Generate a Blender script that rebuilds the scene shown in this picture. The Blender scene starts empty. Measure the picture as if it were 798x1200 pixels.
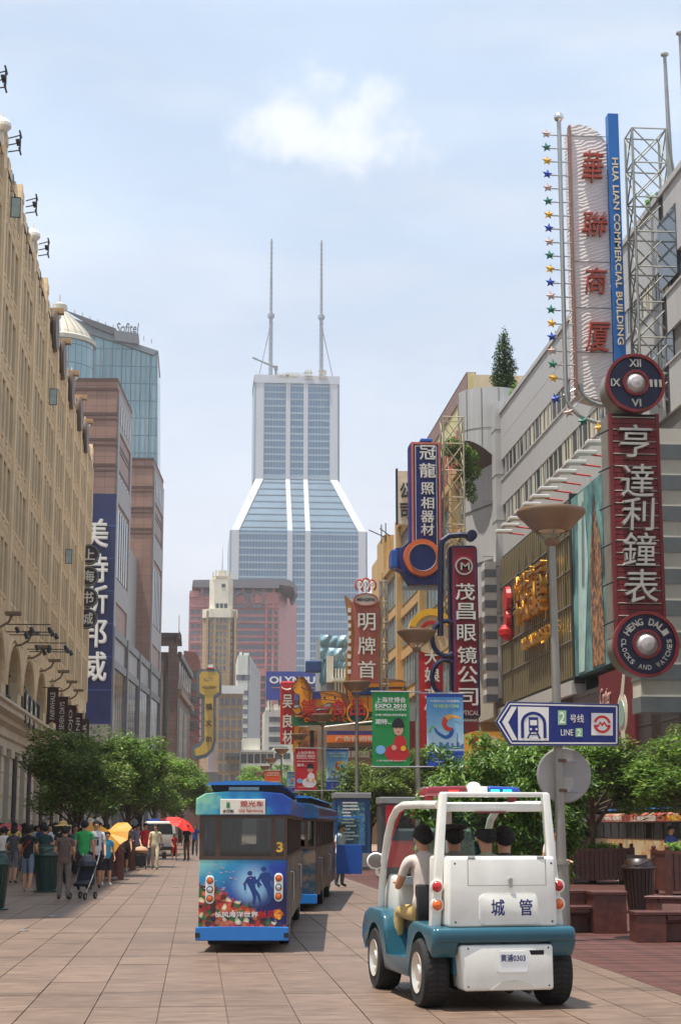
import bpy, bmesh, math, random
from mathutils import Matrix, Vector
random.seed(7)
SC = bpy.context.scene
COL = SC.collection
PI = math.pi
R_ = math.radians

# ---------------------------------------------------------------- camera, sky, sun, exposure
FPX, CH = 1950.0, 1.6                      # focal length in photo pixels, eye height
TH = math.atan(368 / FPX)                  # pitch up
PS = math.atan(169 * math.cos(TH) / FPX)   # the camera looks this far to the right of the street
CF = Vector((math.sin(PS) * math.cos(TH), math.cos(PS) * math.cos(TH), math.sin(TH)))
CR = Vector((math.cos(PS), -math.sin(PS), 0))
CU = CR.cross(CF)
cd = bpy.data.cameras.new('camera')
cam = bpy.data.objects.new('camera', cd)
COL.objects.link(cam)
cam.matrix_world = Matrix(((CR.x, CU.x, -CF.x, 0), (CR.y, CU.y, -CF.y, 0), (CR.z, CU.z, -CF.z, CH), (0, 0, 0, 1)))
cd.sensor_fit = 'VERTICAL'
cd.sensor_height = 24
cd.lens = 24 * FPX / 1200
cd.clip_start = 0.2
cd.clip_end = 12000
SC.camera = cam

SUN_EL, SUN_AZ = R_(76.0), R_(-112.0)      # azimuth clockwise from +Y: the sun stands to the left and a little behind the camera
world = bpy.data.worlds.new('World')
SC.world = world
world.use_nodes = True
wn, wl = world.node_tree.nodes, world.node_tree.links
wn.clear()
sky = wn.new('ShaderNodeTexSky')
sky.sky_type = 'NISHITA'
sky.sun_disc = False
sky.sun_elevation = SUN_EL
sky.sun_rotation = SUN_AZ
sky.air_density = 1.0
sky.dust_density = 3.0
sky.ozone_density = 1.0
tc = wn.new('ShaderNodeTexCoord')
# thin veils of high cloud everywhere (noise on the sky's own direction) and small cumulus
mp = wn.new('ShaderNodeMapping'); mp.inputs['Scale'].default_value = (1.0, 1.0, 2.6)
wl.new(tc.outputs['Generated'], mp.inputs['Vector'])
n1 = wn.new('ShaderNodeTexNoise'); n1.inputs['Scale'].default_value = 3.2; n1.inputs['Detail'].default_value = 7; n1.inputs['Roughness'].default_value = 0.5
wl.new(mp.outputs[0], n1.inputs['Vector'])
r1 = wn.new('ShaderNodeMapRange'); r1.inputs[1].default_value = 0.40; r1.inputs[2].default_value = 0.72; r1.inputs[3].default_value = 0.72; r1.inputs[4].default_value = 0.97
wl.new(n1.outputs['Fac'], r1.inputs[0])
# one soft cumulus: distance from its own direction, edges broken up by noise
cdir = (CF * FPX + CR * (383 - 399) + CU * (600 - 160)).normalized()
sb = wn.new('ShaderNodeVectorMath'); sb.operation = 'SUBTRACT'; sb.inputs[1].default_value = cdir
wl.new(tc.outputs['Generated'], sb.inputs[0])
sc_ = wn.new('ShaderNodeVectorMath'); sc_.operation = 'MULTIPLY'; sc_.inputs[1].default_value = (1.0, 1.0, 1.75)
wl.new(sb.outputs[0], sc_.inputs[0])
ln = wn.new('ShaderNodeVectorMath'); ln.operation = 'LENGTH'
wl.new(sc_.outputs[0], ln.inputs[0])
n2 = wn.new('ShaderNodeTexNoise'); n2.inputs['Scale'].default_value = 26; n2.inputs['Detail'].default_value = 6; n2.inputs['Roughness'].default_value = 0.55
wl.new(tc.outputs['Generated'], n2.inputs['Vector'])
m2 = wn.new('ShaderNodeMath'); m2.operation = 'MULTIPLY_ADD'; m2.inputs[1].default_value = 0.15; 
wl.new(n2.outputs['Fac'], m2.inputs[0]); wl.new(ln.outputs['Value'], m2.inputs[2])
r2 = wn.new('ShaderNodeMapRange'); r2.interpolation_type = 'SMOOTHSTEP'
r2.inputs[1].default_value = 0.132; r2.inputs[2].default_value = 0.078; r2.inputs[3].default_value = 0.0; r2.inputs[4].default_value = 0.8
wl.new(m2.outputs[0], r2.inputs[0])
mx1 = wn.new('ShaderNodeMixRGB'); mx1.inputs['Color2'].default_value = (6.65, 7.95, 9.75, 1)
sz = wn.new('ShaderNodeSeparateXYZ'); wl.new(tc.outputs['Generated'], sz.inputs[0])
rz_ = wn.new('ShaderNodeMapRange'); rz_.interpolation_type = 'SMOOTHSTEP'; rz_.inputs[1].default_value = 0.02; rz_.inputs[2].default_value = 0.42; wl.new(sz.outputs['Z'], rz_.inputs[0])
vc = wn.new('ShaderNodeMixRGB'); vc.inputs['Color1'].default_value = (7.9, 7.8, 8.15, 1); vc.inputs['Color2'].default_value = (6.3, 7.8, 9.8, 1)
wl.new(rz_.outputs[0], vc.inputs['Fac'])
# wisps: a second, stretched noise whitens the veil in long soft streaks
mp3 = wn.new('ShaderNodeMapping'); mp3.inputs['Scale'].default_value = (1.2, 1.2, 5.0); mp3.inputs['Rotation'].default_value = (0.25, 0.1, 0.4); wl.new(tc.outputs['Generated'], mp3.inputs['Vector'])
n3_ = wn.new('ShaderNodeTexNoise'); n3_.inputs['Scale'].default_value = 4.5; n3_.inputs['Detail'].default_value = 8; n3_.inputs['Roughness'].default_value = 0.6; wl.new(mp3.outputs[0], n3_.inputs['Vector'])
r3_ = wn.new('ShaderNodeMapRange'); r3_.inputs[1].default_value = 0.46; r3_.inputs[2].default_value = 0.75; r3_.inputs[3].default_value = 0.0; r3_.inputs[4].default_value = 0.55; wl.new(n3_.outputs['Fac'], r3_.inputs[0])
vw = wn.new('ShaderNodeMixRGB'); vw.inputs['Color2'].default_value = (9.0, 9.3, 9.9, 1); wl.new(r3_.outputs[0], vw.inputs['Fac']); wl.new(vc.outputs[0], vw.inputs['Color1'])
wl.new(vw.outputs[0], mx1.inputs['Color2'])
wl.new(r1.outputs[0], mx1.inputs['Fac']); wl.new(sky.outputs[0], mx1.inputs['Color1'])
mx2 = wn.new('ShaderNodeMixRGB'); mx2.inputs['Color2'].default_value = (9.4, 9.6, 10.0, 1)
wl.new(r2.outputs[0], mx2.inputs['Fac']); wl.new(mx1.outputs[0], mx2.inputs['Color1'])
bg = wn.new('ShaderNodeBackground'); bg.inputs['Strength'].default_value = 0.078
wl.new(mx2.outputs[0], bg.inputs['Color'])
wo = wn.new('ShaderNodeOutputWorld'); wl.new(bg.outputs[0], wo.inputs['Surface'])

sd = bpy.data.lights.new('sun', 'SUN')
sd.energy = 5.0; sd.angle = R_(0.6); sd.color = (1.0, 0.955, 0.88)
sun = bpy.data.objects.new('sun', sd)
COL.objects.link(sun)
sdir = Vector((math.sin(SUN_AZ) * math.cos(SUN_EL), math.cos(SUN_AZ) * math.cos(SUN_EL), math.sin(SUN_EL)))
sun.rotation_euler = sdir.to_track_quat('Z', 'Y').to_euler()
sun.location = (0, 0, 60)
SC.view_settings.view_transform = 'Standard'
SC.view_settings.look = 'None'
SC.view_settings.exposure = 0.51
SC.view_settings.gamma = 1
SC.cycles.max_bounces = 6
SC.cycles.transparent_max_bounces = 12
SC.cycles.volume_bounces = 1

# ---------------------------------------------------------------- helpers
def at(px, py, Y):
    """World point in the plane y = Y that shows at photo pixel (px, py)."""
    d = CF * FPX + CR * (px - 399) + CU * (600 - py)
    return Vector((0, 0, CH)) + d * (Y / d.y)

def atx(px, py, X):
    d = CF * FPX + CR * (px - 399) + CU * (600 - py)
    return Vector((0, 0, CH)) + d * (X / d.x)

def gnd(px, py, z=0):
    d = CF * FPX + CR * (px - 399) + CU * (600 - py)
    return Vector((0, 0, CH)) + d * ((z - CH) / d.z)

def T(x, y, z): return Matrix.Translation((x, y, z))
def RZ(a): return Matrix.Rotation(a, 4, 'Z')
def RX(a): return Matrix.Rotation(a, 4, 'X')
def RY(a): return Matrix.Rotation(a, 4, 'Y')
I4 = Matrix.Identity(4)

class MB:
    def __init__(s): s.v, s.f, s.m, s.M = [], [], [], None
    def add(s, vs, fs, m=0):
        b = len(s.v)
        if s.M is not None: vs = [s.M @ Vector(p) for p in vs]
        s.v.extend(tuple(p) for p in vs)
        s.f.extend(tuple(b + i for i in f) for f in fs)
        s.m.extend([m] * len(fs))
        return s
    def box(s, x0, x1, y0, y1, z0, z1, m=0):
        if x0 > x1: x0, x1 = x1, x0
        if y0 > y1: y0, y1 = y1, y0
        if z0 > z1: z0, z1 = z1, z0
        return s.add([(x0,y0,z0),(x1,y0,z0),(x1,y1,z0),(x0,y1,z0),(x0,y0,z1),(x1,y0,z1),(x1,y1,z1),(x0,y1,z1)],
              [(0,3,2,1),(4,5,6,7),(0,1,5,4),(1,2,6,5),(2,3,7,6),(3,0,4,7)], m)
    def prism(s, pts, ax, a, b, m=0):
        """Polygon of 2-D points extruded along axis ax from a to b. ax 'y': points are (x, z); 'z': (x, y); 'x': (y, z)."""
        n = len(pts)
        def P(p, t): return {'y': (p[0], t, p[1]), 'z': (p[0], p[1], t), 'x': (t, p[0], p[1])}[ax]
        ar = sum(pts[i][0]*pts[(i+1)%n][1]-pts[(i+1)%n][0]*pts[i][1] for i in range(n))
        if (ar > 0) == (ax == 'y'): pts = pts[::-1]
        if a > b: a, b = b, a
        vs = [P(p, a) for p in pts] + [P(p, b) for p in pts]
        fs = [tuple(range(n))[::-1], tuple(range(n, 2*n))]
        for i in range(n):
            j = (i+1) % n
            fs.append((i, j, n+j, n+i))
        return s.add(vs, fs, m)
    def cyl(s, p0, p1, r0, r1=None, n=12, m=0, caps=True):
        if r1 is None: r1 = r0
        p0, p1 = Vector(p0), Vector(p1)
        d = (p1 - p0).normalized()
        u = d.orthogonal().normalized(); w = d.cross(u)
        vs = []
        for p, r in ((p0, r0), (p1, r1)):
            for i in range(n):
                a = 2*PI*i/n
                vs.append(p + (u*math.cos(a) + w*math.sin(a))*r)
        fs = [(i, (i+1) % n, n+(i+1) % n, n+i) for i in range(n)]
        if caps: fs += [tuple(range(n))[::-1], tuple(range(n, 2*n))]
        return s.add(vs, fs, m)
    def tube(s, pts, r, n=8, m=0):
        pts = [Vector(p) for p in pts]
        rs = r if isinstance(r, (list, tuple)) else [r]*len(pts)
        vs = []; u = None
        for i, p in enumerate(pts):
            d = (pts[min(i+1, len(pts)-1)] - pts[max(i-1, 0)]).normalized()
            if u is None: u = d.orthogonal().normalized()
            else:
                u = (u - d*u.dot(d)); u = u.normalized() if u.length > 1e-6 else d.orthogonal().normalized()
            w = d.cross(u)
            for k in range(n):
                a = 2*PI*k/n
                vs.append(p + (u*math.cos(a)+w*math.sin(a))*rs[i])
        fs = []
        for i in range(len(pts)-1):
            for k in range(n):
                fs.append((i*n+k, i*n+(k+1) % n, (i+1)*n+(k+1) % n, (i+1)*n+k))
        fs += [tuple(range(n))[::-1], tuple(range((len(pts)-1)*n, len(pts)*n))]
        return s.add(vs, fs, m)
    def lathe(s, prof, c=(0,0,0), n=24, m=0, ax='z'):
        vs, fs = [], []
        for (r, z) in prof:
            for i in range(n):
                a = 2*PI*i/n
                q = (r*math.cos(a), r*math.sin(a), z)
                if ax == 'y': q = (q[0], q[2], q[1])
                if ax == 'x': q = (q[2], q[0], q[1])
                vs.append((c[0]+q[0], c[1]+q[1], c[2]+q[2]))
        for k in range(len(prof)-1):
            for i in range(n):
                j = (i+1) % n
                q = (k*n+i, k*n+j, (k+1)*n+j, (k+1)*n+i)
                fs.append(q[::-1] if ax == 'y' else q)
        a_, b_ = tuple(range(n))[::-1], tuple(range((len(prof)-1)*n, len(prof)*n))
        if len(prof) > 2 and prof[0][0] > 1e-5 and prof[-1][0] > 1e-5:      # a ring: close its section, no caps
            k = len(prof)-1
            for i in range(n):
                j = (i+1) % n; q = (k*n+i, k*n+j, j, i); fs.append(q[::-1] if ax == 'y' else q)
            return s.add(vs, fs, m)
        if prof[0][0] > 1e-5: fs.append(a_[::-1] if ax == 'y' else a_)
        if prof[-1][0] > 1e-5: fs.append(b_[::-1] if ax == 'y' else b_)
        return s.add(vs, fs, m)
    def ball(s, c, r, n=12, m=0, sc=(1,1,1)):
        pr = [(math.sin(PI*k/(n//2)), -math.cos(PI*k/(n//2))) for k in range(n//2+1)]
        vs, fs = [], []
        for (rr, z) in pr:
            for i in range(n):
                a = 2*PI*i/n
                vs.append((c[0]+r*sc[0]*rr*math.cos(a), c[1]+r*sc[1]*rr*math.sin(a), c[2]+r*sc[2]*z))
        for k in range(n//2):
            for i in range(n):
                fs.append((k*n+i, k*n+(i+1) % n, (k+1)*n+(i+1) % n, (k+1)*n+i))
        return s.add(vs, fs, m)
    def rbox(s, x0, x1, y0, y1, z0, z1, b=0.02, seg=2, m=0, top=None):
        """Box with rounded edges; top=(sx, sy) tapers the upper face."""
        bm = bmesh.new()
        bmesh.ops.create_cube(bm, size=1)
        for v in bm.verts:
            if top and v.co.z > 0: v.co.x *= top[0]; v.co.y *= top[1]
            v.co = Vector(((x0+x1)/2+v.co.x*(x1-x0), (y0+y1)/2+v.co.y*(y1-y0), (z0+z1)/2+v.co.z*(z1-z0)))
        bmesh.ops.bevel(bm, geom=bm.edges[:], offset=b, segments=seg, affect='EDGES', profile=0.5)
        bm.verts.index_update()
        s.add([v.co[:] for v in bm.verts], [tuple(v.index for v in f.verts) for f in bm.faces], m)
        bm.free(); return s
    def rprism(s, pts, ax, a, b, bev=0.02, seg=2, m=0):
        t = MB().prism(pts, ax, a, b)
        bm = bmesh.new()
        vv = [bm.verts.new(p) for p in t.v]
        for f in t.f: bm.faces.new([vv[i] for i in f])
        bmesh.ops.bevel(bm, geom=bm.edges[:], offset=bev, segments=seg, affect='EDGES', profile=0.5)
        bm.verts.index_update()
        s.add([v.co[:] for v in bm.verts], [tuple(v.index for v in f.verts) for f in bm.faces], m)
        bm.free(); return s
    def mesh(s, name, mats, smooth=False):
        me = bpy.data.meshes.new(name)
        me.from_pydata(s.v, [], s.f)
        for x in (mats if isinstance(mats, (list, tuple)) else [mats]): me.materials.append(x)
        me.polygons.foreach_set('material_index', s.m)
        if smooth:
            me.polygons.foreach_set('use_smooth', [True]*len(s.f))
            me.set_sharp_from_angle(angle=R_(40))
        me.update()
        return me
    def build(s, name, mats, parent=None, w=False, smooth=False, mat=None, **kw):
        return link(name, s.mesh(name, mats, smooth), parent, w, mat, **kw)

def tag(o, label=None, cat=None, group=None, kind=None):
    if label: o['label'] = label
    if cat: o['category'] = cat
    if group: o['group'] = group
    if kind: o['kind'] = kind
    return o

def link(name, me, parent=None, w=False, mat=None, label=None, cat=None, group=None, kind=None):
    """Link mesh me as object name; under parent, in the parent's frame or (w=True) with its vertices in world coordinates."""
    o = bpy.data.objects.new(name, me)
    COL.objects.link(o)
    if mat is not None: o.matrix_basis = mat
    if parent is not None:
        o.parent = parent
        if w: o.matrix_parent_inverse = parent.matrix_basis.inverted()
    return tag(o, label, cat, group, kind)

def thing(name, label, cat, loc=(0,0,0), rz=0, group=None):
    o = bpy.data.objects.new(name, None)
    COL.objects.link(o)
    o.matrix_basis = T(*loc) @ RZ(rz)
    o.empty_display_size = 0.3
    return tag(o, label, cat, group)

def kids(o): return KIDS.get(o.name, [])
def copy_tree(o, mb, label=None, group=None):
    """Copy of a thing with copies of its parts and sub-parts, put at matrix mb."""
    if not hasattr(copy_tree, 'c'): copy_tree.c = {}
    if o.name not in copy_tree.c:
        ch = {}
        for x in COL.objects:
            if x.parent is not None: ch.setdefault(x.parent.name, []).append(x)
        copy_tree.c[o.name] = [(c, list(ch.get(c.name, []))) for c in ch.get(o.name, [])]
    r = o.copy(); COL.objects.link(r); r.matrix_basis = mb
    if label: r['label'] = label
    if group: r['group'] = group
    out = [r]
    for c, gs in copy_tree.c[o.name]:
        d = c.copy(); COL.objects.link(d); d.parent = r; out.append(d)
        for g in gs:
            e = g.copy(); COL.objects.link(e); e.parent = d
    return r

# ---------------------------------------------------------------- materials
def lin(c): return tuple((x/12.92 if x <= 0.04045 else ((x+0.055)/1.055)**2.4) for x in c)
def C(r, g, b): return lin((r/255, g/255, b/255)) + (1,)
MC = {}
def mat(name, col, rough=0.6, metal=0.0, var=0.12, vs=1.5, bump=0.0, bs=30.0, streak=0.0, emit=None, spec=None, coat=0.0, two=None):
    """Principled material whose colour varies with two scales of noise (dirt, wear) and, if asked, vertical streaks."""
    if name in MC: return MC[name]
    m = bpy.data.materials.new(name); MC[name] = m
    m.use_nodes = True
    nt = m.node_tree; N, L = nt.nodes, nt.links
    b = N['Principled BSDF']
    b.inputs['Roughness'].default_value = rough
    b.inputs['Metallic'].default_value = metal
    if spec is not None: b.inputs['Specular IOR Level'].default_value = spec
    if coat: b.inputs['Coat Weight'].default_value = coat; b.inputs['Coat Roughness'].default_value = 0.08
    tc = N.new('ShaderNodeTexCoord')
    if var > 0:
        n = N.new('ShaderNodeTexNoise'); n.inputs['Scale'].default_value = vs; n.inputs['Detail'].default_value = 6; n.inputs['Roughness'].default_value = 0.65
        L.new(tc.outputs['Object'], n.inputs['Vector'])
        mr = N.new('ShaderNodeMapRange'); mr.inputs[1].default_value = 0.3; mr.inputs[2].default_value = 0.7
        mr.inputs[3].default_value = 1 - var; mr.inputs[4].default_value = 1 + var
        L.new(n.outputs['Fac'], mr.inputs[0])
        mx = N.new('ShaderNodeVectorMath'); mx.operation = 'SCALE'
        L.new(mr.outputs[0], mx.inputs['Scale'])
        src = None
        if two is not None:
            n3 = N.new('ShaderNodeTexNoise'); n3.inputs['Scale'].default_value = vs*2.3; n3.inputs['Detail'].default_value = 4
            L.new(tc.outputs['Object'], n3.inputs['Vector'])
            r3 = N.new('ShaderNodeMapRange'); r3.inputs[1].default_value = 0.42; r3.inputs[2].default_value = 0.58
            L.new(n3.outputs['Fac'], r3.inputs[0])
            mm = N.new('ShaderNodeMixRGB'); mm.inputs['Color1'].default_value = col; mm.inputs['Color2'].default_value = two
            L.new(r3.outputs[0], mm.inputs['Fac']); src = mm.outputs[0]
        if src is not None: L.new(src, mx.inputs[0])
        else: mx.inputs[0].default_value = col[:3]
        out = mx.outputs[0]
        if streak > 0:
            mp = N.new('ShaderNodeMapping'); mp.inputs['Scale'].default_value = (3.0, 3.0, 0.12)
            L.new(tc.outputs['Object'], mp.inputs['Vector'])
            n2 = N.new('ShaderNodeTexNoise'); n2.inputs['Scale'].default_value = 1.6; n2.inputs['Detail'].default_value = 5
            L.new(mp.outputs[0], n2.inputs['Vector'])
            m2 = N.new('ShaderNodeMapRange'); m2.inputs[1].default_value = 0.35; m2.inputs[2].default_value = 0.7
            m2.inputs[3].default_value = 1.0; m2.inputs[4].default_value = 1 - streak
            L.new(n2.outputs['Fac'], m2.inputs[0])
            s2 = N.new('ShaderNodeVectorMath'); s2.operation = 'SCALE'
            L.new(out, s2.inputs[0]); L.new(m2.outputs[0], s2.inputs['Scale']); out = s2.outputs[0]
        L.new(out, b.inputs['Base Color'])
    else:
        b.inputs['Base Color'].default_value = col
    if bump > 0:
        nb = N.new('ShaderNodeTexNoise'); nb.inputs['Scale'].default_value = bs; nb.inputs['Detail'].default_value = 4
        L.new(tc.outputs['Object'], nb.inputs['Vector'])
        bp = N.new('ShaderNodeBump'); bp.inputs['Strength'].default_value = bump; bp.inputs['Distance'].default_value = 0.02
        L.new(nb.outputs['Fac'], bp.inputs['Height']); L.new(bp.outputs[0], b.inputs['Normal'])
    if emit:
        b.inputs['Emission Color'].default_value = emit[0]; b.inputs['Emission Strength'].default_value = emit[1]
    return m

def brickmat(name, c1, c2, cm, w, h, plane='xz', off=0.5, mortar=0.02, rough=0.6, var=0.15, metal=0.0):
    """Tile / brick / panel pattern too fine to be built, w x h metres, on the xz, yz or xy plane of the object."""
    if name in MC: return MC[name]
    m = bpy.data.materials.new(name); MC[name] = m; m.use_nodes = True
    nt = m.node_tree; N, L = nt.nodes, nt.links; b = N['Principled BSDF']
    b.inputs['Roughness'].default_value = rough; b.inputs['Metallic'].default_value = metal
    tc = N.new('ShaderNodeTexCoord'); sp = N.new('ShaderNodeSeparateXYZ'); cb = N.new('ShaderNodeCombineXYZ')
    L.new(tc.outputs['Object'], sp.inputs[0])
    if plane == 'wall':   # x + y along, z up: works for both directions of an upright wall
        ad = N.new('ShaderNodeMath'); ad.operation = 'ADD'
        L.new(sp.outputs['X'], ad.inputs[0]); L.new(sp.outputs['Y'], ad.inputs[1]); L.new(ad.outputs[0], cb.inputs['X']); L.new(sp.outputs['Z'], cb.inputs['Y'])
    else:
        L.new(sp.outputs[plane[0].upper()], cb.inputs['X']); L.new(sp.outputs[plane[1].upper()], cb.inputs['Y'])
    br = N.new('ShaderNodeTexBrick'); br.offset = off
    br.inputs['Color1'].default_value = c1; br.inputs['Color2'].default_value = c2; br.inputs['Mortar'].default_value = cm
    br.inputs['Scale'].default_value = 1.0; br.inputs['Brick Width'].default_value = w; br.inputs['Row Height'].default_value = h
    br.inputs['Mortar Size'].default_value = mortar; br.inputs['Mortar Smooth'].default_value = 0.1
    L.new(cb.outputs[0], br.inputs['Vector'])
    n = N.new('ShaderNodeTexNoise'); n.inputs['Scale'].default_value = 0.35; n.inputs['Detail'].default_value = 7; n.inputs['Roughness'].default_value = 0.7
    L.new(tc.outputs['Object'], n.inputs['Vector'])
    mr = N.new('ShaderNodeMapRange'); mr.inputs[1].default_value = 0.3; mr.inputs[2].default_value = 0.7; mr.inputs[3].default_value = 1-var; mr.inputs[4].default_value = 1+var
    L.new(n.outputs['Fac'], mr.inputs[0])
    s = N.new('ShaderNodeVectorMath'); s.operation = 'SCALE'
    L.new(br.outputs['Color'], s.inputs[0]); L.new(mr.outputs[0], s.inputs['Scale']); L.new(s.outputs[0], b.inputs['Base Color'])
    bp = N.new('ShaderNodeBump'); bp.inputs['Strength'].default_value = 0.3; bp.inputs['Distance'].default_value = 0.02; bp.invert = True
    L.new(br.outputs['Fac'], bp.inputs['Height']); L.new(bp.outputs[0], b.inputs['Normal'])
    return m

def glassmat(name, col=(0.9,0.95,0.95,1), rough=0.02, tint=0.85):
    """Thin window glass: mostly clear, mirror-like at a slant."""
    if name in MC: return MC[name]
    m = bpy.data.materials.new(name); MC[name] = m; m.use_nodes = True
    nt = m.node_tree; N, L = nt.nodes, nt.links; N.clear()
    o = N.new('ShaderNodeOutputMaterial'); mx = N.new('ShaderNodeMixShader'); t = N.new('ShaderNodeBsdfTransparent'); g = N.new('ShaderNodeBsdfGlossy')
    t.inputs[0].default_value = (col[0]*tint, col[1]*tint, col[2]*tint, 1); g.inputs['Roughness'].default_value = rough
    fr = N.new('ShaderNodeLayerWeight'); fr.inputs[0].default_value = 0.25
    mr = N.new('ShaderNodeMapRange'); mr.inputs[3].default_value = 0.06; mr.inputs[4].default_value = 0.75
    L.new(fr.outputs['Fresnel'], mr.inputs[0]); L.new(mr.outputs[0], mx.inputs[0])
    L.new(t.outputs[0], mx.inputs[1]); L.new(g.outputs[0], mx.inputs[2]); L.new(mx.outputs[0], o.inputs[0])
    return m

M_white = mat('white_paint', C(232,230,224), 0.35, var=0.05, coat=0.3)
M_black = mat('black_paint', C(28,28,30), 0.4, var=0.1)
M_iron = mat('dark_iron', C(46,46,48), 0.5, 0.4, var=0.15, vs=8)
M_steel = mat('brushed_steel', C(176,176,172), 0.38, 0.75, var=0.1, vs=4)
M_galv = mat('galvanised_steel', C(150,152,150), 0.5, 0.5, var=0.15, vs=3)
M_glassdark = mat('dark_window_glass', C(50,58,62), 0.08, 0.0, var=0.35, vs=0.4, spec=0.8)
M_rubber = mat('tyre_rubber', C(30,29,28), 0.85, var=0.2, vs=12)
M_chrome = mat('chrome', C(220,220,220), 0.15, 1.0, var=0)
M_red = mat('red_paint', C(190,24,28), 0.4, var=0.1)
M_blue = mat('blue_paint', C(22,52,140), 0.45, var=0.1)
M_yellow = mat('yellow_paint', C(228,176,40), 0.45, var=0.1)
M_gold = mat('gilded_metal', C(214,160,66), 0.3, 0.9, var=0.2, vs=6)
M_letter = mat('white_letter', C(226,222,212), 0.5, var=0.06)

# ---------------------------------------------------------------- lettering
TXC = {}
def text_mesh(s, w, h, depth, bold=0.0, m=None, keep=False, shear=0.0):
    """Mesh of string s with built-in font, centred, fitted to w x h metres (keep: keeps its proportions, fits inside), lying in xz and facing -y."""
    key = (s, round(w,3), round(h,3), round(depth,3), bold, m.name if m else '', keep, shear)
    if key in TXC: return TXC[key]
    cu = bpy.data.curves.new('lettering', 'FONT')
    cu.body = s; cu.size = 1.0; cu.resolution_u = 3; cu.extrude = 0.5; cu.offset = 0.0 if any(ord(c) > 0x2e80 for c in s) else bold*0.6; cu.shear = shear
    cu.align_x = 'CENTER'
    ob = bpy.data.objects.new('lettering', cu); COL.objects.link(ob)
    dg = bpy.context.evaluated_depsgraph_get()
    me = bpy.data.meshes.new_from_object(ob.evaluated_get(dg))
    bpy.data.objects.remove(ob); bpy.data.curves.remove(cu)
    xs = [v.co.x for v in me.vertices]; ys = [v.co.y for v in me.vertices]
    if not xs: return me
    x0, x1, y0, y1 = min(xs), max(xs), min(ys), max(ys)
    sx, sy = w/max(x1-x0, 1e-6), h/max(y1-y0, 1e-6)
    if keep: sx = sy = min(sx, sy)
    if bold > 0 and any(ord(c) > 0x2e80 for c in s):
        # heavier strokes for Chinese characters: four copies a hair apart, none on another's plane
        V0 = [tuple(v.co) for v in me.vertices]; F0 = [tuple(p.vertices) for p in me.polygons]; VV, FF = [], []
        bb = min(bold, 0.03)*0.55
        for k, (ox, oy) in enumerate(((-bb, -bb), (bb, -bb), (bb, bb), (-bb, bb))):
            b0 = len(VV); VV += [(a+ox, b+oy, c*(1+0.12*k)) for a, b, c in V0]; FF += [tuple(b0+i for i in f) for f in F0]
        me.clear_geometry(); me.from_pydata(VV, [], FF)
    for v in me.vertices:
        v.co = ((v.co.x-(x0+x1)/2)*sx, -v.co.z*depth, (v.co.y-(y0+y1)/2)*sy)
    me.materials.clear()
    if m: me.materials.append(m)
    me.update(); TXC[key] = me
    return me

def text(s, w, h, m, parent, pos, rot=0.0, depth=0.02, bold=0.0, keep=False, name='lettering', wd=False, label=None, M=None, shear=0.0):
    """Letters at pos facing -y turned by rot about z (rot = -90 deg faces -x, +90 deg faces +x)."""
    me = text_mesh(s, w, h, depth, bold, m, keep, shear)
    return link(name, me, parent, wd, M if M is not None else T(*pos) @ RZ(rot), label=label)
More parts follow.
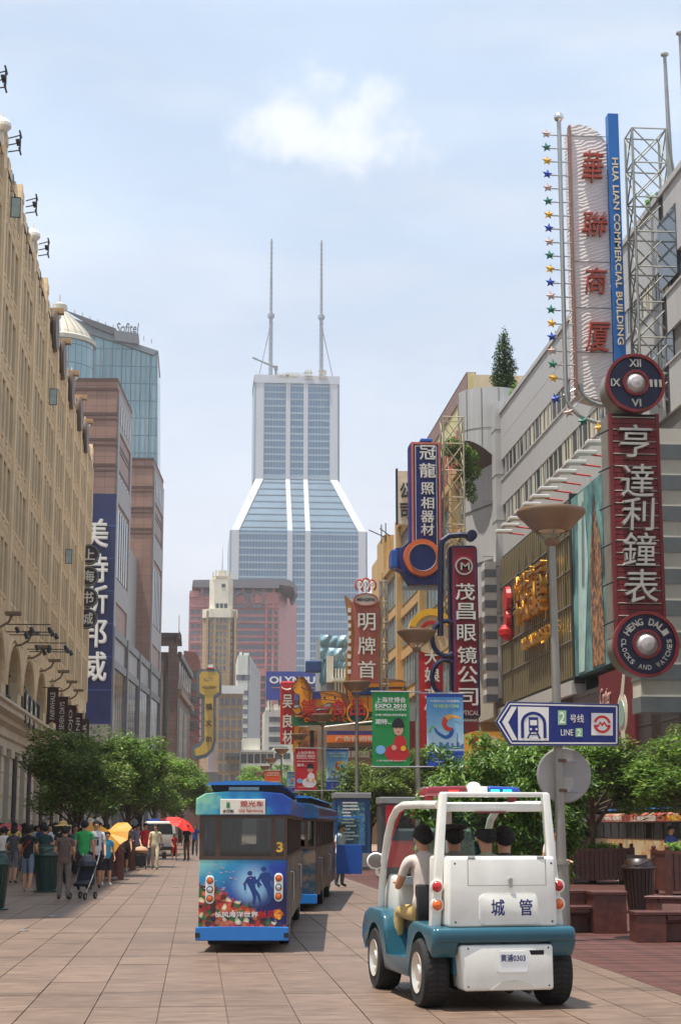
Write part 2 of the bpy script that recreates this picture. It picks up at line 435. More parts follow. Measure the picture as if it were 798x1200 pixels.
# ---------------------------------------------------------------- ground, paving, deck
def granite(name, seam=False):
    m = bpy.data.materials.new(name); m.use_nodes = True
    N, L = m.node_tree.nodes, m.node_tree.links; b = N['Principled BSDF']
    tc = N.new('ShaderNodeTexCoord'); geo = N.new('ShaderNodeNewGeometry'); oi = N.new('ShaderNodeObjectInfo')
    mp = N.new('ShaderNodeMapping'); mp.inputs['Scale'].default_value = (1.0, 3.6, 1.0)
    L.new(geo.outputs['Position'], mp.inputs['Vector'])
    n = N.new('ShaderNodeTexNoise'); n.inputs['Scale'].default_value = 2.2; n.inputs['Detail'].default_value = 9; n.inputs['Roughness'].default_value = 0.72
    L.new(mp.outputs[0], n.inputs['Vector'])
    cr = N.new('ShaderNodeValToRGB')
    e = cr.color_ramp.elements
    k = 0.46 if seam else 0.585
    def cc(r, g, b_): c = C(r, g, b_); return (c[0]*k, c[1]*k, c[2]*k, 1)
    e[0].position = 0.3; e[0].color = cc(110, 86, 72); e[1].position = 0.72; e[1].color = cc(178, 150, 126)
    x = e.new(0.5); x.color = cc(146, 119, 100)
    L.new(n.outputs['Fac'], cr.inputs[0])
    n2 = N.new('ShaderNodeTexNoise'); n2.inputs['Scale'].default_value = 90; n2.inputs['Detail'].default_value = 3
    L.new(geo.outputs['Position'], n2.inputs['Vector'])
    r2 = N.new('ShaderNodeMapRange'); r2.inputs[3].default_value = 0.8; r2.inputs[4].default_value = 1.2
    L.new(n2.outputs['Fac'], r2.inputs[0])
    n4 = N.new('ShaderNodeTexNoise'); n4.inputs['Scale'].default_value = 0.35; n4.inputs['Detail'].default_value = 6
    L.new(geo.outputs['Position'], n4.inputs['Vector'])
    r4 = N.new('ShaderNodeMapRange'); r4.inputs[1].default_value = 0.3; r4.inputs[2].default_value = 0.7; r4.inputs[3].default_value = 0.84; r4.inputs[4].default_value = 1.1
    L.new(n4.outputs['Fac'], r4.inputs[0])
    r3 = N.new('ShaderNodeMapRange'); r3.inputs[3].default_value = 0.9; r3.inputs[4].default_value = 1.08
    L.new(oi.outputs['Random'], r3.inputs[0])
    s1 = N.new('ShaderNodeMath'); s1.operation = 'MULTIPLY'; L.new(r2.outputs[0], s1.inputs[0]); L.new(r3.outputs[0], s1.inputs[1])
    s3 = N.new('ShaderNodeMath'); s3.operation = 'MULTIPLY'; L.new(s1.outputs[0], s3.inputs[0]); L.new(r4.outputs[0], s3.inputs[1])
    s = N.new('ShaderNodeVectorMath'); s.operation = 'SCALE'
    L.new(cr.outputs[0], s.inputs[0]); L.new(s3.outputs[0], s.inputs['Scale']); L.new(s.outputs[0], b.inputs['Base Color'])
    # chewing gum and drip marks: small sparse spots
    vo = N.new('ShaderNodeTexVoronoi'); vo.inputs['Scale'].default_value = 2.6; L.new(geo.outputs['Position'], vo.inputs['Vector'])
    sv = N.new('ShaderNodeSeparateColor'); L.new(vo.outputs['Color'], sv.inputs[0])
    rad = N.new('ShaderNodeMath'); rad.operation = 'MULTIPLY_ADD'; rad.inputs[1].default_value = 0.10; rad.inputs[2].default_value = -0.035; L.new(sv.outputs[0], rad.inputs[0])
    lt = N.new('ShaderNodeMath'); lt.operation = 'LESS_THAN'; L.new(vo.outputs['Distance'], lt.inputs[0]); L.new(rad.outputs[0], lt.inputs[1])
    gm = N.new('ShaderNodeMixRGB'); gm.inputs[2].default_value = C(84, 70, 62); ml = N.new('ShaderNodeMath'); ml.operation = 'MULTIPLY'; ml.inputs[1].default_value = 0.55; L.new(lt.outputs[0], ml.inputs[0])
    L.new(ml.outputs[0], gm.inputs[0]); L.new(s.outputs[0], gm.inputs[1]); L.new(gm.outputs[0], b.inputs['Base Color'])
    rr = N.new('ShaderNodeMapRange'); rr.inputs[3].default_value = 0.42; rr.inputs[4].default_value = 0.62
    L.new(n.outputs['Fac'], rr.inputs[0]); L.new(rr.outputs[0], b.inputs['Roughness'])
    return m
M_gran = granite('pink_granite')
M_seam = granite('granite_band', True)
M_ground = mat('ground_bedding', C(96, 80, 70), 0.9, var=0.15)

MB().box(-900, 900, -60, 1600, -0.6, -0.05).build('ground', M_ground, kind='structure')
# paving: longitudinal rows of slabs 0.59 m wide with a darker band every 4.7 m
pv = MB().box(-11, 4.9, 0, 330, -0.05, -0.012).build('pavement', M_ground, kind='structure')
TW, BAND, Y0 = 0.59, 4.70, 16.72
rng = random.Random(3)
def slab(w, l, m, nm):
    t = MB().box(0, w, 0, l, -0.02, 0)
    return t.mesh(nm, m)
SL = {}
big = []
joined, joinedb = MB(), MB()
x_edge = 4.66
for k in range(-2, 66):
    yb = Y0 + (k-1)*BAND + 0.0
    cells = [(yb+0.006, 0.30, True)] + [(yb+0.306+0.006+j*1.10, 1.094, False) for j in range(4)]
    for (y, l, sm) in cells:
        for i in range(-18, 11):
            x = -1.48 + i*TW + 0.006
            w = TW - 0.012
            if x < -10.9: continue
            if x + w > x_edge: w = x_edge - x
            if w < 0.1: continue
            p = (x + w/2 - 0.085*y*0 , y)
            vis = y > 11.5 and -(0.118)*y - 0.8 < x < 0.285*y + 0.3
            if vis and len(big) < 300 and y < 60:
                big.append((x, y, w, l, sm))
            else:
                dz = rng.uniform(-0.0015, 0.0015)
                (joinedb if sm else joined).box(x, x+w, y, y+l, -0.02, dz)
for (x, y, w, l, sm) in big:
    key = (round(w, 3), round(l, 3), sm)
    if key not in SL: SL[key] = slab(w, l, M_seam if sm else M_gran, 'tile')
    o = link('tile', SL[key], pv)
    o.location = (x, y, rng.uniform(-0.002, 0.002))
joined.build('paving_tiles', M_gran, pv, kind='stuff')
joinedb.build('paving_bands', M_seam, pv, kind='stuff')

# right-hand side: reddish deck of narrow boards laid across, then far granite apron
M_deck = mat('deck_wood', C(92, 52, 42), 0.6, var=0.25, vs=2.2, two=C(74, 42, 34), bump=0.3, bs=40)
M_deckbed = mat('deck_gap', C(44, 26, 22), 0.9, var=0.1)
dk = MB().box(4.68, 12.6, 0, 110, -0.05, -0.02).build('deck', M_deckbed, kind='structure')
MB().box(4.665, 4.72, 0, 110, -0.03, 0.003).build('edging', M_deck, dk)
me = MB().box(0, 7.75, 0, 0.13, -0.03, 0).mesh('plank', M_deck)
nb = 0; far = MB(); y = 1.0
while y < 100:
    if 14.3 < y and nb < 290:
        o = link('plank', me, dk); o.location = (4.73, y, rng.uniform(-0.002, 0.003)); nb += 1
    else:
        far.box(4.73, 12.48, y, y+0.13, -0.03, 0)
    y += 0.142
far.build('deck_planks', M_deck, dk, kind='stuff')
MB().box(12.5, 19, 0, 260, -0.05, 0.0).build('road', mat('apron_granite', C(150,128,112), 0.6, var=0.15, vs=0.8), kind='structure')
MB().box(4.95, 12.5, 110, 260, -0.05, 0.0).build('path', MC['apron_granite'], kind='structure')
# small round steel studs / uplights let into the paving
st = MB().lathe([(0.085, 0.004), (0.085, 0.012), (0.05, 0.016), (0, 0.016)], n=16).mesh('ground_light', M_steel)
for i, (px, py) in enumerate([(28, 1091), (62, 1074), (98, 1058), (205, 1040)]):
    g = gnd(px, py)
    o = link('ground_light', st); o.location = (g.x, g.y, 0)
    tag(o, 'small round steel paving light, %s from the camera' % ('nearest', 'second', 'third', 'farthest')[i], 'ground light', 'steel lights set in the paving')

# ---------------------------------------------------------------- left: long cream stone department store
M_cream = mat('cream_stone', C(222, 194, 152), 0.8, var=0.14, vs=0.5, streak=0.2, bump=0.15, bs=12)
M_cream2 = mat('cream_pilaster', C(228, 203, 164), 0.8, var=0.12, vs=0.7, streak=0.16, bump=0.15, bs=12)
M_gstone = mat('pale_ground_stone', C(224, 212, 190), 0.75, var=0.14, vs=0.8, streak=0.15)
M_winl = mat('tall_window_glass', C(96, 92, 80), 0.15, var=0.5, vs=0.3)
XF = -11.0
FY0, FY1 = 27.0, 166.0
st_ = thing('department_store', 'long cream stone department store with tall pilasters and rows of slot windows', 'building', (-16, 95, 0))
BAY = 8.7; nb = 10; BY0 = FY1 - nb*BAY        # ten bays in view, nearer ones only as wall
ZC, ZT, FH = 13.2, 38.0, 4.30
w = MB()
w.box(-30, XF-0.62, FY0, FY1, 0, ZT-0.4)
w.box(XF-0.62, XF, FY0, BY0, 7.6, ZT)
w.box(XF-0.62, XF, FY0, BY0, 0, 5.9)
w.build('wall', M_cream, st_, w=True)
sp = MB(); orn = MB()
for b in range(nb):
    y0 = BY0 + b*BAY
    for fl in range(6):
        z = ZC + fl*FH
        zt = z + FH - 2.75 if fl else z + 1.2
        if fl == 0: sp.box(XF-0.6, XF-0.045, y0, y0+BAY, z-0.6, z+1.35)
        else: sp.box(XF-0.6, XF-0.045, y0, y0+BAY, z+0.0, z+1.35)
        for k in range(4):   # little notched blocks under each slot
            yc = y0 + 1.55 + k*1.87
            orn.box(XF-0.125, XF+0.02, yc-0.42, yc+0.42, z+1.05, z+1.22)
            orn.box(XF-0.125, XF-0.0, yc-0.42, yc-0.26, z+0.45, z+0.95); orn.box(XF-0.125, XF-0.0, yc+0.26, yc+0.42, z+0.45, z+0.95)
            orn.box(XF-0.125, XF-0.0, yc-0.08, yc+0.08, z+0.45, z+0.95)
    sp.box(XF-0.6, XF-0.05, y0, y0+BAY, ZC+5*FH+3.1, ZT-0.3)
sp.build('spandrels', M_cream, st_, w=True)
orn.build('ornament', M_cream2, st_, w=True)
pil = MB().box(-0.6, 0, -0.62, 0.62, ZC-0.6, ZT+0.55).box(-0.5, 0.12, -0.4, 0.4, ZC+0.4, ZT-1.0).box(-0.55, 0.05, -0.5, 0.5, ZT+0.55, ZT+1.15).box(-0.5, -0.02, -0.25, 0.25, ZT+1.15, ZT+1.6).mesh('pilaster', M_cream2)
mul = MB().box(-0.58, -0.035, -0.27, 0.27, ZC+1.1, ZT-0.6).box(-0.5, -0.01, -0.10, 0.10, ZC+1.4, ZT-1.5).mesh('mullion', M_cream2)
par = MB().box(-0.5, -0.05, -0.9, 0.9, 0, 0.55).box(-0.5, -0.08, -0.5, 0.5, 0.55, 0.95).mesh('parapet_step', M_cream2)
pane = MB().box(-0.26, -0.20, -0.66, 0.66, 0, 2.95).box(-0.2, -0.17, -0.03, 0.03, 0, 2.95, 1).box(-0.2, -0.17, -0.66, 0.66, 1.6, 1.66, 1).mesh('window', [M_winl, M_iron])
for b in range(nb+1):
    link('pilaster', pil, st_, True, T(XF, BY0 + b*BAY, 0))
for b in range(nb):
    y0 = BY0 + b*BAY
    for k in range(3): link('mullion', mul, st_, True, T(XF, y0 + 2.48 + k*1.87, 0))
    for q in (0.3, 0.7): link('parapet_step', par, st_, True, T(XF, y0 + BAY*q, ZT-0.3))
    for fl in range(6):
        for k in range(4):
            link('window', pane, st_, True, T(XF, y0 + 1.55 + k*1.87, ZC + fl*FH + 1.3))
# arched openings of the two floors over the ledge
arch_w = MB(); arch_g = MB()
for b in range(nb):
    y0 = BY0 + b*BAY
    a0, a1 = y0 + 1.1, y0 + BAY - 1.1
    ym, r = (a0+a1)/2, (a1-a0)/2
    pts = [(y0, 7.9), (a0, 7.9)] + [(ym - r*math.cos(PI*i/12), 9.6 + r*0.78*math.sin(PI*i/12)) for i in range(13)] + [(a1, 7.9), (y0+BAY, 7.9), (y0+BAY, 12.7), (y0, 12.7)]
    arch_w.prism(pts, 'x', XF-0.62, XF-0.05)
    # moulded ring round each arch
    for q, rr in enumerate((1.05, 1.18)):
        ring = [(XF+0.02, ym - r*rr*math.cos(PI*i/12), 9.6 + r*rr*0.78*math.sin(PI*i/12)) for i in range(13)]
        arch_w.tube(ring, 0.09, 4)
arch_w.build('arcade', M_cream2, st_, w=True)
aw = MB().box(-0.6, -0.55, -3.2, 3.2, 7.9, 12.4)
for yy in (-1.6, 0, 1.6): aw.box(-0.55, -0.46, yy-0.05, yy+0.05, 7.9, 12.2, 1)
for zz in (9.3, 10.6): aw.box(-0.55, -0.47, -3.2, 3.2, zz, zz+0.08, 1)
awm = aw.mesh('arched_window', [M_winl, M_iron])
for b in range(nb): link('arched_window', awm, st_, True, T(XF, BY0 + (b+0.5)*BAY, 0))
# ledge and entablature over the ground floor
prof = [(XF-0.6, 5.9), (XF+0.35, 5.9), (XF+0.35, 6.35), (XF+0.5, 6.45), (XF+0.5, 6.9), (XF+0.8, 7.1), (XF+0.8, 7.35), (XF+1.15, 7.55), (XF+1.15, 7.8), (XF+1.3, 7.9), (XF+1.3, 8.05), (XF-0.6, 8.05)]
MB().prism(prof, 'y', FY0, FY1).build('cornice', M_gstone, st_, w=True)
colm = MB().box(-0.4, 0.3, -0.75, 0.75, 0, 5.9).box(-0.4, 0.4, -0.85, 0.85, 0, 0.6).box(-0.4, 0.4, -0.85, 0.85, 5.45, 5.9).box(0.0, 0.34, -0.7, 0.7, 1.95, 2.0, 1).box(0.0, 0.34, -0.7, 0.7, 3.25, 3.3, 1).box(0.0, 0.34, -0.7, 0.7, 4.5, 4.55, 1).mesh('column', [M_gstone, M_cream])
pip = MB().cyl((0.42, 0.95, 0), (0.42, 0.95, 5.6), 0.13, n=10).mesh('column_light', mat('tarnished_metal', C(92,86,90), 0.5, 0.4, var=0.25, vs=3))
shop = MB().box(-0.55, -0.5, -1.4, 1.4, 0.3, 5.4).box(-0.5, -0.42, -0.04, 0.04, 0.3, 5.4, 1).box(-0.5, -0.42, -1.4, 1.4, 2.9, 3.0, 1).mesh('shop_window', [M_glassdark, M_iron])
k = 0; y = FY0 + 2
while y < FY1 - 1:
    link('column', colm, st_, True, T(XF, y, 0))
    if k % 2 == 0 and y > 75: link('column_light', pip, st_, True, T(XF, y, 0))
    link('shop_window', shop, st_, True, T(XF, y + 2.17, 0))
    y += 4.35; k += 1
# balcony railings over the ledge, with the three black and white ovals
M_rail = mat('black_railing', C(34,34,36), 0.45, 0.3, var=0.1)
rl = MB(); y = BY0
for (a, b_) in ((BY0+1, BY0+3.3), (BY0+BAY*2.1, BY0+BAY*3.2)):
    rl.box(XF+1.02, XF+1.08, a, b_, 9.05, 9.12); rl.box(XF+1.02, XF+1.08, a, b_, 8.15, 8.2)
    yy = a
    while yy <= b_:
        rl.box(XF+1.03, XF+1.07, yy-0.02, yy+0.02, 8.05, 9.05); yy += 0.28
rl.build('railing', M_rail, st_, w=True)
for i, (px, py) in enumerate([(31, 828), (36, 835), (41, 842)]):
    p = atx(px, py, XF+1.15)
    o = MB().lathe([(0, -0.06), (0.62, -0.06), (0.7, 0), (0.62, 0.06), (0, 0.06)], n=24, ax='x').build('oval_sign', M_black)
    o.matrix_basis = T(p.x, p.y, p.z) @ Matrix.Diagonal((1, 1.0, 1.5, 1))
    tag(o, 'black and white oval sign %s of the three on the balcony rail' % ('nearest the camera', 'in the middle', 'farthest along the rail')[i], 'sign', 'oval signs on the balcony')
    e = MB().lathe([(0.32, -0.08), (0.46, -0.08), (0.46, 0.08), (0.32, 0.08)], n=20, ax='x').box(-0.07, 0.07, -0.46, 0.46, -0.06, 0.06).build('emblem', M_letter, o)
# small domed lamps on the roofline
dl = MB().lathe([(0.16, 0), (0.14, 0.7), (0.3, 0.8), (0.52, 1.05), (0.5, 1.25), (0.34, 1.5), (0.06, 1.62), (0.03, 2.0), (0, 2.0)], n=16).mesh('finial', [mat('pale_dome', C(222,218,208), 0.5, var=0.1)])
for b in range(0, nb, 2):
    link('finial', dl, st_, True, T(XF-0.2, BY0 + (b+0.92)*BAY, ZT+0.2))
# floodlight frames standing out from the parapet (E shape)
fr = MB()
for z in (0, 0.55, 1.1): fr.tube([(-0.9, 0, z*0.9-0.15), (0, 0, z)], 0.045, 6)
for x in (0, ): fr.box(-0.06, 0.06, -0.5, 0.5, -0.12, -0.04); fr.box(-0.06, 0.06, -0.5, 0.5, 1.12, 1.2)
fr.box(-0.07, 0.05, -0.05, 0.05, -0.1, 1.2)
fr.box(-0.3, 0.0, -0.4, 0.4, 0.5, 0.62)
frm = fr.mesh('floodlight_frame', M_iron)
for i, (px, py) in enumerate([(7, 102), (24, 176), (43, 248), (57, 298)]):
    p = atx(px, py, XF+0.75)
    o = link('parapet_floodlight', frm); o.matrix_basis = T(p.x, p.y, p.z) @ Matrix.Diagonal((0.72, 1, 0.8, 1))
    tag(o, 'black floodlight frame standing out from the cream roof parapet, %s from the near end' % ('first', 'second', 'third', 'fourth')[i], 'floodlight', 'floodlight frames along the parapet')
# five big rooftop letter discs seen edge on
for i, (px, py) in enumerate([(65, 388), (74, 422), (84, 458), (94, 485), (101, 512)]):
    p = atx(px, py, XF+0.1)
    t = thing('rooftop_disc', 'round brown rooftop sign seen edge on, %s of the five along the roof' % ('first', 'second', 'third', 'fourth', 'last')[i], 'sign', (p.x, p.y, p.z-1.6), 0, 'round signs along the cream roof')
    MB().lathe([(0, -0.12), (1.5, -0.2), (1.6, 0), (1.5, 0.2), (0, 0.12)], (0, 0, 1.6), 28, ax='x').build('disc', mat('brown_disc', C(84,62,42), 0.5, var=0.3), t)
    MB().tube([(0, 0, 0.2), (-1.2, 0, -0.6)], 0.09, 6).tube([(0, 0.8, 1.0), (-1.4, 0.8, -0.6)], 0.07, 6).box(-0.5, 0.6, -0.3, 0.3, 2.9, 3.3).build('bracket', mat('brass_bracket', C(176,140,92), 0.5, 0.3, var=0.2), t)
# open casements
for i, (px, py) in enumerate([(19, 243), (63, 465), (81, 652)]):
    p = atx(px, py, XF+0.35)
    t = thing('open_casement', 'black framed casement window swung open on the cream facade, %s' % ('highest of three', 'middle of three', 'lowest of three')[i], 'window', (p.x, p.y, p.z), R_(6), 'open casement windows'); t.scale = (0.56, 1, 0.58)
    MB().box(-0.5, 0.5, -0.02, 0.02, -1.05, -0.97).box(-0.5, 0.5, -0.02, 0.02, 0.97, 1.05).box(-0.5, -0.42, -0.02, 0.02, -0.97, 0.97).box(0.42, 0.5, -0.02, 0.02, -0.97, 0.97).build('frame', M_rail, t)
    MB().box(-0.42, 0.42, -0.008, 0.008, -0.97, 0.97).build('pane', mat('milky_glass', C(150,166,160), 0.15, var=0.2, vs=1), t)
# floodlights on curved brackets over the arches
fl = MB().rbox(-0.1, 0.75, -0.25, 0.25, -0.1, 0.1, 0.03).tube([(-0.7, 0, -0.75), (-0.3, 0, -0.7), (0.1, 0, -0.45), (0.25, 0, -0.1)], 0.07, 6)
flm = fl.mesh('floodlight', [mat('dull_bronze', C(120,104,82), 0.5, 0.3, var=0.2)])
NTH = ['first', 'second', 'third', 'fourth', 'fifth', 'sixth', 'seventh', 'eighth', 'ninth', 'tenth', 'eleventh', 'twelfth']
for i, (px, py) in enumerate([(9, 719), (32, 742), (46, 758), (59, 774), (70, 787), (80, 799), (88, 809)]):
    p = atx(px, py, XF+0.75)
    o = link('floodlight', flm); o.matrix_basis = T(p.x, p.y, p.z)
    tag(o, 'bronze floodlight on a bracket over the cream arches, %s from the near end' % NTH[i], 'floodlight', 'floodlights over the arches')
# two long racks of small spotlights
for i, (px, py) in enumerate([(28, 737), (50, 758)]):
    p = atx(px, py, XF+1.2)
    rk = thing('spotlight_rack', 'thin rack of small spotlights on the cream facade, %s one' % ('nearer', 'farther')[i], 'light rack', (p.x, p.y, p.z), 0, 'spotlight racks')
    MB().cyl((-1.1, 0, 0.25), (1.5, 0, 0.25), 0.03, n=6).cyl((-1.1, 1.5, 0), (1.5, 1.5, 0), 0.03, n=6).cyl((-1.1, 3, 0), (1.6, 3, 0), 0.03, n=6).build('rail', M_iron, rk)
    for k, (x, y) in enumerate([(-0.4, 0), (0.4, 0), (1.4, 0), (1.4, 1.5), (0.2, 1.5), (1.5, 3), (-0.2, 3)]):
        MB().cyl((x, y, 0.1), (x+0.14, y, -0.22), 0.1, 0.13, 8).build('spotlight', M_black, rk)
# brown pennants hung from the wall
M_pen = mat('brown_pennant', C(66, 36, 32), 0.8, var=0.12)
for i, (x0, x1, y0, y1, s) in enumerate([(56, 68, 806, 850, 'FAIRWHALE'), (67, 79, 817, 862, 'SEVEN DAYS'), (78, 89, 827, 868, 'JOJO'), (87, 96, 836, 880, 'GENII'), (95, 104, 843, 885, 'BEAR')]):
    Y = 118 + i*9.5
    a, b_ = at(x0, y0, Y), at(x1, y1, Y)
    W_, H_ = b_.x-a.x, a.z-b_.z
    t = thing('pennant', 'dark brown pennant lettered %s hung out from the cream facade' % s, 'banner', (a.x+W_/2, Y, b_.z), 0, 'brown pennants on the cream facade')
    MB().prism([(-W_/2, H_), (W_/2, H_), (W_/2, 0), (0, 0.25), (-W_/2, 0)], 'y', -0.015, 0.015).build('cloth', M_pen, t)
    MB().cyl((-W_/2-0.35, 0, H_+0.02), (W_/2+0.1, 0, H_+0.02), 0.03, n=6).build('rod', M_iron, t)
    text(s, H_*0.72, W_*0.42, M_letter, t, None, depth=0.01, M=T(0, -0.025, H_*0.52) @ RY(-PI/2))
# four round black signs one above another
NTH4 = ('topmost', 'second', 'third', 'lowest')
M_disc = mat('black_disc', C(34,30,28), 0.45, var=0.15)
for i, (py, s) in enumerate([(650, '上'), (675.5, '海'), (700.5, '书'), (725, '城')]):
    p = at(105 - i*0.8, py, 159)
    t = thing('round_sign', 'round black projecting sign, %s of four down the end of the cream facade' % NTH4[i], 'sign', (p.x, p.y, p.z), 0, 'column of four round signs')
    MB().lathe([(0, -0.2), (0.98, -0.2), (1.0, 0), (0.98, 0.2), (0, 0.2)], n=32, ax='y').build('disc', M_disc, t)
    MB().lathe([(0.86, -0.27), (0.92, -0.27), (0.92, -0.2), (0.86, -0.2)], n=32, ax='y').build('ring', M_galv, t)
    MB().box(-1.75, -0.95, -0.08, 0.08, -0.1, 0.1).box(-1.8, -1.65, -0.3, 0.3, -0.35, 0.35).build('bracket', M_iron, t)
    text(s, 1.1, 1.1, M_letter, t, (0, -0.22, 0), depth=0.08, bold=0.02, keep=True)
# ---------------------------------------------------------------- left: brown twin-block building with the blue sign, glass hotel tower behind
M_brown = brickmat('brown_tile', C(150,116,98), C(140,106,90), C(100,78,66), 1.35, 1.35, 'wall', 0.0, 0.03, 0.5, 0.1)
M_band = mat('dark_brown_band', C(84,58,48), 0.6, var=0.1)
M_pgrey = mat('grey_panel', C(150,146,142), 0.5, var=0.12, vs=0.4, streak=0.1)
M_wind = mat('bronze_glass', C(58,48,44), 0.12, var=0.3, vs=0.2, spec=0.7)
DIRV = Vector((0.068, 1, 0)).normalized(); ANG = -math.atan(0.068)
CX, CY = -11.1, 212.0
bt = thing('brown_tower', 'brown tiled twin block building rising behind the tall blue vertical sign', 'building', (CX, CY, 0), ANG)
def blk(m, x0, y0, y1, z0, z1, xl=-22): m.box(xl, x0, y0, y1, z0, z1)
b = MB(); b.box(-24, 0, 0, 17.5, 26.5, 59.0); b.build('tower_block', M_brown, bt)
b = MB(); b.box(-24, 0, 50, 68, 26.5, 59.5); b.build('tower_block', M_brown, bt)
b = MB(); b.box(-24, -2.2, 17.5, 50, 26.5, 43); b.build('middle_block', M_pgrey, bt)
b = MB(); b.box(-24, 0, 0, 68, 0, 26.5); b.build('podium', M_pgrey, bt)
bd = MB()
for (ya, yb, zt) in ((0, 17.5, 59.0), (50, 68, 59.5)):
    for dz in (0.0, -1.3, -4.6, -8.0, -11.4):
        MB().box(-24.05, 0.06, ya-0.12, yb+0.05, zt+dz-0.35, zt+dz+0.05).build('band', M_band, bt)
        if dz < -1.4: MB().box(-24.05, 0.06, ya-0.09, yb+0.05, zt+dz-1.0, zt+dz-0.75).build('band', M_band, bt)
for (ya, yb, zt) in ((0, 17.5, 59.0), (50, 68, 59.5)):
    g = MB(); g.box(-0.02, 0.20, ya+0.6, yb-0.4, zt-6.6, zt-1.6); g.box(-0.02, 0.22, ya+0.6, ya+2.2, 26.5, zt-6.6); g.box(-0.02, 0.22, yb-2.0, yb-0.4, 26.5, zt-6.6)
    g.box(-0.02, 0.2, ya+2.2, yb-2.0, zt-16, zt-12.5)
    g.box(-0.02, 0.2, ya+2.2, yb-2.0, 30, 33); g.build('grey_facing', M_pgrey, bt)
wn_ = MB().box(0.02, 0.14, -0.55, 0.55, 0, 2.6).mesh('window', M_wind)
ws = MB().box(0.02, 0.17, -0.75, 0.75, 0, 9.0).mesh('window_strip', M_wind)
for (ya, yb, zt) in ((0, 17.5, 59.0), (50, 68, 59.5)):
    for k in range(5): link('window', wn_, bt, mat=T(0.12, ya+3.2+k*2.6, zt-5.6))
    for k in range(5):
        for z in (33.2, zt-11.5-0.5-3.6): 
            link('window_strip', ws, bt, mat=T(0, ya+3.4+k*2.5, z) @ Matrix.Diagonal((1,1,0.37 if z > 40 else 1,1)))
        link('window_strip', ws, bt, mat=T(0, ya+3.4+k*2.5, 42.4) @ Matrix.Diagonal((1,1,0.0001+0.0,1))) if False else None
pg = MB()   # pilasters and bands of the podium facade
for y in (0.3, 16.5, 33, 49.5, 67): pg.box(-0.02, 0.45, y-0.5, y+0.5, 0, 26.5)
for z in (6.0, 11.0, 22.0, 26.0): pg.box(-0.02, 0.30, 0.1, 67.9, z-0.5, z+0.5)
pg.build('podium_frame', mat('steel_grey_frame', C(112,112,112), 0.5, 0.3, var=0.12, vs=0.6), bt)
pw = MB().box(0.02, 0.12, -0.95, 0.95, 0, 9.4).mesh('window', M_wind)
pw2 = MB().box(0.02, 0.12, -0.95, 0.95, 0, 3.4).mesh('window', M_wind)
for k in range(28):
    y = 2.2 + k*2.35
    if min(abs(y-q) for q in (0.3, 16.5, 33, 49.5, 67)) < 1.3: continue
    link('window', pw, bt, mat=T(0, y, 12.0)); link('window', pw2, bt, mat=T(0, y, 7.1)); link('window', pw2, bt, mat=T(0, y, 1.6))
MB().box(-8.5, -8.1, -0.7, 0, 0, 60).build('rear_pipe', M_pgrey, bt)
# small lamp on the roof edge
# blue vertical sign
a, b_ = at(95, 578, 208), at(130, 848, 208)
zt, zb, xr = a.z, b_.z, b_.x
bs = thing('blue_vertical_sign', 'very tall dark blue vertical sign with raised white characters on the brown building', 'sign', (xr-3.4, 208, zb))
M_bsign = mat('navy_sign_face', C(14,26,80), 0.6, var=0.15, vs=0.5)
MB().box(-3.2, 3.4, 0, 1.2, 0, zt-zb).build('panel', M_bsign, bs)
jn = MB()
for k in range(1, 7): jn.box(-3.2, 3.42, -0.03, 0.0, (zt-zb)*k/7-0.05, (zt-zb)*k/7+0.05)
jn.build('joint', mat('navy_joint', C(70,86,150), 0.5), bs)
for s, py in zip('美特斯邦威', (625, 666, 703, 742, 781)):
    p = at(111.5-(py-625)*0.015, py, 208)
    text(s, 3.3, 3.5, M_letter, bs, (p.x-(xr-3.4), -0.15, p.z-zb), depth=0.5, bold=0.03)
# glass hotel tower
M_hotel = brickmat('hotel_glass', C(128,160,168), C(146,176,182), C(88,110,118), 1.9, 3.6, 'wall', 0.0, 0.09, 0.12, 0.10, 0.2)
M_hroof = mat('hotel_roof', C(128,134,138), 0.5, 0.2, var=0.12, vs=0.2)
Yh = 330.0
ht = thing('hotel_tower', 'pale blue glass hotel tower with a sloping grey roof behind the brown building', 'building', (-20, Yh, 0))
def hp(x, y, dy=0): p = at(x, y, Yh+dy); return (p.x, p.z)
pts = [hp(88, 900), hp(185, 900), hp(185, 413), hp(143, 403), hp(112, 393), hp(101, 391), hp(88, 390)]
MB().prism(pts, 'y', Yh, Yh+26).build('curtain_wall', M_hotel, ht, w=True)
pts = [hp(88, 391), hp(101, 392), hp(112, 394), hp(143, 404), hp(180, 417), hp(186, 412), hp(152, 401), hp(143, 396), hp(135, 392), hp(82, 372), hp(72, 365), hp(70, 372)]
MB().prism(pts, 'y', Yh-0.6, Yh+20).build('roof', M_hroof, ht, w=True)
MB().prism([hp(79,366), hp(137,387), hp(133,394), hp(108,384)], 'y', Yh-1.2, Yh-0.6).build('louvre', mat('dark_louvre', C(92,92,94), 0.6, var=0.15), ht, w=True)
MB().prism([hp(135,389), hp(163,393), hp(163,405), hp(135,401)], 'y', Yh-1.3, Yh+4).build('penthouse', mat('penthouse_grey', C(118,120,122), 0.6, var=0.12), ht, w=True)
for k in range(14):   # mullions
    x, _ = hp(104+k*6.0, 500)
    MB().box(x-0.07, x+0.07, Yh-0.12, Yh, 20, hp(104+k*6.0, 397+max(0, (k-1)*1.15))[1]-1.0).build('mullion', M_pgrey, ht, w=True)
rr = MB()
for k in range(12):
    a, b_ = hp(79+k*9, 365+k*3.4), hp(79+k*9, 360+k*3.4)
    rr.cyl((a[0], Yh, a[1]), (b_[0], Yh, b_[1]), 0.08, n=5)
rr.build('roof_railing', M_pgrey, ht, w=True)
p = hp(150, 385)
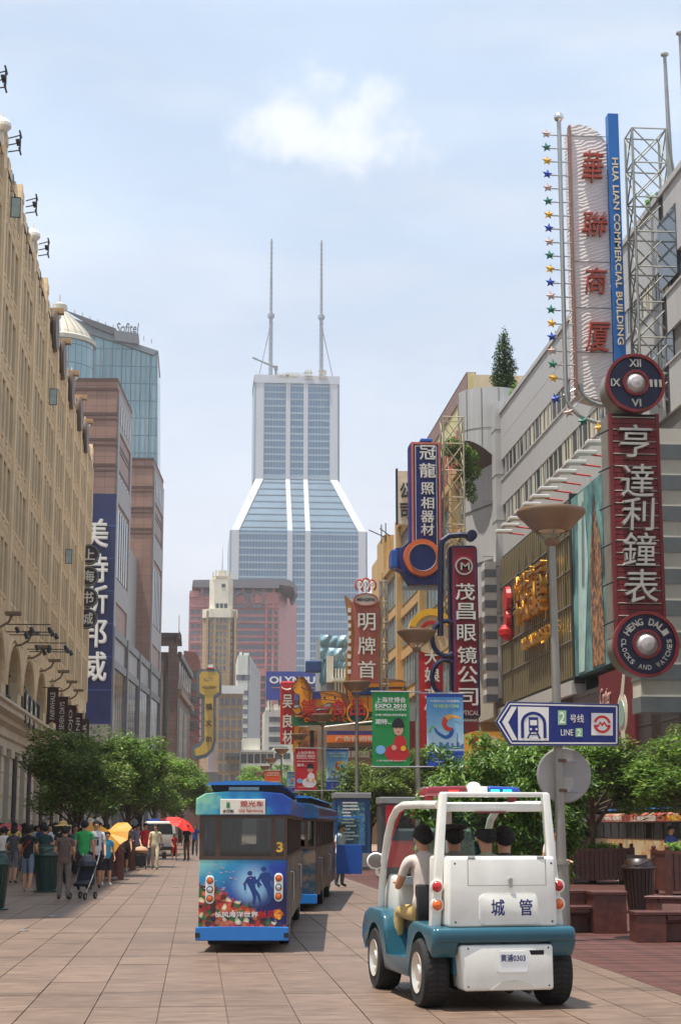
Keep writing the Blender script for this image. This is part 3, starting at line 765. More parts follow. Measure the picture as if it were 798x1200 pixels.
text('Sofitel', 4.6, 2.1, mat('hotel_lettering', C(110,112,116), 0.5), ht, (p[0], Yh-0.4, p[1]), depth=0.25, bold=0.02, wd=True, shear=0.15)
# rounded dome end in front
Yd = 300.0
dm = thing('domed_tower', 'round glass tower with a pale ribbed dome beside the cream roofline', 'building', (at(58,600,Yd).x, Yd+8, 0))
p0 = at(58, 392, Yd); rx = at(101, 392, Yd).x - p0.x
MB().lathe([(rx, 0), (rx, p0.z)], (0,0,0), 28).build('glass_drum', M_hotel, dm)
q = [(rx*1.06, 0), (rx*1.06, 0.8), (rx*0.98, 1.2)] + [(rx*(0.95-0.78*(t/8.0)**1.3), 1.2+t*0.72) for t in range(9)]
q += [(rx*0.2, 7.2), (rx*0.2, 8.2), (rx*0.1, 8.6), (0.1, 8.9), (0.1, 10.2), (0, 10.2)]
MB().lathe(q, (0,0,p0.z), 28).build('dome', mat('dome_panels', C(190,182,162), 0.5, 0.1, var=0.12, vs=0.3), dm)
for k in range(14):
    a = PI + PI*k/13
    pp = [(math.cos(a)*r*1.01, math.sin(a)*r*1.01, p0.z+z) for r, z in q[2:11]]
    MB().tube(pp, 0.08, 4).build('rib', M_pgrey, dm)

# ---------------------------------------------------------------- end of the street, left
def winrow(px0, px1, n, py0, py1, rows, Y, w, h, m, parent, dy=0.06, name='window', me=None):
    """Grid of n x rows windows between two picture corners on the plane y = Y, centre to centre."""
    a, b_ = at(px0, py0, Y), at(px1, py1, Y)
    me = me or MB().box(-w/2, w/2, -dy, 0.3, -h/2, h/2).mesh(name, m)
    for r in range(rows):
        for c in range(n):
            x = a.x + (b_.x-a.x)*(c/(n-1) if n > 1 else 0.5); z = a.z + (b_.z-a.z)*(r/(rows-1) if rows > 1 else 0.5)
            link(name, me, parent, True, T(x, Y, z))
def X_(px, Y, py=850): return at(px, py, Y).x
ZPX = [290]     # picture column at which heights are read off
def Z_(py, Y, px=None): return at(ZPX[0] if px is None else px, py, Y).z
def bld(m, px0, px1, pyt, Y, dep, pyb=None, zb=0):
    return m.box(X_(px0, Y, pyt), X_(px1, Y, pyt), Y, Y+dep, Z_(pyb, Y) if pyb else zb, Z_(pyt, Y))

# brown building with the flat canopy roof
Y = 300.0
cb = thing('canopy_roof_building', 'dark brown stone building topped by a flat canopy on posts', 'building', (X_(190, Y), Y, 0))
M_db = brickmat('russet_tile', C(112,84,66), C(104,76,60), C(74,54,44), 1.2, 0.8, 'wall', 0.0, 0.03, 0.6, 0.1)
M_ochre = brickmat('ochre_tile', C(150,116,80), C(142,108,74), C(100,78,56), 1.0, 0.8, 'wall', 0.0, 0.03, 0.6, 0.1)
b = MB(); bld(b, 178, 203, 765, Y, 60); b.build('wall', M_db, cb, w=True)
b = MB(); bld(b, 181, 192, 776, Y-0.6, 1); b.build('ochre_bay', M_ochre, cb, w=True)
b = MB(); bld(b, 198, 208, 752, Y-1, 4); b.build('corner_pier', M_db, cb, w=True)
b = MB(); b.box(X_(179, Y), X_(211, Y), Y-2, Y+14, Z_(748.5, Y), Z_(745, Y)); b.box(X_(178.5, Y), X_(208, Y), Y-2.3, Y+12, Z_(744.8, Y), Z_(744, Y)); b.prism([(X_(206.5,Y), Z_(752,Y)), (X_(211.5,Y), Z_(752,Y)), (X_(211.5,Y), Z_(748,Y)), (X_(209,Y), Z_(742,Y)), (X_(206.5,Y), Z_(748,Y))], 'y', Y-2.4, Y-2.0)
b.build('canopy', mat('canopy_bronze', C(78,66,56), 0.5, var=0.1), cb, w=True)
MB().box(X_(183, Y), X_(185, Y), Y-1, Y+1, Z_(770, Y), Z_(748.3, Y)).build('post', M_db, cb, w=True)
MB().box(X_(203, Y), X_(206, Y), Y-1, Y+1, Z_(755, Y), Z_(748.3, Y)).build('post', M_db, cb, w=True)
MB().cyl((X_(208, Y), Y, Z_(742, Y)), (X_(208, Y), Y, Z_(722, Y)), 0.07, n=6).build('aerial', M_galv, cb, w=True)
MB().box(X_(193, Y), X_(199, Y), Y-0.3, Y, Z_(860, Y), Z_(790, Y)).build('bay_window', mat('teal_glass', C(60,84,80), 0.15, var=0.3, vs=0.3), cb, w=True)
# street side face, turned towards the road
P0 = Vector((X_(208, Y), Y, 0)); P1 = Vector((X_(223, 345), 345, 0)); dv = (P1-P0); Ls = dv.length; an = math.atan2(dv.y, dv.x)
sd_ = MB().box(0, Ls, 0, 4, 0, Z_(767, Y)-0.0)
sd_.build('side_wall', M_db, cb, w=True, mat=T(P0.x, P0.y, 0) @ RZ(an))
swm = MB().box(-1.6, 1.6, -0.1, 0.3, 0, 5.2).mesh('window', M_wind)
for k in range(6): link('window', swm, cb, True, T(P0.x, P0.y, 0) @ RZ(an) @ T(4+k*7.2, 0, Z_(800, Y)+0.5))
for k in range(2):
    MB().box(-6, 6, -0.1, 0.3, 0, 9.5).build('glass_front', mat('green_glass', C(84,96,70), 0.15, var=0.35, vs=0.3), cb, w=True, mat=T(P0.x, P0.y, 0) @ RZ(an) @ T(10+k*16, 0, 13.5))
MB().box(0, Ls, -0.7, 0, Z_(815, Y), Z_(808, Y)).build('ochre_band', M_ochre, cb, w=True, mat=T(P0.x, P0.y, 0) @ RZ(an))
MB().box(0, Ls, -0.5, 0, Z_(767, Y)-0.6, Z_(767, Y)+0.4).build('cornice', MC['canopy_bronze'], cb, w=True, mat=T(P0.x, P0.y, 0) @ RZ(an))
Y = 372.0
rb = thing('red_brick_block', 'narrow reddish brick block just left of the yellow sign', 'building', (X_(222, Y), Y, 0))
b = MB(); b.prism([(X_(214,Y),0), (X_(234,Y),0), (X_(234,Y),Z_(776,Y)), (X_(229,Y),Z_(765,Y)), (X_(214,Y),Z_(763,Y))], 'y', Y, Y+20); b.build('wall', mat('red_brown_brick', C(120,70,58), 0.8, var=0.15, vs=0.5), rb, w=True)
winrow(218, 229, 3, 790, 850, 5, Y, 1.2, 1.6, M_wind, rb)

# yellow J-shaped sign
Y = 285.0
ys = thing('yellow_sign', 'tall yellow vertical sign with a wide head and a curved foot', 'sign', (X_(245, Y), Y, Z_(885, Y)))
def P2(x, y, Y): p = at(x, y, Y); return (p.x, p.z)
oy = [P2(*q, Y) for q in [(234,790),(237,787),(254,787),(257,790),(257,811),(254,813),(250,815),(250,868),(247,878),(240,884),(229,886),(228,878),(235,875),(240,868),(240,815),(236,813),(234,811)]]
MB().prism(oy, 'y', Y, Y+1.0).build('yellow_face', mat('yellow_sign_face', C(206,168,64), 0.5, var=0.15), ys, w=True)
og = [P2(*q, Y) for q in [(231,788),(235,784),(256,784),(260,788),(260,813),(256,816),(253.5,818),(253.5,869),(250,880),(242,887.5),(229,890),(225,886),(225,874),(233,871),(236,866),(236,818),(233,815),(231,812)]]
MB().prism(og, 'y', Y+0.1, Y+1.6).build('grey_surround', mat('grey_blue_surround', C(96,108,112), 0.6, var=0.2), ys, w=True)
for s, py in zip('福文尔', (828, 847, 866)):
    p = at(245, py, Y); text(s, 1.05, 1.05, mat('brown_letter', C(86,50,28), 0.6), ys, (p.x, Y-0.1, p.z), depth=0.12, bold=0.03, wd=True, keep=True)
p = at(245.5, 805.5, Y); text('VOLASUN', 2.4, 0.45, mat('brown_letter', C(86,50,28), 0.6), ys, (p.x, Y-0.1, p.z), depth=0.1, bold=0.02, wd=True)
p = at(244.5, 796, Y)
e = MB(); rg = random.Random(5)
for k in range(7):
    a = k*0.9; e.add([(p.x+math.cos(a)*0.2-0.3, Y-0.12, p.z+math.sin(a)*0.15), (p.x+math.cos(a)*1.0, Y-0.15, p.z+math.sin(a)*0.5+0.1), (p.x+math.cos(a+0.5)*0.6, Y-0.12, p.z+math.sin(a+0.5)*0.4)], [(0,1,2)])
e.build('emblem', mat('grey_green', C(86,96,84), 0.6), ys, w=True)
tr = MB()
for k in range(6):
    z0, z1 = Z_(818+k*9, Y), Z_(827+k*9, Y)
    tr.cyl((X_(220,Y), Y+1, z0), (X_(237,Y), Y+1, z0), 0.06, n=5); tr.cyl((X_(222,Y), Y+1, z0), (X_(236,Y), Y+1, z1), 0.05, n=5)
tr.build('lattice', M_iron, ys, w=True)
b = MB(); b.box(X_(243,Y), X_(249,Y), Y, Y+1, Z_(784,Y), Z_(779,Y)); b.box(X_(241.5,Y), X_(250,Y), Y-0.1, Y+1.1, Z_(784,Y), Z_(782.6,Y), 1); b.build('cap', [M_white, M_red], ys, w=True)

# pink granite-faced hotel
Y = 560.0
M_pink = brickmat('pink_facing', C(184,124,118), C(176,116,110), C(140,88,86), 2.6, 3.2, 'wall', 0.0, 0.05, 0.6, 0.08)
M_pglass = mat('pale_window', C(104,106,112), 0.25, var=0.2, vs=0.1)
pk = thing('pink_building', 'broad pink faced high-rise with a grey curved roof behind the old clock-tower style block', 'building', (X_(285, Y), Y, 0))
b = MB(); bld(b, 222, 327, 697, Y, 30); b.build('wall', M_pink, pk, w=True)
b = MB(); bld(b, 222.5, 234, 693, Y-0.5, 6, 700); bld(b, 299, 326, 694, Y-0.5, 6, 707); b.build('shoulder', M_pink, pk, w=True)
# right wing turned away
b = MB(); p0, p1 = at(327, 692, Y), at(348, 707, Y+60)
b.add([(p0.x, Y, 0), (p1.x, Y+60, 0), (p1.x, Y+60, p1.z), (p0.x, Y, p0.z), (p0.x-1, Y+3, 0), (p0.x-1, Y+60, 0), (p0.x-1, Y+60, p1.z), (p0.x-1, Y+3, p0.z)], [(0,1,2,3),(3,2,6,7),(1,5,6,2),(0,3,7,4)])
b.build('side_wall', M_pink, pk, w=True)
rf = MB(); M_rf = mat('grey_roof_metal', C(118,114,116), 0.5, 0.2, var=0.1)
prof = [(X_(222.5,Y), Z_(690,Y)), (X_(223.5,Y), Z_(682,Y)), (X_(226,Y), Z_(681.5,Y)), (X_(310,Y), Z_(679.5,Y)), (X_(338,Y), Z_(680,Y)), (X_(346,Y), Z_(686,Y)), (X_(348,Y), Z_(697,Y)), (X_(345,Y), Z_(697,Y)), (X_(343,Y), Z_(689,Y)), (X_(337,Y), Z_(687,Y)), (X_(326,Y), Z_(686,Y)), (X_(326,Y), Z_(690,Y))]
rf.prism(prof, 'y', Y-2.5, Y+26); rf.build('roof', M_rf, pk, w=True)
for c in (0, 1):
    p = at(282+c*19.5, 702, Y-0.6)
    MB().lathe([(1.9, -0.3), (2.6, -0.3), (2.6, 0.1), (1.9, 0.1)], (p.x, Y-0.5, p.z), 20, ax='y').box(p.x-3.1, p.x+3.1, Y-0.7, Y-0.2, p.z-3.0, p.z-2.4).build('arch_ring', M_rf, pk, w=True)
MB().box(X_(235,Y), X_(318,Y), Y+0.5, Y+8, Z_(707,Y), Z_(686,Y)).build('recess', M_glassdark, pk, w=True)
for k in range(8): p = at(237+k*12, 696, Y); MB().box(p.x-0.5, p.x+0.5, Y-0.3, Y+0.6, Z_(708,Y), Z_(686,Y)).build('post', M_pink, pk, w=True)
winrow(281, 322, 8, 717, 800, 11, Y, 1.7, 1.4, M_pglass, pk)
winrow(226, 238, 3, 717, 800, 11, Y, 1.5, 1.4, M_pglass, pk)
for py in (697.5, 711, 729, 753): 
    MB().box(X_(222,Y)-0.2, X_(327,Y)+0.2, Y-0.35, Y+0.1, Z_(py,Y)-0.35, Z_(py,Y)+0.35).build('string_course', M_rf if py < 700 else MC['pink_facing'], pk, w=True)
for px in (311, 319): MB().box(X_(px,Y)-0.4, X_(px,Y)+0.4, Y-0.6, Y, 0, Z_(694,Y)).build('fin', M_pink, pk, w=True)

# art deco tower
Y = 470.0
M_deco = brickmat('deco_brick', C(168,142,108), C(158,132,100), C(120,100,78), 1.5, 1.0, 'wall', 0.5, 0.03, 0.8, 0.12)
M_dtop = mat('deco_stone', C(212,204,184), 0.8, var=0.12, vs=0.4)
dt = thing('art_deco_tower', 'slender tan brick tower with a pale stepped crown and a thin mast', 'building', (X_(259, Y), Y, 0))
def octo(m, pxa, pxb, zt, zb, Y, dep, mi=0):
    x0, x1 = X_(pxa, Y, 750), X_(pxb, Y, 750); c = (x1-x0)*0.2
    m.prism([(x0+c, Y), (x1-c, Y), (x1, Y+c), (x1, Y+dep-c), (x1-c, Y+dep), (x0+c, Y+dep), (x0, Y+dep-c), (x0, Y+c)], 'z', zb, zt, mi)
b = MB(); octo(b, 237.5, 278, Z_(722,Y), 0, Y, 10); b.build('shaft', M_deco, dt, w=True)
b = MB(); octo(b, 237, 278.5, Z_(714,Y), Z_(724,Y), Y-0.4, 10.8); octo(b, 245, 272.5, Z_(678.5,Y), Z_(714,Y), Y+1, 7); octo(b, 247.5, 270, Z_(674,Y), Z_(678.5,Y), Y+1.6, 5.6); octo(b, 253.5, 265, Z_(667,Y), Z_(674,Y), Y+2.5, 3.2)
b.build('crown', M_dtop, dt, w=True)
cr = MB()
for k in range(7): x = X_(247.5+k*3.6, Y); cr.box(x-0.18, x+0.18, Y+1.0, Y+1.5, Z_(677,Y), Z_(670-2*(k%2),Y))
cr.build('crenellation', M_dtop, dt, w=True)
MB().cyl((X_(258.5,Y), Y+4, Z_(668,Y)), (X_(258.5,Y), Y+4, Z_(640,Y)), 0.14, 0.05, 6).build('mast', M_galv, dt, w=True)
for k in range(3):
    for (a, b_) in ((253+k*5, 716), ): MB().box(X_(a,Y)-0.45, X_(a,Y)+0.45, Y+0.9, Y+1.2, Z_(712.5,Y), Z_(707,Y)).build('arched_window', M_glassdark, dt, w=True)
MB().box(X_(260,Y)-0.5, X_(260,Y)+0.5, Y+0.9, Y+1.2, Z_(688,Y), Z_(684,Y)).build('window', M_glassdark, dt, w=True)
winrow(254.5, 263, 3, 727, 783, 8, Y, 0.72, 1.15, M_pglass, dt)
winrow(247, 270, 2, 727, 783, 8, Y+0.55, 0.8, 1.15, M_pglass, dt, 0.7)
for k in range(4): 
    x = X_((241.5, 250.2, 267.4, 274.5)[k], Y); MB().box(x-0.3, x+0.3, Y-0.3, Y+1.6, 30, Z_(716,Y)).build('pier', M_deco, dt, w=True)
Y = 400.0
db = thing('tan_block', 'lower tan brick block with a white tiled roof box beneath the art deco tower', 'building', (X_(270, Y), Y, 0))
b = MB(); bld(b, 254, 285, 812, Y, 20); b.build('wall', M_deco, db, w=True)
b = MB(); bld(b, 256, 286, 803.5, Y-0.4, 12, 813); b.build('roof_box', mat('white_box', C(214,214,208), 0.6, var=0.08), db, w=True)
b = MB(); bld(b, 245, 255, 811, Y+2, 15); b.build('side_wing', mat('lilac_render', C(150,140,146), 0.7, var=0.1), db, w=True)
winrow(259.5, 280, 4, 822, 912, 8, Y, 0.95, 1.7, MC['pale_window'], db)
MB().box(X_(265,Y), X_(289,Y), Y-2.4, Y, Z_(887,Y), Z_(883,Y)).build('awning', mat('grey_awning', C(84,92,92), 0.7, var=0.1), db, w=True)
Y = 440.0
gb = thing('grey_slab_building', 'plain grey concrete slab building with a blank side beside the tan tower', 'building', (X_(295, Y), Y, 0))
M_conc = mat('pale_concrete', C(176,176,172), 0.8, var=0.1, vs=0.2, streak=0.15)
b = MB(); bld(b, 279, 291, 768, Y, 26); b.build('front_wall', mat('white_render', C(206,206,196), 0.8, var=0.08, streak=0.15), gb, w=True)
b = MB(); x0 = X_(291, Y); p1 = at(305, 788, Y+50)
b.add([(x0, Y, 0), (p1.x, Y+50, 0), (p1.x, Y+50, p1.z), (x0, Y, Z_(767,Y)), (x0-1, Y+50, 0), (x0-1, Y+50, p1.z)], [(0,1,2,3),(3,2,5),(1,4,5,2)]); b.build('side_wall', M_conc, gb, w=True)
b = MB(); bld(b, 281, 284, 764, Y+2, 4, 769); bld(b, 286, 292, 765, Y+2, 5, 769); b.build('roof_hut', MC['white_render'], gb, w=True)
winrow(282, 288.5, 2, 793, 795, 1, Y, 2.2, 1.5, M_pglass, gb)
winrow(282, 287, 2, 812, 900, 9, Y, 1.2, 1.3, M_pglass, gb)
for k in range(5):
    t_ = (k+0.6)/6.0; q0 = Vector((x0, Y, 0)).lerp(Vector((p1.x, Y+50, 0)), t_); zt_ = Z_(767,Y)+(p1.z-Z_(767,Y))*t_
    MB().box(-0.6, 0.6, -0.05, 0.4, -2.6, -1.0).build('window', M_glassdark, gb, w=True, mat=T(q0.x+0.02, q0.y, zt_) @ RZ(math.atan2(50, p1.x-x0)))
Y = 500.0
po = thing('pink_office_wing', 'pale pink strip of an office wing with a column of small windows', 'building', (X_(307, Y), Y, 0))
b = MB(); bld(b, 303, 313, 783, Y, 18); b.build('wall', M_pink, po, w=True)
winrow(308, 308, 1, 795, 895, 12, Y, 1.3, 1.6, M_wind, po)
# cream low building, white building and the big blue billboard
Y = 380.0
wb = thing('white_office_block', 'white office block with horizontal window bands under the blue billboard', 'building', (X_(325, Y), Y, 0))
M_wht = mat('white_office', C(214,210,196), 0.8, var=0.1, vs=0.3, streak=0.15)
b = MB(); bld(b, 311, 345, 832, Y, 18); b.build('wall', M_wht, wb, w=True)
b = MB(); bld(b, 314, 318, 821, Y+2, 4, 833); bld(b, 322, 326, 825, Y+2, 4, 833); bld(b, 312, 330, 828.5, Y+3, 5, 833); b.build('roof_plant', M_wht, wb, w=True)
winrow(319.5, 333, 3, 843, 890, 5, Y, 1.6, 1.2, M_glassdark, wb)
Y = 376.0
ob = thing('blue_billboard', 'wide blue rooftop billboard with white OLYMPUS lettering on two posts', 'billboard', (X_(343, Y), Y, Z_(821, Y)))
x0, x1, z0, z1 = X_(312,Y,800), X_(380,Y,800), Z_(820,Y), Z_(786.5,Y)
MB().box(x0, x1, Y, Y+0.8, z0, z1).build('panel', mat('billboard_blue', C(26,50,140), 0.5, var=0.06), ob, w=True)
MB().box(X_(316,Y), X_(317,Y), Y+0.2, Y+0.6, Z_(834,Y), z0).box(X_(340,Y), X_(341,Y), Y+0.2, Y+0.6, Z_(834,Y), z0).box(X_(326,Y), X_(360,Y), Y+0.2, Y+0.6, Z_(826,Y), z0).build('posts', M_iron, ob, w=True)
p = at(346, 797, Y); text('OLYMPUS', X_(376,Y,800)-X_(315.5,Y,800), Z_(793,Y)-Z_(801.5,Y), M_letter, ob, (p.x, Y-0.1, p.z), depth=0.12, bold=0.06, wd=True)
MB().box(X_(318,Y), X_(372,Y), Y-0.06, Y, Z_(806,Y), Z_(805.2,Y)).build('rule', mat('gold_rule', C(190,150,70), 0.5), ob, w=True)
Y = 345.0
lb = thing('cream_low_building', 'low cream building with two rows of tall dark windows at the end of the street', 'building', (X_(308, Y), Y, 0))
b = MB(); bld(b, 283, 321, 880, Y, 12); bld(b, 284.5, 305, 865, Y+2, 8, 881); b.build('wall', M_wht, lb, w=True)
b = MB()
for py in (880, 899, 915): b.box(X_(282.5,Y), X_(322,Y), Y-0.5, Y+0.1, Z_(py+1.2,Y), Z_(py-1.2,Y))
b.build('string_course', M_wht, lb, w=True)
winrow(286, 317, 5, 889, 908, 2, Y, 1.15, 1.9, M_glassdark, lb)
b = MB(); bld(b, 321, 345, 876, Y+3, 10); b.build('annexe', M_wht, lb, w=True)
winrow(326, 336, 2, 886, 900, 2, Y+3, 1.4, 1.2, M_glassdark, lb)
MB().box(X_(283,Y), X_(400,Y), Y-1, Y+1, 0, Z_(917,Y)).build('shop_front', mat('grey_shopfront', C(120,114,106), 0.7, var=0.2, vs=0.4), lb, w=True)
Y = 420.0
sk = thing('distant_terrace', 'row of dull grey buildings closing the view beyond the trees', 'building', (X_(240, Y), Y, 0))
b = MB(); bld(b, 178, 256, 905, Y-30, 15); bld(b, 340, 480, 870, Y, 20); bld(b, 480, 720, 905, Y-200, 15); b.build('wall', mat('dull_render', C(150,144,134), 0.8, var=0.15, vs=0.2), sk, w=True)

ZPX[0] = 348
# ---------------------------------------------------------------- the tall twin-mast tower
Y = 900.0
M_tw = mat('tower_white', C(190,192,194), 0.5, var=0.05, vs=0.05)
M_tg = mat('tower_glass', C(76,116,146), 0.18, 0.0, var=0.22, vs=0.06, spec=0.8)
M_tg2 = mat('tower_glass_slope', C(92,116,132), 0.3, 0.0, var=0.2, vs=0.06, spec=0.9)
M_tl = mat('tower_spandrel', C(150,166,176), 0.4, var=0.1, vs=0.1)
tw = thing('twin_mast_tower', 'very tall blue glass skyscraper with white piers, flared middle and two masts', 'building', (X_(348, Y), Y, 0))
ZR, ZS, ZF = Z_(441,Y), Z_(562,Y), Z_(628,Y)       # roof, top and bottom of the flare
xa, xb = X_(299.5,Y,560), X_(395.5,Y,560)          # shaft
xc, xd = X_(271,Y,628), X_(425,Y,628)              # base
dp = 50.0; Yf = Y - 16                              # base stands 16 m further forward than the shaft
b = MB()
b.prism([(xa, Y), (xb, Y), (xb, Y+dp*0.7), (xa, Y+dp*0.7)], 'z', ZS, ZR-1)
b.add([(xa,Y,ZS),(xb,Y,ZS),(xd,Yf,ZF),(xc,Yf,ZF),(xa,Y+35,ZS),(xb,Y+35,ZS),(xd,Y+dp,ZF),(xc,Y+dp,ZF)], [(0,1,2,3),(4,7,6,5),(1,5,6,2),(0,3,7,4)], 1)
b.box(xc, xd, Yf, Y+dp, 0, ZF)
b.build('glass_body', [M_tg, M_tg2], tw, w=True)
fl = MB()
n = 0; z = 6.0
while z < ZR-3:
    if z < ZF-1: fl.box(xc-0.1, xd+0.1, Yf-0.25, Yf+0.2, z, z+0.9)
    elif z > ZS+1: fl.box(xa-0.1, xb+0.1, Y-0.25, Y+0.2, z, z+0.9)
    elif ZF+1 < z < ZS-1:
        t = (z-ZF)/(ZS-ZF); x0, x1 = xc+(xa-xc)*t, xd+(xb-xd)*t; yy = Yf+(Y-Yf)*t
        fl.box(x0, x1, yy-0.3, yy+0.6, z, z+0.55)
    z += 3.95
fl.build('floor_bands', M_tl, tw, w=True, kind='stuff')
mu = MB()
for k in range(1, 46):
    x = xc + (xd-xc)*k/46
    mu.box(x-0.08, x+0.08, Yf-0.28, Yf, 0, ZF)
for k in range(1, 29):
    x = xa + (xb-xa)*k/29
    mu.box(x-0.08, x+0.08, Y-0.28, Y, ZS, ZR-2)
mu.build('mullions', M_tl, tw, w=True, kind='stuff')
def sl(px0, px1, py, yy): return [(X_(px0, yy, py), yy), (X_(px1, yy, py), yy)]
# white corner piers
def pier(f0, f1, name='pier', sp=0.6):
    """White pier between the fractions f0 and f1 of the width, running up base, flare and shaft."""
    P = MB()
    B0, B1 = xc+(xd-xc)*f0[0], xc+(xd-xc)*f1[0]; S0, S1 = xa+(xb-xa)*f0[1], xa+(xb-xa)*f1[1]
    P.box(B0, B1, Yf-sp, Yf+0.3, 0, ZF)
    P.box(S0, S1, Y-sp, Y+0.3, ZS, ZR-0.5)
    P.add([(B0,Yf-sp,ZF),(B1,Yf-sp,ZF),(S1,Y-sp,ZS),(S0,Y-sp,ZS),(B0,Yf+0.5,ZF-0.3),(B1,Yf+0.5,ZF-0.3),(S1,Y+0.5,ZS-0.3),(S0,Y+0.5,ZS-0.3)], [(0,1,2,3),(0,3,7,4),(1,5,6,2)])
    P.build(name, M_tw, tw, w=True)
pier((0.0, 0.0), (0.055, 0.095)); pier((0.945, 0.905), (1.0, 1.0))
pier((0.415, 0.365), (0.452, 0.418)); pier((0.548, 0.582), (0.585, 0.635))
b = MB(); b.box(xa-1.2, xa, Y+0.4, Y+34, ZS, ZR); b.box(xb, xb+1.2, Y+0.4, Y+34, ZS, ZR); b.box(xc-1.0, xc, Yf+0.5, Y+dp, 0, ZF); b.box(xd, xd+1.0, Yf+0.5, Y+dp, 0, ZF); b.build('side_facing', MC['tower_spandrel'], tw, w=True)
MB().box(xa-1.2, xb+1.2, Y-0.9, Y+35, ZR-4.3, ZR+0.3).build('crown_band', M_tw, tw, w=True)
MB().box(xa, xb, Y-0.3, Y+0.1, ZS+0.2, ZS+1.6).build('belt', M_tl, tw, w=True)
p = at(344, 436, Y+8); MB().box(X_(331,Y+8,436), X_(366,Y+8,436), Y+6, Y+18, ZR, ZR+2.5).box(X_(336,Y+8,436), X_(358,Y+8,436), Y+7, Y+16, ZR+2.5, ZR+4.2).build('plant_room', M_tw, tw, w=True)
p = at(337, 440.5, Y); text('SHIMAO', 12.5, 2.6, mat('champagne_letters', C(196,184,158), 0.4), tw, (p.x, Y-1.6, p.z), depth=0.5, bold=0.02, wd=True)
for s, px in (('世', 361), ('茂', 377.5)):
    p = at(px, 439.5, Y); text(s, 4.8, 5.2, MC['champagne_letters'], tw, (p.x, Y-1.6, p.z), depth=0.6, bold=0.03, wd=True)
for c, px in enumerate((317.5, 376.5)):
    x = X_(px, Y+12, 400); z1 = Z_(281, Y+12); zc = Z_(371, Y+12)
    m = MB(); m.cyl((x, Y+12, ZR-2), (x, Y+12, zc), 1.15, 1.0, 10); m.cyl((x, Y+12, zc), (x, Y+12, Z_(325,Y+12)), 0.85, 0.72, 10); m.cyl((x, Y+12, Z_(325,Y+12)), (x, Y+12, z1), 0.6, 0.5, 10)
    m.cyl((x, Y+12, zc-0.9), (x, Y+12, zc+0.9), 2.0, n=12)
    z = ZR+4
    while z < z1-2: m.cyl((x+0.0, Y+12, z), (x, Y+12, z+0.35), 1.35 if z < zc else 0.98, n=10); z += 3.0
    mo = m.build('mast', mat('mast_grey', C(148,154,160), 0.5, 0.3, var=0.08), tw, w=True)
    s_ = -1 if c == 0 else 1
    MB().cyl((x+s_*0.4, Y+12, zc-6), (x+s_*7.2, Y+12, ZR), 0.28, n=6).build('stay', MC['mast_grey'], tw, w=True)
a, b_ = at(296, 419, Y+4), at(324, 431, Y+4)
MB().cyl((a.x, Y+4, a.z), (b_.x, Y+4, b_.z), 0.3, 0.75, 6).cyl((a.x, Y+4, a.z), (a.x+3, Y+4, a.z-1.2), 0.55, n=6).box(b_.x-1.2, b_.x+0.8, Y+2.5, Y+5.5, b_.z-1.5, b_.z+0.8).cyl((b_.x-0.3, Y+4, ZR), (b_.x-0.3, Y+4, b_.z), 0.6, n=6).build('roof_crane', mat('crane_grey', C(112,116,120), 0.6, var=0.1), tw, w=True)
# ---------------------------------------------------------------- right: grey panelled store with two window strips
XR = 18.0
M_gpan = mat('grey_clad_panel', C(186,184,181), 0.45, 0.0, var=0.07, vs=0.35, streak=0.12)
M_gpan2 = mat('grey_joint', C(120,118,114), 0.7, var=0.1)
M_wglass = mat('strip_window_glass', C(62,70,72), 0.15, var=0.45, vs=0.5, spec=0.7)
M_dkwall = mat('dark_granite_wall', C(58,56,56), 0.35, var=0.2, vs=0.6)
gs = thing('grey_store', 'large grey panelled store with two strips of windows and a slatted bronze screen', 'building', (22, 75, 0))
YA, YB = 44.0, 97.0
b = MB(); b.box(XR+0.12, 40, YA, YB, 8.6, 26.0); b.box(XR+0.9, 40, YA, YB, 0, 8.6); b.build('wall', M_gpan2, gs, w=True)
pm = {}
def panel(y0, y1, z0, z1, nm='panel', x=XR, m=None):
    k = (round(y1-y0, 2), round(z1-z0, 2), m)
    if k not in pm: pm[k] = MB().box(0, 0.12, 0.012, y1-y0-0.012, 0.012, z1-z0-0.012).mesh(nm, m or M_gpan)
    link(nm, pm[k], gs, True, T(x, y0, z0))
rows = [(24.6, 26.2), (23.3, 24.6), (20.5, 22.1), (17.3, 19.3)]
y = YB
while y > 61.9:
    for (a, c) in rows: panel(y-1.12, y, a, c)
    y -= 1.12
MB().box(XR-0.08, XR+0.9, YA, YB, 26.2, 26.45).box(XR-0.05, XR+0.1, YA, YB, 22.02, 22.12).box(XR-0.05, XR+0.1, YA, YB, 19.22, 19.3).build('coping', M_gpan, gs, w=True)
b = MB()
for (a, c) in rows: b.box(XR, XR+0.12, YA, 61.8, a, c)
b.build('near_wall', M_gpan, gs, w=True)
wm = MB().box(0.05, 0.09, 0, 1.02, 0, 1.2).mesh('window', M_wglass)
cm_ = MB().box(0.1, 0.13, 0.0, 0.42, 0, 1.16).mesh('curtain', mat('cream_curtain', C(206,196,170), 0.9, var=0.15, vs=3))
fm = MB().box(0.02, 0.1, -0.055, 0.055, 0, 1.2).mesh('mullion', mat('cream_frame', C(204,200,188), 0.5, var=0.1))
rg = random.Random(11)
for z in (22.1, 19.3):
    y = YB-1.2; k = 0
    MB().box(XR+0.13, XR+0.2, 60, YB-0.8, z, z+1.2).build('backing', M_glassdark, gs, w=True)
    while y > 61.5:
        link('window', wm, gs, True, T(XR, y-1.02, z))
        link('mullion', fm, gs, True, T(XR, y, z))
        if rg.random() < 0.3: link('mullion', fm, gs, True, T(XR, y-0.4, z))
        if rg.random() < 0.28: link('curtain', cm_, gs, True, T(XR-0.06, y-0.6+rg.uniform(-0.3, 0.1), z+0.02))
        y -= 1.1; k += 1
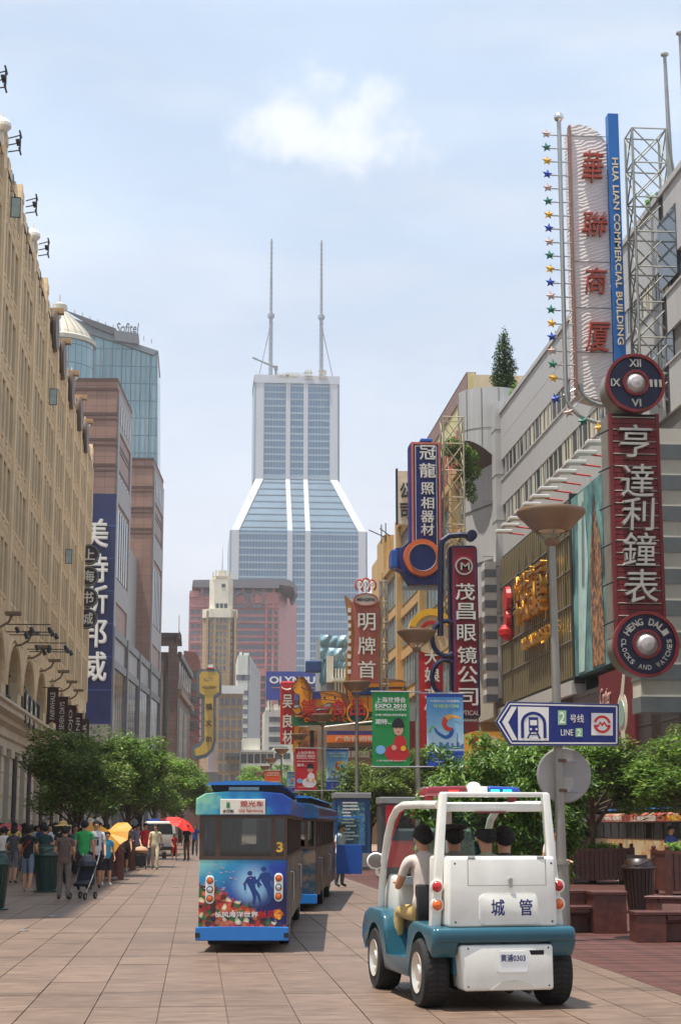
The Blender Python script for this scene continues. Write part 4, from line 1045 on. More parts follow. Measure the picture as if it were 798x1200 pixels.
# upper right: darker window on the parapet wall and roof flag poles
MB().box(XR-0.03, XR+0.1, 59.5, 62.0, 22.4, 25.2).build('plant_window', M_glassdark, gs, w=True)
# corner pilaster + cylinder with a slanted soffit
b = MB(); b.box(XR-0.35, XR+1, YB, YB+1.3, 9, 27.0); b.build('corner_pilaster', M_gpan, gs, w=True)
jb = MB()
for z in (25.2, 22.4, 19.6, 16.8, 14.0): jb.box(XR-0.37, XR+1, YB-0.02, YB+1.32, z, z+0.05)
jb.build('joint', M_gpan2, gs, w=True)
cx, cy, r, n = 17.95, 100.2, 2.05, 36
vs, fs = [], []
for i in range(n):
    a = 2*PI*i/n; dx, dy = r*math.cos(a), r*math.sin(a)
    vs += [(cx+dx, cy+dy, 22.7-1.04*dx-0.44*dy), (cx+dx, cy+dy, 26.4), (cx+dx, cy+dy, 28.2)]
for i in range(n):
    j = (i+1) % n
    fs += [(3*i, 3*j, 3*j+1, 3*i+1), (3*i+1, 3*j+1, 3*j+2, 3*i+2)]
fs.append(tuple(3*i+2 for i in range(n)))
b = MB(); b.add(vs, fs); b.build('drum', M_gpan, gs, w=True, smooth=True)
b = MB(); b.add([v for v in vs[0::3]], [tuple(range(n))[::-1]]); b.build('soffit', mat('brown_soffit', C(92,80,74), 0.6, var=0.1), gs, w=True)
jb = MB()
for i in range(0, n, 3):
    a = 2*PI*(i+0.5)/n; dx, dy = (r+0.01)*math.cos(a), (r+0.01)*math.sin(a); jb.cyl((cx+dx, cy+dy, 22.8-1.04*dx-0.44*dy), (cx+dx, cy+dy, 28.15), 0.03, n=4)
jb.lathe([(r+0.015, 25.6), (r+0.02, 25.63), (r+0.015, 25.66)], (cx, cy, 0), 36)
jb.build('drum_joint', M_gpan2, gs, w=True)
b = MB(); b.prism([(17.95, YB+1.3), (16.6, YB+5.2), (16.9, 103.8), (22, 103.8), (22, YB+1.3)], 'z', 14.2, 24.2); b.build('angled_wall', M_gpan, gs, w=True)
b = MB()
for z in (21.0, 17.6): b.box(17.0, 18.3, YB+1.28, YB+1.31, z, z+0.05)
b.prism([(17.9, YB+1.25), (16.55, YB+5.2), (16.6, YB+5.25), (17.95, YB+1.3)], 'z', 20.95, 21.02); b.prism([(17.9, YB+1.25), (16.55, YB+5.2), (16.6, YB+5.25), (17.95, YB+1.3)], 'z', 17.55, 17.62)
b.build('joint', M_gpan2, gs, w=True)
MB().box(17.6, 22, YB+1.3, 108, 8, 14.2).build('lower_wall', mat('sand_panel', C(172,164,148), 0.6, var=0.1), gs, w=True)
# bands of pale glass and grey between the bronze screen and the signs (two small wings)
M_bandw = mat('pale_band', C(214,210,198), 0.4, var=0.1, vs=1.0)
M_bandg = mat('grey_band', C(120,126,128), 0.3, 0.2, var=0.12)
for (xa_, xb_, Y, zs, n, tone) in ((16.95, 18.1, 97.5, 8.8, 9, 0), (15.75, 18.1, 58.6, 5.6, 9, 1)):
    hh = (17.2-zs)/n if not tone else 1.16
    for k in range(n):
        z = zs + k*hh
        MB().box(xa_, xb_, Y, Y+1.2, z, z+hh*0.48).build('band', M_bandg, gs, w=True)
        MB().box(xa_+0.04, xb_, Y+0.05, Y+1.2, z+hh*0.48, z+hh).build('band_window', M_bandw, gs, w=True)
# slatted bronze screen
M_slat = mat('bronze_slat', C(134,122,88), 0.4, 0.35, var=0.14, vs=0.8)
SY0, SY1, SZ0, SZ1 = 77.6, 96.6, 8.6, 17.1
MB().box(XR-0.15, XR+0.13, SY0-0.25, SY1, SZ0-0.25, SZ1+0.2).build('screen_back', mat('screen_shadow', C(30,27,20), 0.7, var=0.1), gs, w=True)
slm = MB().box(-0.30, -0.16, -0.15, 0.15, SZ0, SZ1).mesh('slat', M_slat)
y = SY0 + 0.05; ns = 0
while y < SY1-0.05: link('slat', slm, gs, True, T(XR, y, 0)); y += 0.52
for z in (SZ0+1.7, SZ0+3.4, SZ0+5.1, SZ0+6.8): MB().box(XR-0.37, XR-0.3, SY0, SY1, z-0.03, z+0.03).build('screen_rail', M_gpan2, gs, w=True)
MB().box(XR-0.5, XR+0.2, SY0-0.3, SY1+0.2, 7.7, 8.35).build('fascia', M_gpan, gs, w=True)
MB().box(XR-0.4, XR+0.1, SY0-0.45, SY0-0.2, 8.2, 17.3).build('screen_frame', M_iron, gs, w=True)
# gilded characters on the screen
text('华联商厦', 7.6, 2.7, M_gold, gs, (XR-0.75, 85.6, 13.6), rot=-PI/2, depth=0.35, bold=0.0, wd=True, name='gold_characters')
text('HUALIAN STORE', 8.6, 0.6, M_gold, gs, (XR-0.6, 84.0, 11.2), rot=-PI/2, depth=0.25, bold=0.02, wd=True, name='gold_letters')
e = MB(); e.lathe([(0, 0.0), (0.7, 0), (0.75, 0.25), (0.55, 0.3), (0.45, 0.2), (0, 0.2)], (XR-0.7, 93.0, 14.3), 16, ax='x'); e.lathe([(0, 0.0), (0.5, 0), (0.6, 0.25), (0, 0.2)], (XR-0.7, 93.0, 13.2), 16, ax='x'); e.ball((XR-0.6, 93.0, 12.4), 0.5, 10)
e.build('red_emblem', M_red, gs, w=True)
# lower level: dark wall, shop fronts, coloured lettering
b = MB(); b.box(XR-0.3, XR+0.95, YA, 78, 4.3, 7.7); b.build('dark_wall', M_dkwall, gs, w=True)
b = MB()
for k in range(5): b.box(XR-0.32, XR-0.3, YA, 78, 4.9+k*0.65, 4.93+k*0.65)
b.build('wall_seam', mat('seam_grey', C(84,82,80), 0.5), gs, w=True)
shp = MB().box(-0.06, 0, -1.6, 1.6, 0.3, 3.6).mesh('shop_window', M_glassdark)
for k in range(16): link('shop_window', shp, gs, True, T(XR+0.88, YA+2+k*3.4, 0)); MB().box(XR+0.5, XR+0.9, YA+3.5+k*3.4, YA+3.9+k*3.4, 0, 4.3).build('column', M_dkwall, gs, w=True)
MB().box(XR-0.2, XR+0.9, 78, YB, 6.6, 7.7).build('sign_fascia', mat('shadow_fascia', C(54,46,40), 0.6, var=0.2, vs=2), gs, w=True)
# teal advertising panel
bb = thing('teal_billboard', 'tall blue-green advertising panel between the bronze screen and the clock sign', 'billboard', (XR-0.2, 72, 8.6))
M_teal = mat('teal_print', C(110,158,156), 0.5, var=0.3, vs=0.35, two=C(70,116,120))
MB().box(XR-0.35, XR+0.1, 64.5, 77.2, 8.5, 17.0).build('panel', M_teal, bb, w=True)
b = MB(); b.add([(XR-0.37, 76.3, 8.6), (XR-0.37, 75.2, 8.6), (XR-0.37, 73.9, 13.5), (XR-0.37, 74.4, 16.9), (XR-0.37, 75.6, 16.9)], [(0,1,2,3,4)]); b.build('pale_streak', mat('pale_aqua', C(176,206,200), 0.5, var=0.15), bb, w=True)
b = MB(); b.add([(XR-0.38, 73.6, 8.6), (XR-0.38, 71.2, 8.6), (XR-0.38, 71.4, 14.0), (XR-0.38, 72.6, 16.2), (XR-0.38, 73.5, 13.5)], [(0,1,2,3,4)]); b.build('figure', mat('ochre_print', C(176,128,84), 0.5, var=0.25, two=C(90,70,66)), bb, w=True)
cb_ = thing('watch_billboard', 'dark red billboard of a wristwatch with Cartier lettering low on the grey store', 'billboard', (XR-0.4, 69, 4.9))
MB().box(XR-0.45, XR-0.3, 66.3, 72.2, 4.8, 8.1).build('panel', mat('oxblood_print', C(104,28,32), 0.5, var=0.15), cb_, w=True)
text('Cartier', 1.9, 0.8, mat('dusty_letter', C(190,150,140), 0.5), cb_, (XR-0.48, 71.0, 7.1), rot=-PI/2, depth=0.03, wd=True, shear=0.3)
b = MB(); b.lathe([(0.0, -0.03), (0.62, -0.03), (0.85, 0), (0.85, 0.02)], (XR-0.47, 68.2, 6.2), 24, ax='x')
b.build('watch_case', mat('watch_silver', C(206,196,176), 0.4, var=0.1), cb_, w=True)
b = MB(); b.lathe([(0.0, -0.03), (0.55, -0.03), (0.56, 0)], (XR-0.5, 68.2, 6.2), 24, ax='x'); b.build('watch_face', mat('watch_face', C(150,176,160), 0.4, var=0.1), cb_, w=True)
for s_, z in ((1, 7.0), (-1, 5.3)):
    b = MB(); b.prism([(68.5, z-0.25*s_), (67.9, z-0.25*s_), (67.6-0.2*s_, z+s_*0.95), (68.0-0.2*s_, z+s_*0.95)], 'x', XR-0.49, XR-0.45); b.build('strap', MC['watch_silver'], cb_, w=True)
# small louvred lamps under a red rail
b = MB()
for k in range(12):
    y = 90.5-k*2.0
    lam = thing('louvre_lamp', 'slim white lamp on a red arm above the bronze screen, %s from the far end' % NTH[k], 'lamp', (XR-0.6, y, 17.7), 0, 'white lamps over the bronze screen')
    MB().rbox(-1.0, -0.1, -0.28, 0.28, 0.0, 0.16, 0.03).build('lamp_head', M_white, lam)
    MB().cyl((-0.3, 0, 0), (0.6, 0, -0.1), 0.04, n=6).build('arm', M_red, lam)
# roof: flag poles, planting box
for i, (px, py) in enumerate([(777, 66), (795, 41)]):
    Y = 64.0 - i*2.5; p = at(px, py, Y)
    t = thing('flagpole', 'tall bare steel flagpole on the grey store roof, %s one' % ('left and shorter', 'right and taller')[i], 'flagpole', (p.x+0.15, Y, 26.2), 0, 'flagpoles on the roof')
    MB().cyl((0, 0, 0), (-0.1, 0, p.z-26.2), 0.13, 0.07, 10).build('pole', M_galv, t)
    MB().ball((-0.1, 0, p.z-26.2+0.08), 0.15, 10, sc=(1.2,1.2,0.7)).build('cap', M_steel, t)

# ---------------------------------------------------------------- right, further: billboard roof building, ochre glass building
M_ychre = mat('ochre_render', C(196,160,104), 0.75, var=0.14, vs=0.3, streak=0.15)
M_bgl = mat('bluish_glazing', C(128,146,146), 0.12, var=0.35, vs=0.35, spec=0.8)
rb2 = thing('rooftop_billboard', 'long pale yellow rooftop billboard with faded red characters behind the grey drum', 'billboard', (18.5, 120, 22))
b = MB(); p0 = at(553, 437, 112); p1 = at(503, 528, 133)
yb0, yb1 = 112.0, 133.0
MB().box(18.5, 19.0, yb0, yb1, 22, p0.z).build('panel', mat('faded_yellow_print', C(204,196,140), 0.6, var=0.15, vs=0.5), rb2, w=True)
MB().box(18.4, 19.1, yb0, yb1, p0.z-0.0, p0.z+0.05).box(18.42, 18.5, yb0, yb1, p0.z-1.2, p0.z-0.0).build('top_strip', mat('brown_strip', C(140,112,104), 0.6, var=0.1), rb2, w=True)
MB().box(18.9, 24, yb0-0.3, yb0, 22, p0.z-0.2).build('end_panel', mat('sand_sheet', C(206,190,160), 0.7, var=0.1, bump=0.3, bs=2), rb2, w=True)
text('时尚服饰', 15, 4.2, mat('faded_red_print', C(196,108,96), 0.6, var=0.2), rb2, (18.46, 121.5, 27.8), rot=-PI/2, depth=0.05, bold=0.03, wd=True)
ob2 = thing('ochre_building', 'ochre building with tall bluish glazing and lattice scaffolds beyond the camera-shaped sign', 'building', (20, 130, 0))
segs = [(104, 112, 25.0, 17.4), (112, 128, 24.5, 17.3), (128, 142, 27.0, 17.2), (142, 152, 24.0, 17.0), (152, 162, 18.5, 16.6)]
for (a, c, h, x) in segs:
    MB().box(x+0.25, x+12, a, c, 0, h).build('wall', M_ychre, ob2, w=True)
    nz = int(h/3.6)
    for k in range(nz):
        z = h - 3.2 - k*3.6
        MB().box(x, x+0.28, a+0.05, c-0.05, z+2.5, z+3.2).build('band', M_ychre, ob2, w=True)
        gl = MB()
        MB().box(x+0.14, x+0.26, a+0.3, c-0.3, z, z+2.5).build('glazing', M_bgl, ob2, w=True)
        n = int((c-a)/2.0)
        for q in range(n+1): gl.box(x+0.06, x+0.15, a+0.3+q*(c-a-0.6)/n-0.06, a+0.3+q*(c-a-0.6)/n+0.06, z, z+2.5)
        gl.build('mullions', M_galv, ob2, w=True, kind='stuff')
    MB().box(x-0.35, x+0.3, c-1.0, c, 0, h+0.6).build('pilaster', M_ychre, ob2, w=True)
    MB().box(x-0.25, x+12, a, c, h, h+0.5).build('parapet', M_ychre, ob2, w=True)
# front ends that face the camera where the row steps out
for (a, px0, px1, pt, pb) in ((150.0, 450, 462, 625, 700), (160.0, 443, 452, 652, 760)):
    b = MB(); b.box(X_(px0, a, 650), X_(px1, a, 650), a, a+6, 0, Z_(pt, a)); b.build('return_wall', M_ychre, ob2, w=True)
# pale vertical sign fixed to its roof edge
ZPX[0] = 475
vs_ = thing('pale_roof_sign', 'pale vertical panel with worn dark characters above the ochre roofline', 'sign', (X_(474, 125), 125, Z_(612, 125)))
MB().box(X_(468,125), X_(482,125), 125, 125.6, Z_(614,125), Z_(552,125)).build('panel', mat('weathered_cream', C(206,196,176), 0.7, var=0.2, vs=1), vs_, w=True)
for k, s in enumerate('公司'): p = at(475, 575+k*24, 125); text(s, 0.8, 1.2, M_iron, vs_, (p.x, 124.95, p.z), depth=0.06, bold=0.04, wd=True)
MB().box(X_(466,125), X_(468,125), 125, 125.5, Z_(614,125), Z_(549,125)).build('edge', M_iron, vs_, w=True)
for k, (px, py) in enumerate([(452, 630), (457, 628)]):
    p = at(px, py, 150)
    MB().cyl((p.x, 150, p.z), (p.x-1.6+k*0.6, 149.5, p.z+0.6), 0.05, n=5).cyl((p.x-0.4, 150, p.z-0.6), (p.x-0.4, 150, p.z+1.2), 0.05, n=5).build('bracket', M_iron, ob2, w=True)

# steel lattice masts that carry the big signs
def lattice(name, label, x0, x1, y0, y1, z0, z1, nseg, m, group='lattice frames behind the signs', r=0.05):
    t = thing(name, label, 'lattice', ((x0+x1)/2, (y0+y1)/2, z0), 0, group)
    c = [(x0, y0), (x1, y0), (x1, y1), (x0, y1)]
    for (x, y) in c: MB().cyl((x, y, z0), (x, y, z1), r, n=6).build('upright', m, t, w=True)
    h = (z1-z0)/nseg
    me = None
    for k in range(nseg):
        za, zb_ = z0+k*h, z0+(k+1)*h
        for i in range(4):
            (xa_, ya_), (xb_, yb_) = c[i], c[(i+1) % 4]
            q = MB(); q.cyl((xa_, ya_, zb_), (xb_, yb_, zb_), r*0.7, n=5); q.cyl((xa_, ya_, za), (xb_, yb_, zb_), r*0.6, n=5); q.cyl((xb_, yb_, za), (xa_, ya_, zb_), r*0.6, n=5)
            q.build('bracing', m, t, w=True)
    return t

# ---------------------------------------------------------------- sign: Hua Lian Commercial Building
M_pearl = mat('pale_rippled_cladding', C(214,204,200), 0.55, 0.0, var=0.08, vs=1.2)
nt = M_pearl.node_tree; wv = nt.nodes.new('ShaderNodeTexWave'); wv.inputs['Scale'].default_value = 2.2; wv.inputs['Distortion'].default_value = 7; wv.inputs['Detail'].default_value = 2; wv.bands_direction = 'Z'
bp = nt.nodes.new('ShaderNodeBump'); bp.inputs['Strength'].default_value = 0.45; bp.inputs['Distance'].default_value = 0.035
tcn = nt.nodes.new('ShaderNodeTexCoord'); mpn = nt.nodes.new('ShaderNodeMapping'); mpn.inputs['Rotation'].default_value = (0, 0.35, 0)
nt.links.new(tcn.outputs['Object'], mpn.inputs['Vector']); nt.links.new(mpn.outputs[0], wv.inputs['Vector'])
nt.links.new(wv.outputs['Color'], bp.inputs['Height']); nt.links.new(bp.outputs[0], nt.nodes['Principled BSDF'].inputs['Normal'])
M_hblue = mat('strip_blue', C(18,98,170), 0.4, var=0.1)
M_orange = mat('red_orange_character', C(158,58,34), 0.45, var=0.15)
Y = 62.0; ZPX[0] = 696
hs = thing('white_vertical_sign', 'tall pale curved-top sign with four red-orange characters and a blue lettered strip', 'sign', (X_(696, Y, 455), Y, Z_(456, Y)))
# rear leans: follow the four corners in the plane
def q2(px, py, Y=Y): p = at(px, py, Y); return (p.x, p.z)
zt0, zb0 = Z_(146, Y), Z_(462, Y)
xl, xr = X_(672, 62, 300), X_(714, 62, 300)
top = [(xl, zt0-0.1), (xl+0.25, zt0), (xl+0.7, zt0-0.08), (xl+1.15, zt0-0.32), (xr, zt0-0.75)]
b = MB(); b.prism([(xl, zb0)] + top + [(xr, zb0), (xr-0.3, zb0-0.3)], 'y', Y, Y+1.1); b.build('panel', M_pearl, hs, w=True)
b = MB(); b.box(xl-0.09, xl-0.0, Y-0.1, Y+0.2, zb0, zt0-0.1); b.build('edge_trim', mat('copper_trim', C(150,110,96), 0.5, 0.2), hs, w=True)
b = MB(); b.box(xr+0.02, xr+0.44, Y-0.35, Y+0.1, zb0, zt0+0.35); b.build('blue_strip', M_hblue, hs, w=True)
text('HUA LIAN COMMERCIAL BUILDING', 7.75, 0.24, mat('cream_letter', C(226,206,170), 0.45), hs, None, depth=0.05, bold=0.02, wd=True, M=T(xr+0.24, Y-0.38, (Z_(176,Y)+Z_(420,Y))/2) @ RY(PI/2))
for s, py, gw, gh in (('華', 197, 0.9, 1.3), ('聯', 264, 1.05, 1.0), ('商', 330, 0.88, 1.08), ('厦', 396, 1.0, 1.18)):
    p = at(696+(py-197)*0.035, py, Y)
    text(s, gw, gh, M_orange, hs, (xl+0.85, Y-0.12, p.z), depth=0.16, bold=0.0, wd=True, shear=0.12)
jm = MB()
for py in (160, 307, 361, 413): jm.box(xl, xr, Y-0.015, Y+0.0, Z_(py, Y)-0.015, Z_(py, Y)+0.015)
jm.build('seam', M_gpan2, hs, w=True)
lattice('sign_lattice', 'open steel lattice mast tying the pale vertical sign back to the grey store', 16.95, 18.35, 61.5, 62.6, 17.5, zt0-0.3, 8, mat('lattice_paint', C(150,150,142), 0.5, 0.3, var=0.15))
tl_ = MB(); tl_.cyl((18.35, 61.5, zt0-0.3), (18.9, 62, 26.3), 0.05, n=6).build('stay_rod', MC['lattice_paint'], [o for o in COL.objects if o.name == 'sign_lattice'][0], w=True)
# column of coloured stars on arms
ZPX[0] = 658
sp_ = thing('star_mast', 'steel mast carrying a column of coloured stars beside the pale sign', 'mast', (14.07, Y, Z_(462, Y)))
za, zb_ = Z_(462, Y), Z_(139, Y)
xm = 14.1
curve = [(xm, Y, zb_), (xm, Y, za)] + [(xm + 1.6*(1-math.cos(t*PI/2/6)), Y, za - 1.15*math.sin(t*PI/2/6)) for t in range(1, 7)]
MB().tube(curve, 0.09, 8).build('pole', M_steel, sp_, w=True)
MB().ball((xm, Y, zb_+0.05), 0.2, 14).build('finial', M_chrome, sp_, w=True)
MB().tube([(xl+0.1, Y, za+0.4)] + [(xl+0.1 + 0.95*(1-math.cos(t*PI/2/5)), Y, za+0.4 - 0.8*math.sin(t*PI/2/5)) for t in range(1, 6)], 0.08, 8).build('inner_curve', M_galv, sp_, w=True)
def star(m, name, parent, c, r=0.22, rot=0.0, th=0.06):
    pts = []
    for k in range(10):
        a = PI/2 + rot + k*PI/5; rr = r if k % 2 == 0 else r*0.45
        pts.append((c[0]+rr*math.cos(a), c[2]+rr*math.sin(a)))
    n = 10; vs = [(c[0], c[1]-th*1.6, c[2])] + [(x, c[1], z) for x, z in pts] + [(c[0], c[1]+th, c[2])]
    fs = [(0, 1+i, 1+(i+1) % n) for i in range(n)] + [(11, 1+(i+1) % n, 1+i) for i in range(n)]
    return MB().add(vs, fs).build(name, m, parent, w=True)
SCOL = [mat('star_pale', C(196,170,160), 0.5, var=0.1), mat('star_green', C(20,112,92), 0.45, var=0.1), mat('star_yellow', C(222,170,44), 0.45, var=0.1), mat('star_blue', C(28,66,168), 0.45, var=0.1)]
k = 0; py = 158.0
while py < 452:
    px = 639 + (py-158)*0.028; p = at(px, py, Y)
    star(SCOL[k % 4], 'star', sp_, (p.x, Y-0.1, p.z), rot=0.15*math.sin(k*1.7))
    MB().cyl((p.x+0.1, Y, p.z), (xl, Y, p.z), 0.028, n=6).build('arm', M_steel, sp_, w=True)
    py += 15.7+ (0.02*k); k += 1
for (px, py, ex, ey) in ((650, 468, 675, 455), (665, 484, 687, 462), (682, 494, 700, 470), (701, 502, 706, 478)):
    p, q = at(px, py, Y), at(ex, ey, Y)
    star(SCOL[k % 4], 'star', sp_, (p.x, Y-0.1, p.z), 0.24, 0.3); MB().cyl((p.x, Y, p.z), (q.x, Y, q.z), 0.028, n=6).build('arm', M_steel, sp_, w=True); k += 1

# ---------------------------------------------------------------- sign: clock shop
Y = 56.0
ck = thing('clock_shop_sign', 'tall dark red vertical sign with silver characters between two round blue clock discs', 'sign', (15.17, Y, 6.6))
M_cred = mat('oxide_red_panel', C(116,20,24), 0.5, var=0.2, vs=2)
M_silver = mat('silver_character', C(196,190,180), 0.35, 0.5, var=0.12, vs=3)
M_navy = mat('navy_enamel', C(14,18,60), 0.45, var=0.15)
M_rtrim = mat('red_trim', C(122,30,34), 0.4, var=0.1)
M_dark = mat('recess_black', C(30,18,20), 0.7, var=0.1)
x0, x1 = 14.22, 16.02; z0, z1 = 8.0, 15.9
MB().box(x0, x1, Y+0.1, Y+1.1, z0, z1).build('casing', mat('casing_grey', C(136,132,124), 0.5, 0.2, var=0.15), ck, w=True)
MB().box(x0+0.12, x1-0.12, Y+0.05, Y+0.12, z0, z1).build('backing', M_dark, ck, w=True)
for xx in (x0, x1-0.12): MB().box(xx, xx+0.12, Y-0.08, Y+0.12, z0, z1).build('side_trim', M_rtrim, ck, w=True)
lou = MB().box(x0+0.13, x1-0.13, -0.06, 0.05, 0, 0.17).mesh('red_panel', M_cred); rodm = MB().cyl((x0+0.13, -0.05, 0), (x1-0.13, -0.05, 0), 0.022, n=6).mesh('rod', M_silver)
z = z0+0.3; k = 0
while z < z1-0.3:
    link('red_panel', lou, ck, True, T(0, Y, z)); link('red_panel', lou, ck, True, T(0, Y, z+0.19))
    link('rod', rodm, ck, True, T(0, Y, z+0.42)); 
    z += 0.44; k += 1
for s, py in zip('亨達利鐘表', (519, 565, 604, 645, 688)):
    p = at(744+(py-524)*0.016, py, Y); text(s, 1.15, 1.16, M_silver, ck, (15.12, Y-0.2, p.z), depth=0.2, bold=0.008, wd=True, shear=0.06)
for k in range(6):
    z = z0+0.5+k*1.35; MB().cyl((x0-0.35, Y+0.2, z-0.1), (x0+0.15, Y-0.1, z+0.12), 0.03, n=6).build('strut', M_iron, ck, w=True)
def disc(cz, cxx, r):
    c = (cxx, Y-0.05, cz)
    MB().lathe([(0, -0.25), (r*0.86, -0.25), (r*0.9, -0.2), (r*0.9, 1.1), (0, 1.1)], c, 48, ax='y').build('drum', MC['casing_grey'], ck, w=True, smooth=True)
    MB().lathe([(0, -0.27), (r*0.88, -0.27), (r*0.9, -0.24), (r*0.3, -0.24)], c, 48, ax='y').build('disc_face', M_navy, ck, w=True)
    MB().lathe([(r*0.9, -0.1), (r*0.9, -0.36), (r, -0.36), (r, -0.1)], c, 48, ax='y').build('rim', M_rtrim, ck, w=True)
    MB().lathe([(r*0.36, -0.25), (r*0.36, -0.4), (r*0.44, -0.4), (r*0.44, -0.25)], c, 40, ax='y').build('inner_rim', M_rtrim, ck, w=True)
    MB().lathe([(0, -0.5), (r*0.2, -0.47), (r*0.36, -0.3)], c, 32, ax='y').build('centre_boss', mat('hammered_silver', C(206,198,196), 0.35, 0.4, var=0.15, vs=12, bump=0.8, bs=30), ck, w=True)
R1 = 1.06
disc(16.93, 15.15, R1)
for s, a in (('XII', 90), ('III', 0), ('VI', 270), ('IX', 180)):
    text(s, 0.42 if len(s) == 3 else 0.34, 0.27, M_silver, ck, (15.15+0.68*R1*math.cos(R_(a)), Y-0.36, 16.93+0.68*R1*math.sin(R_(a))), depth=0.06, bold=0.03, wd=True)
R2 = 1.14
disc(7.71, 15.22, R2)
def arc_text(s, r, a0, a1, cz, cxx, sz, inward=False):
    n = len(s)
    for i, ch in enumerate(s):
        if ch == ' ': continue
        a = R_(a0 + (a1-a0)*i/(n-1)); rot = (a-PI/2) if not inward else (a+PI/2)
        text(ch, sz*0.75, sz, M_silver, ck, None, depth=0.06, bold=0.03, wd=True, M=T(cxx+r*math.cos(a), Y-0.36, cz+r*math.sin(a)) @ RY(-rot))
arc_text('HENG DALI', R2*0.68, 148, 32, 7.71, 15.22, 0.24)
arc_text('CLOCKS AND WATCHES', R2*0.70, 172, 368, 7.71, 15.22, 0.17, True)

# ---------------------------------------------------------------- sign: spectacles company
Y = 75.0; ZPX[0] = 545
sg = thing('optical_shop_sign', 'dark red vertical sign with white characters and dark blue spectacle rings', 'sign', (X_(545, Y), Y, Z_(842, Y)))
M_ored = mat('crimson_face', C(142,16,32), 0.5, var=0.12, vs=1)
M_oblue = mat('midnight_tube', C(12,22,62), 0.45, 0.0, var=0.12)
a, c = at(527, 638, Y), at(564, 842, Y)
MB().rprism([(a.x, c.z), (c.x, c.z), (c.x-0.05, a.z), (a.x-0.05, a.z)], 'y', Y, Y+0.9, 0.2, 3).build('casing', M_oblue, sg, w=True)
MB().box(a.x+0.1, c.x-0.12, Y-0.04, Y+0.1, c.z+0.15, a.z-0.15).build('face', M_ored, sg, w=True)
for xx in (a.x+0.16, c.x-0.2): MB().box(xx, xx+0.04, Y-0.06, Y-0.04, c.z+0.3, a.z-0.3).build('tube_light', mat('violet_line', C(96,60,120), 0.5), sg, w=True)
for s, py in zip('茂昌眼镜公司', (694, 717, 742, 768, 791, 817)):
    p = at(544.5+(py-694)*0.03, py, Y); text(s, 0.86, 0.76, M_letter, sg, (p.x, Y-0.12, p.z), depth=0.1, bold=0.02, wd=True)
p = at(543, 664, Y); MB().lathe([(0.34, -0.1), (0.41, -0.1), (0.41, 0.02), (0.34, 0.02)], (p.x, Y-0.06, p.z), 28, ax='y').build('ring', M_silver, sg, w=True)
text('M', 0.42, 0.34, M_silver, sg, (p.x+0.05, Y-0.12, p.z), depth=0.08, bold=0.02, wd=True)
p = at(548, 838, Y); text('OPTICAL', 1.0, 0.22, M_letter, sg, (p.x, Y-0.08, Z_(835.5, Y)), depth=0.03, bold=0.02, wd=True)
pts = [at(*q, Y) for q in [(553, 632), (552, 628), (540, 627), (526, 628), (518, 634), (516, 645), (516, 745)]]
MB().tube(pts, 0.14, 8).build('frame_tube', M_oblue, sg, w=True)
MB().cyl(at(552, 628, Y)+Vector((0,-0.3,0)), at(552, 628, Y)+Vector((0,0.3,0)), 0.24, n=16).box(at(550,629,Y).x, at(555,629,Y).x, Y-0.36, Y-0.28, Z_(632,Y,540), Z_(627,Y,540)).build('hinge', M_oblue, sg, w=True)
for py in (748, 794):
    p = at(522, py, Y); 
    ring = [(p.x+0.62*math.cos(R_(t)), Y, p.z+0.8*math.sin(R_(t))) for t in range(60, 305, 12)]
    MB().tube(ring, 0.11, 8).build('spectacle_ring', M_oblue, sg, w=True)

# ---------------------------------------------------------------- sign: camera shop
Y = 95.0; ZPX[0] = 498
cs = thing('camera_shop_sign', 'blue camera shaped vertical sign with an orange lens ring and silver characters', 'sign', (X_(497, Y), Y, Z_(685, Y)))
M_cblue = mat('camera_blue', C(18,34,116), 0.5, var=0.12, vs=0.8)
M_clight = mat('camera_blue_light', C(30,88,170), 0.42, var=0.1)
M_cor = mat('salmon_trim', C(196,104,88), 0.45, var=0.1); M_lens = mat('lens_orange', C(214,104,44), 0.4, var=0.1)
x0, x1, z0, z1 = X_(480.5,Y,600), X_(518,Y,600), Z_(640,Y), Z_(517,Y)
MB().rprism([(x0,z0), (x1,z0), (x1,z1), (x0,z1)], 'y', Y, Y+1.3, 0.25, 3).build('casing', M_cblue, cs, w=True)
def rring(x0, x1, z0, z1, t, y, m, name):
    q = MB(); q.box(x0, x1, y-0.08, y+0.02, z1-t, z1); q.box(x0, x0+t, y-0.08, y+0.02, z0, z1-t); q.box(x1-t, x1, y-0.08, y+0.02, z0, z1-t); q.build(name, m, cs, w=True)
rring(x0+0.08, x1-0.08, z0-0.4, z1-0.08, 0.13, Y-0.02, M_cor, 'trim'); rring(x0+0.3, x1-0.3, z0-0.4, z1-0.3, 0.05, Y-0.02, M_silver, 'inner_trim')
for s, py in zip('冠龍照相器材', (531, 552, 573, 590, 606, 621)):
    p = at(500.5, py, Y); text(s, 0.92 if py < 560 else 0.74, 0.84 if py < 560 else 0.68, M_letter, cs, (p.x, Y-0.1, p.z), depth=0.12, bold=0.03, wd=True)
body = [at(*q, Y) for q in [(459, 646), (464, 642), (472, 641), (482, 632), (520, 632), (520, 684), (482, 684), (472, 668), (464, 664), (459, 662)]]
MB().prism([(p.x, p.z) for p in body], 'y', Y+0.1, Y+1.5).build('camera_body', M_cblue, cs, w=True)
a, c = at(458.5, 644, Y), at(466, 665, Y); MB().rbox(a.x, c.x, Y-0.05, Y+1.0, c.z, a.z, 0.06).build('shutter_block', M_clight, cs, w=True)
MB().rbox(X_(493,Y,517), X_(507,Y,517), Y+0.1, Y+1.0, z1, z1+0.2, 0.05).build('top_block', M_clight, cs, w=True)
p = at(494.5, 654, Y)
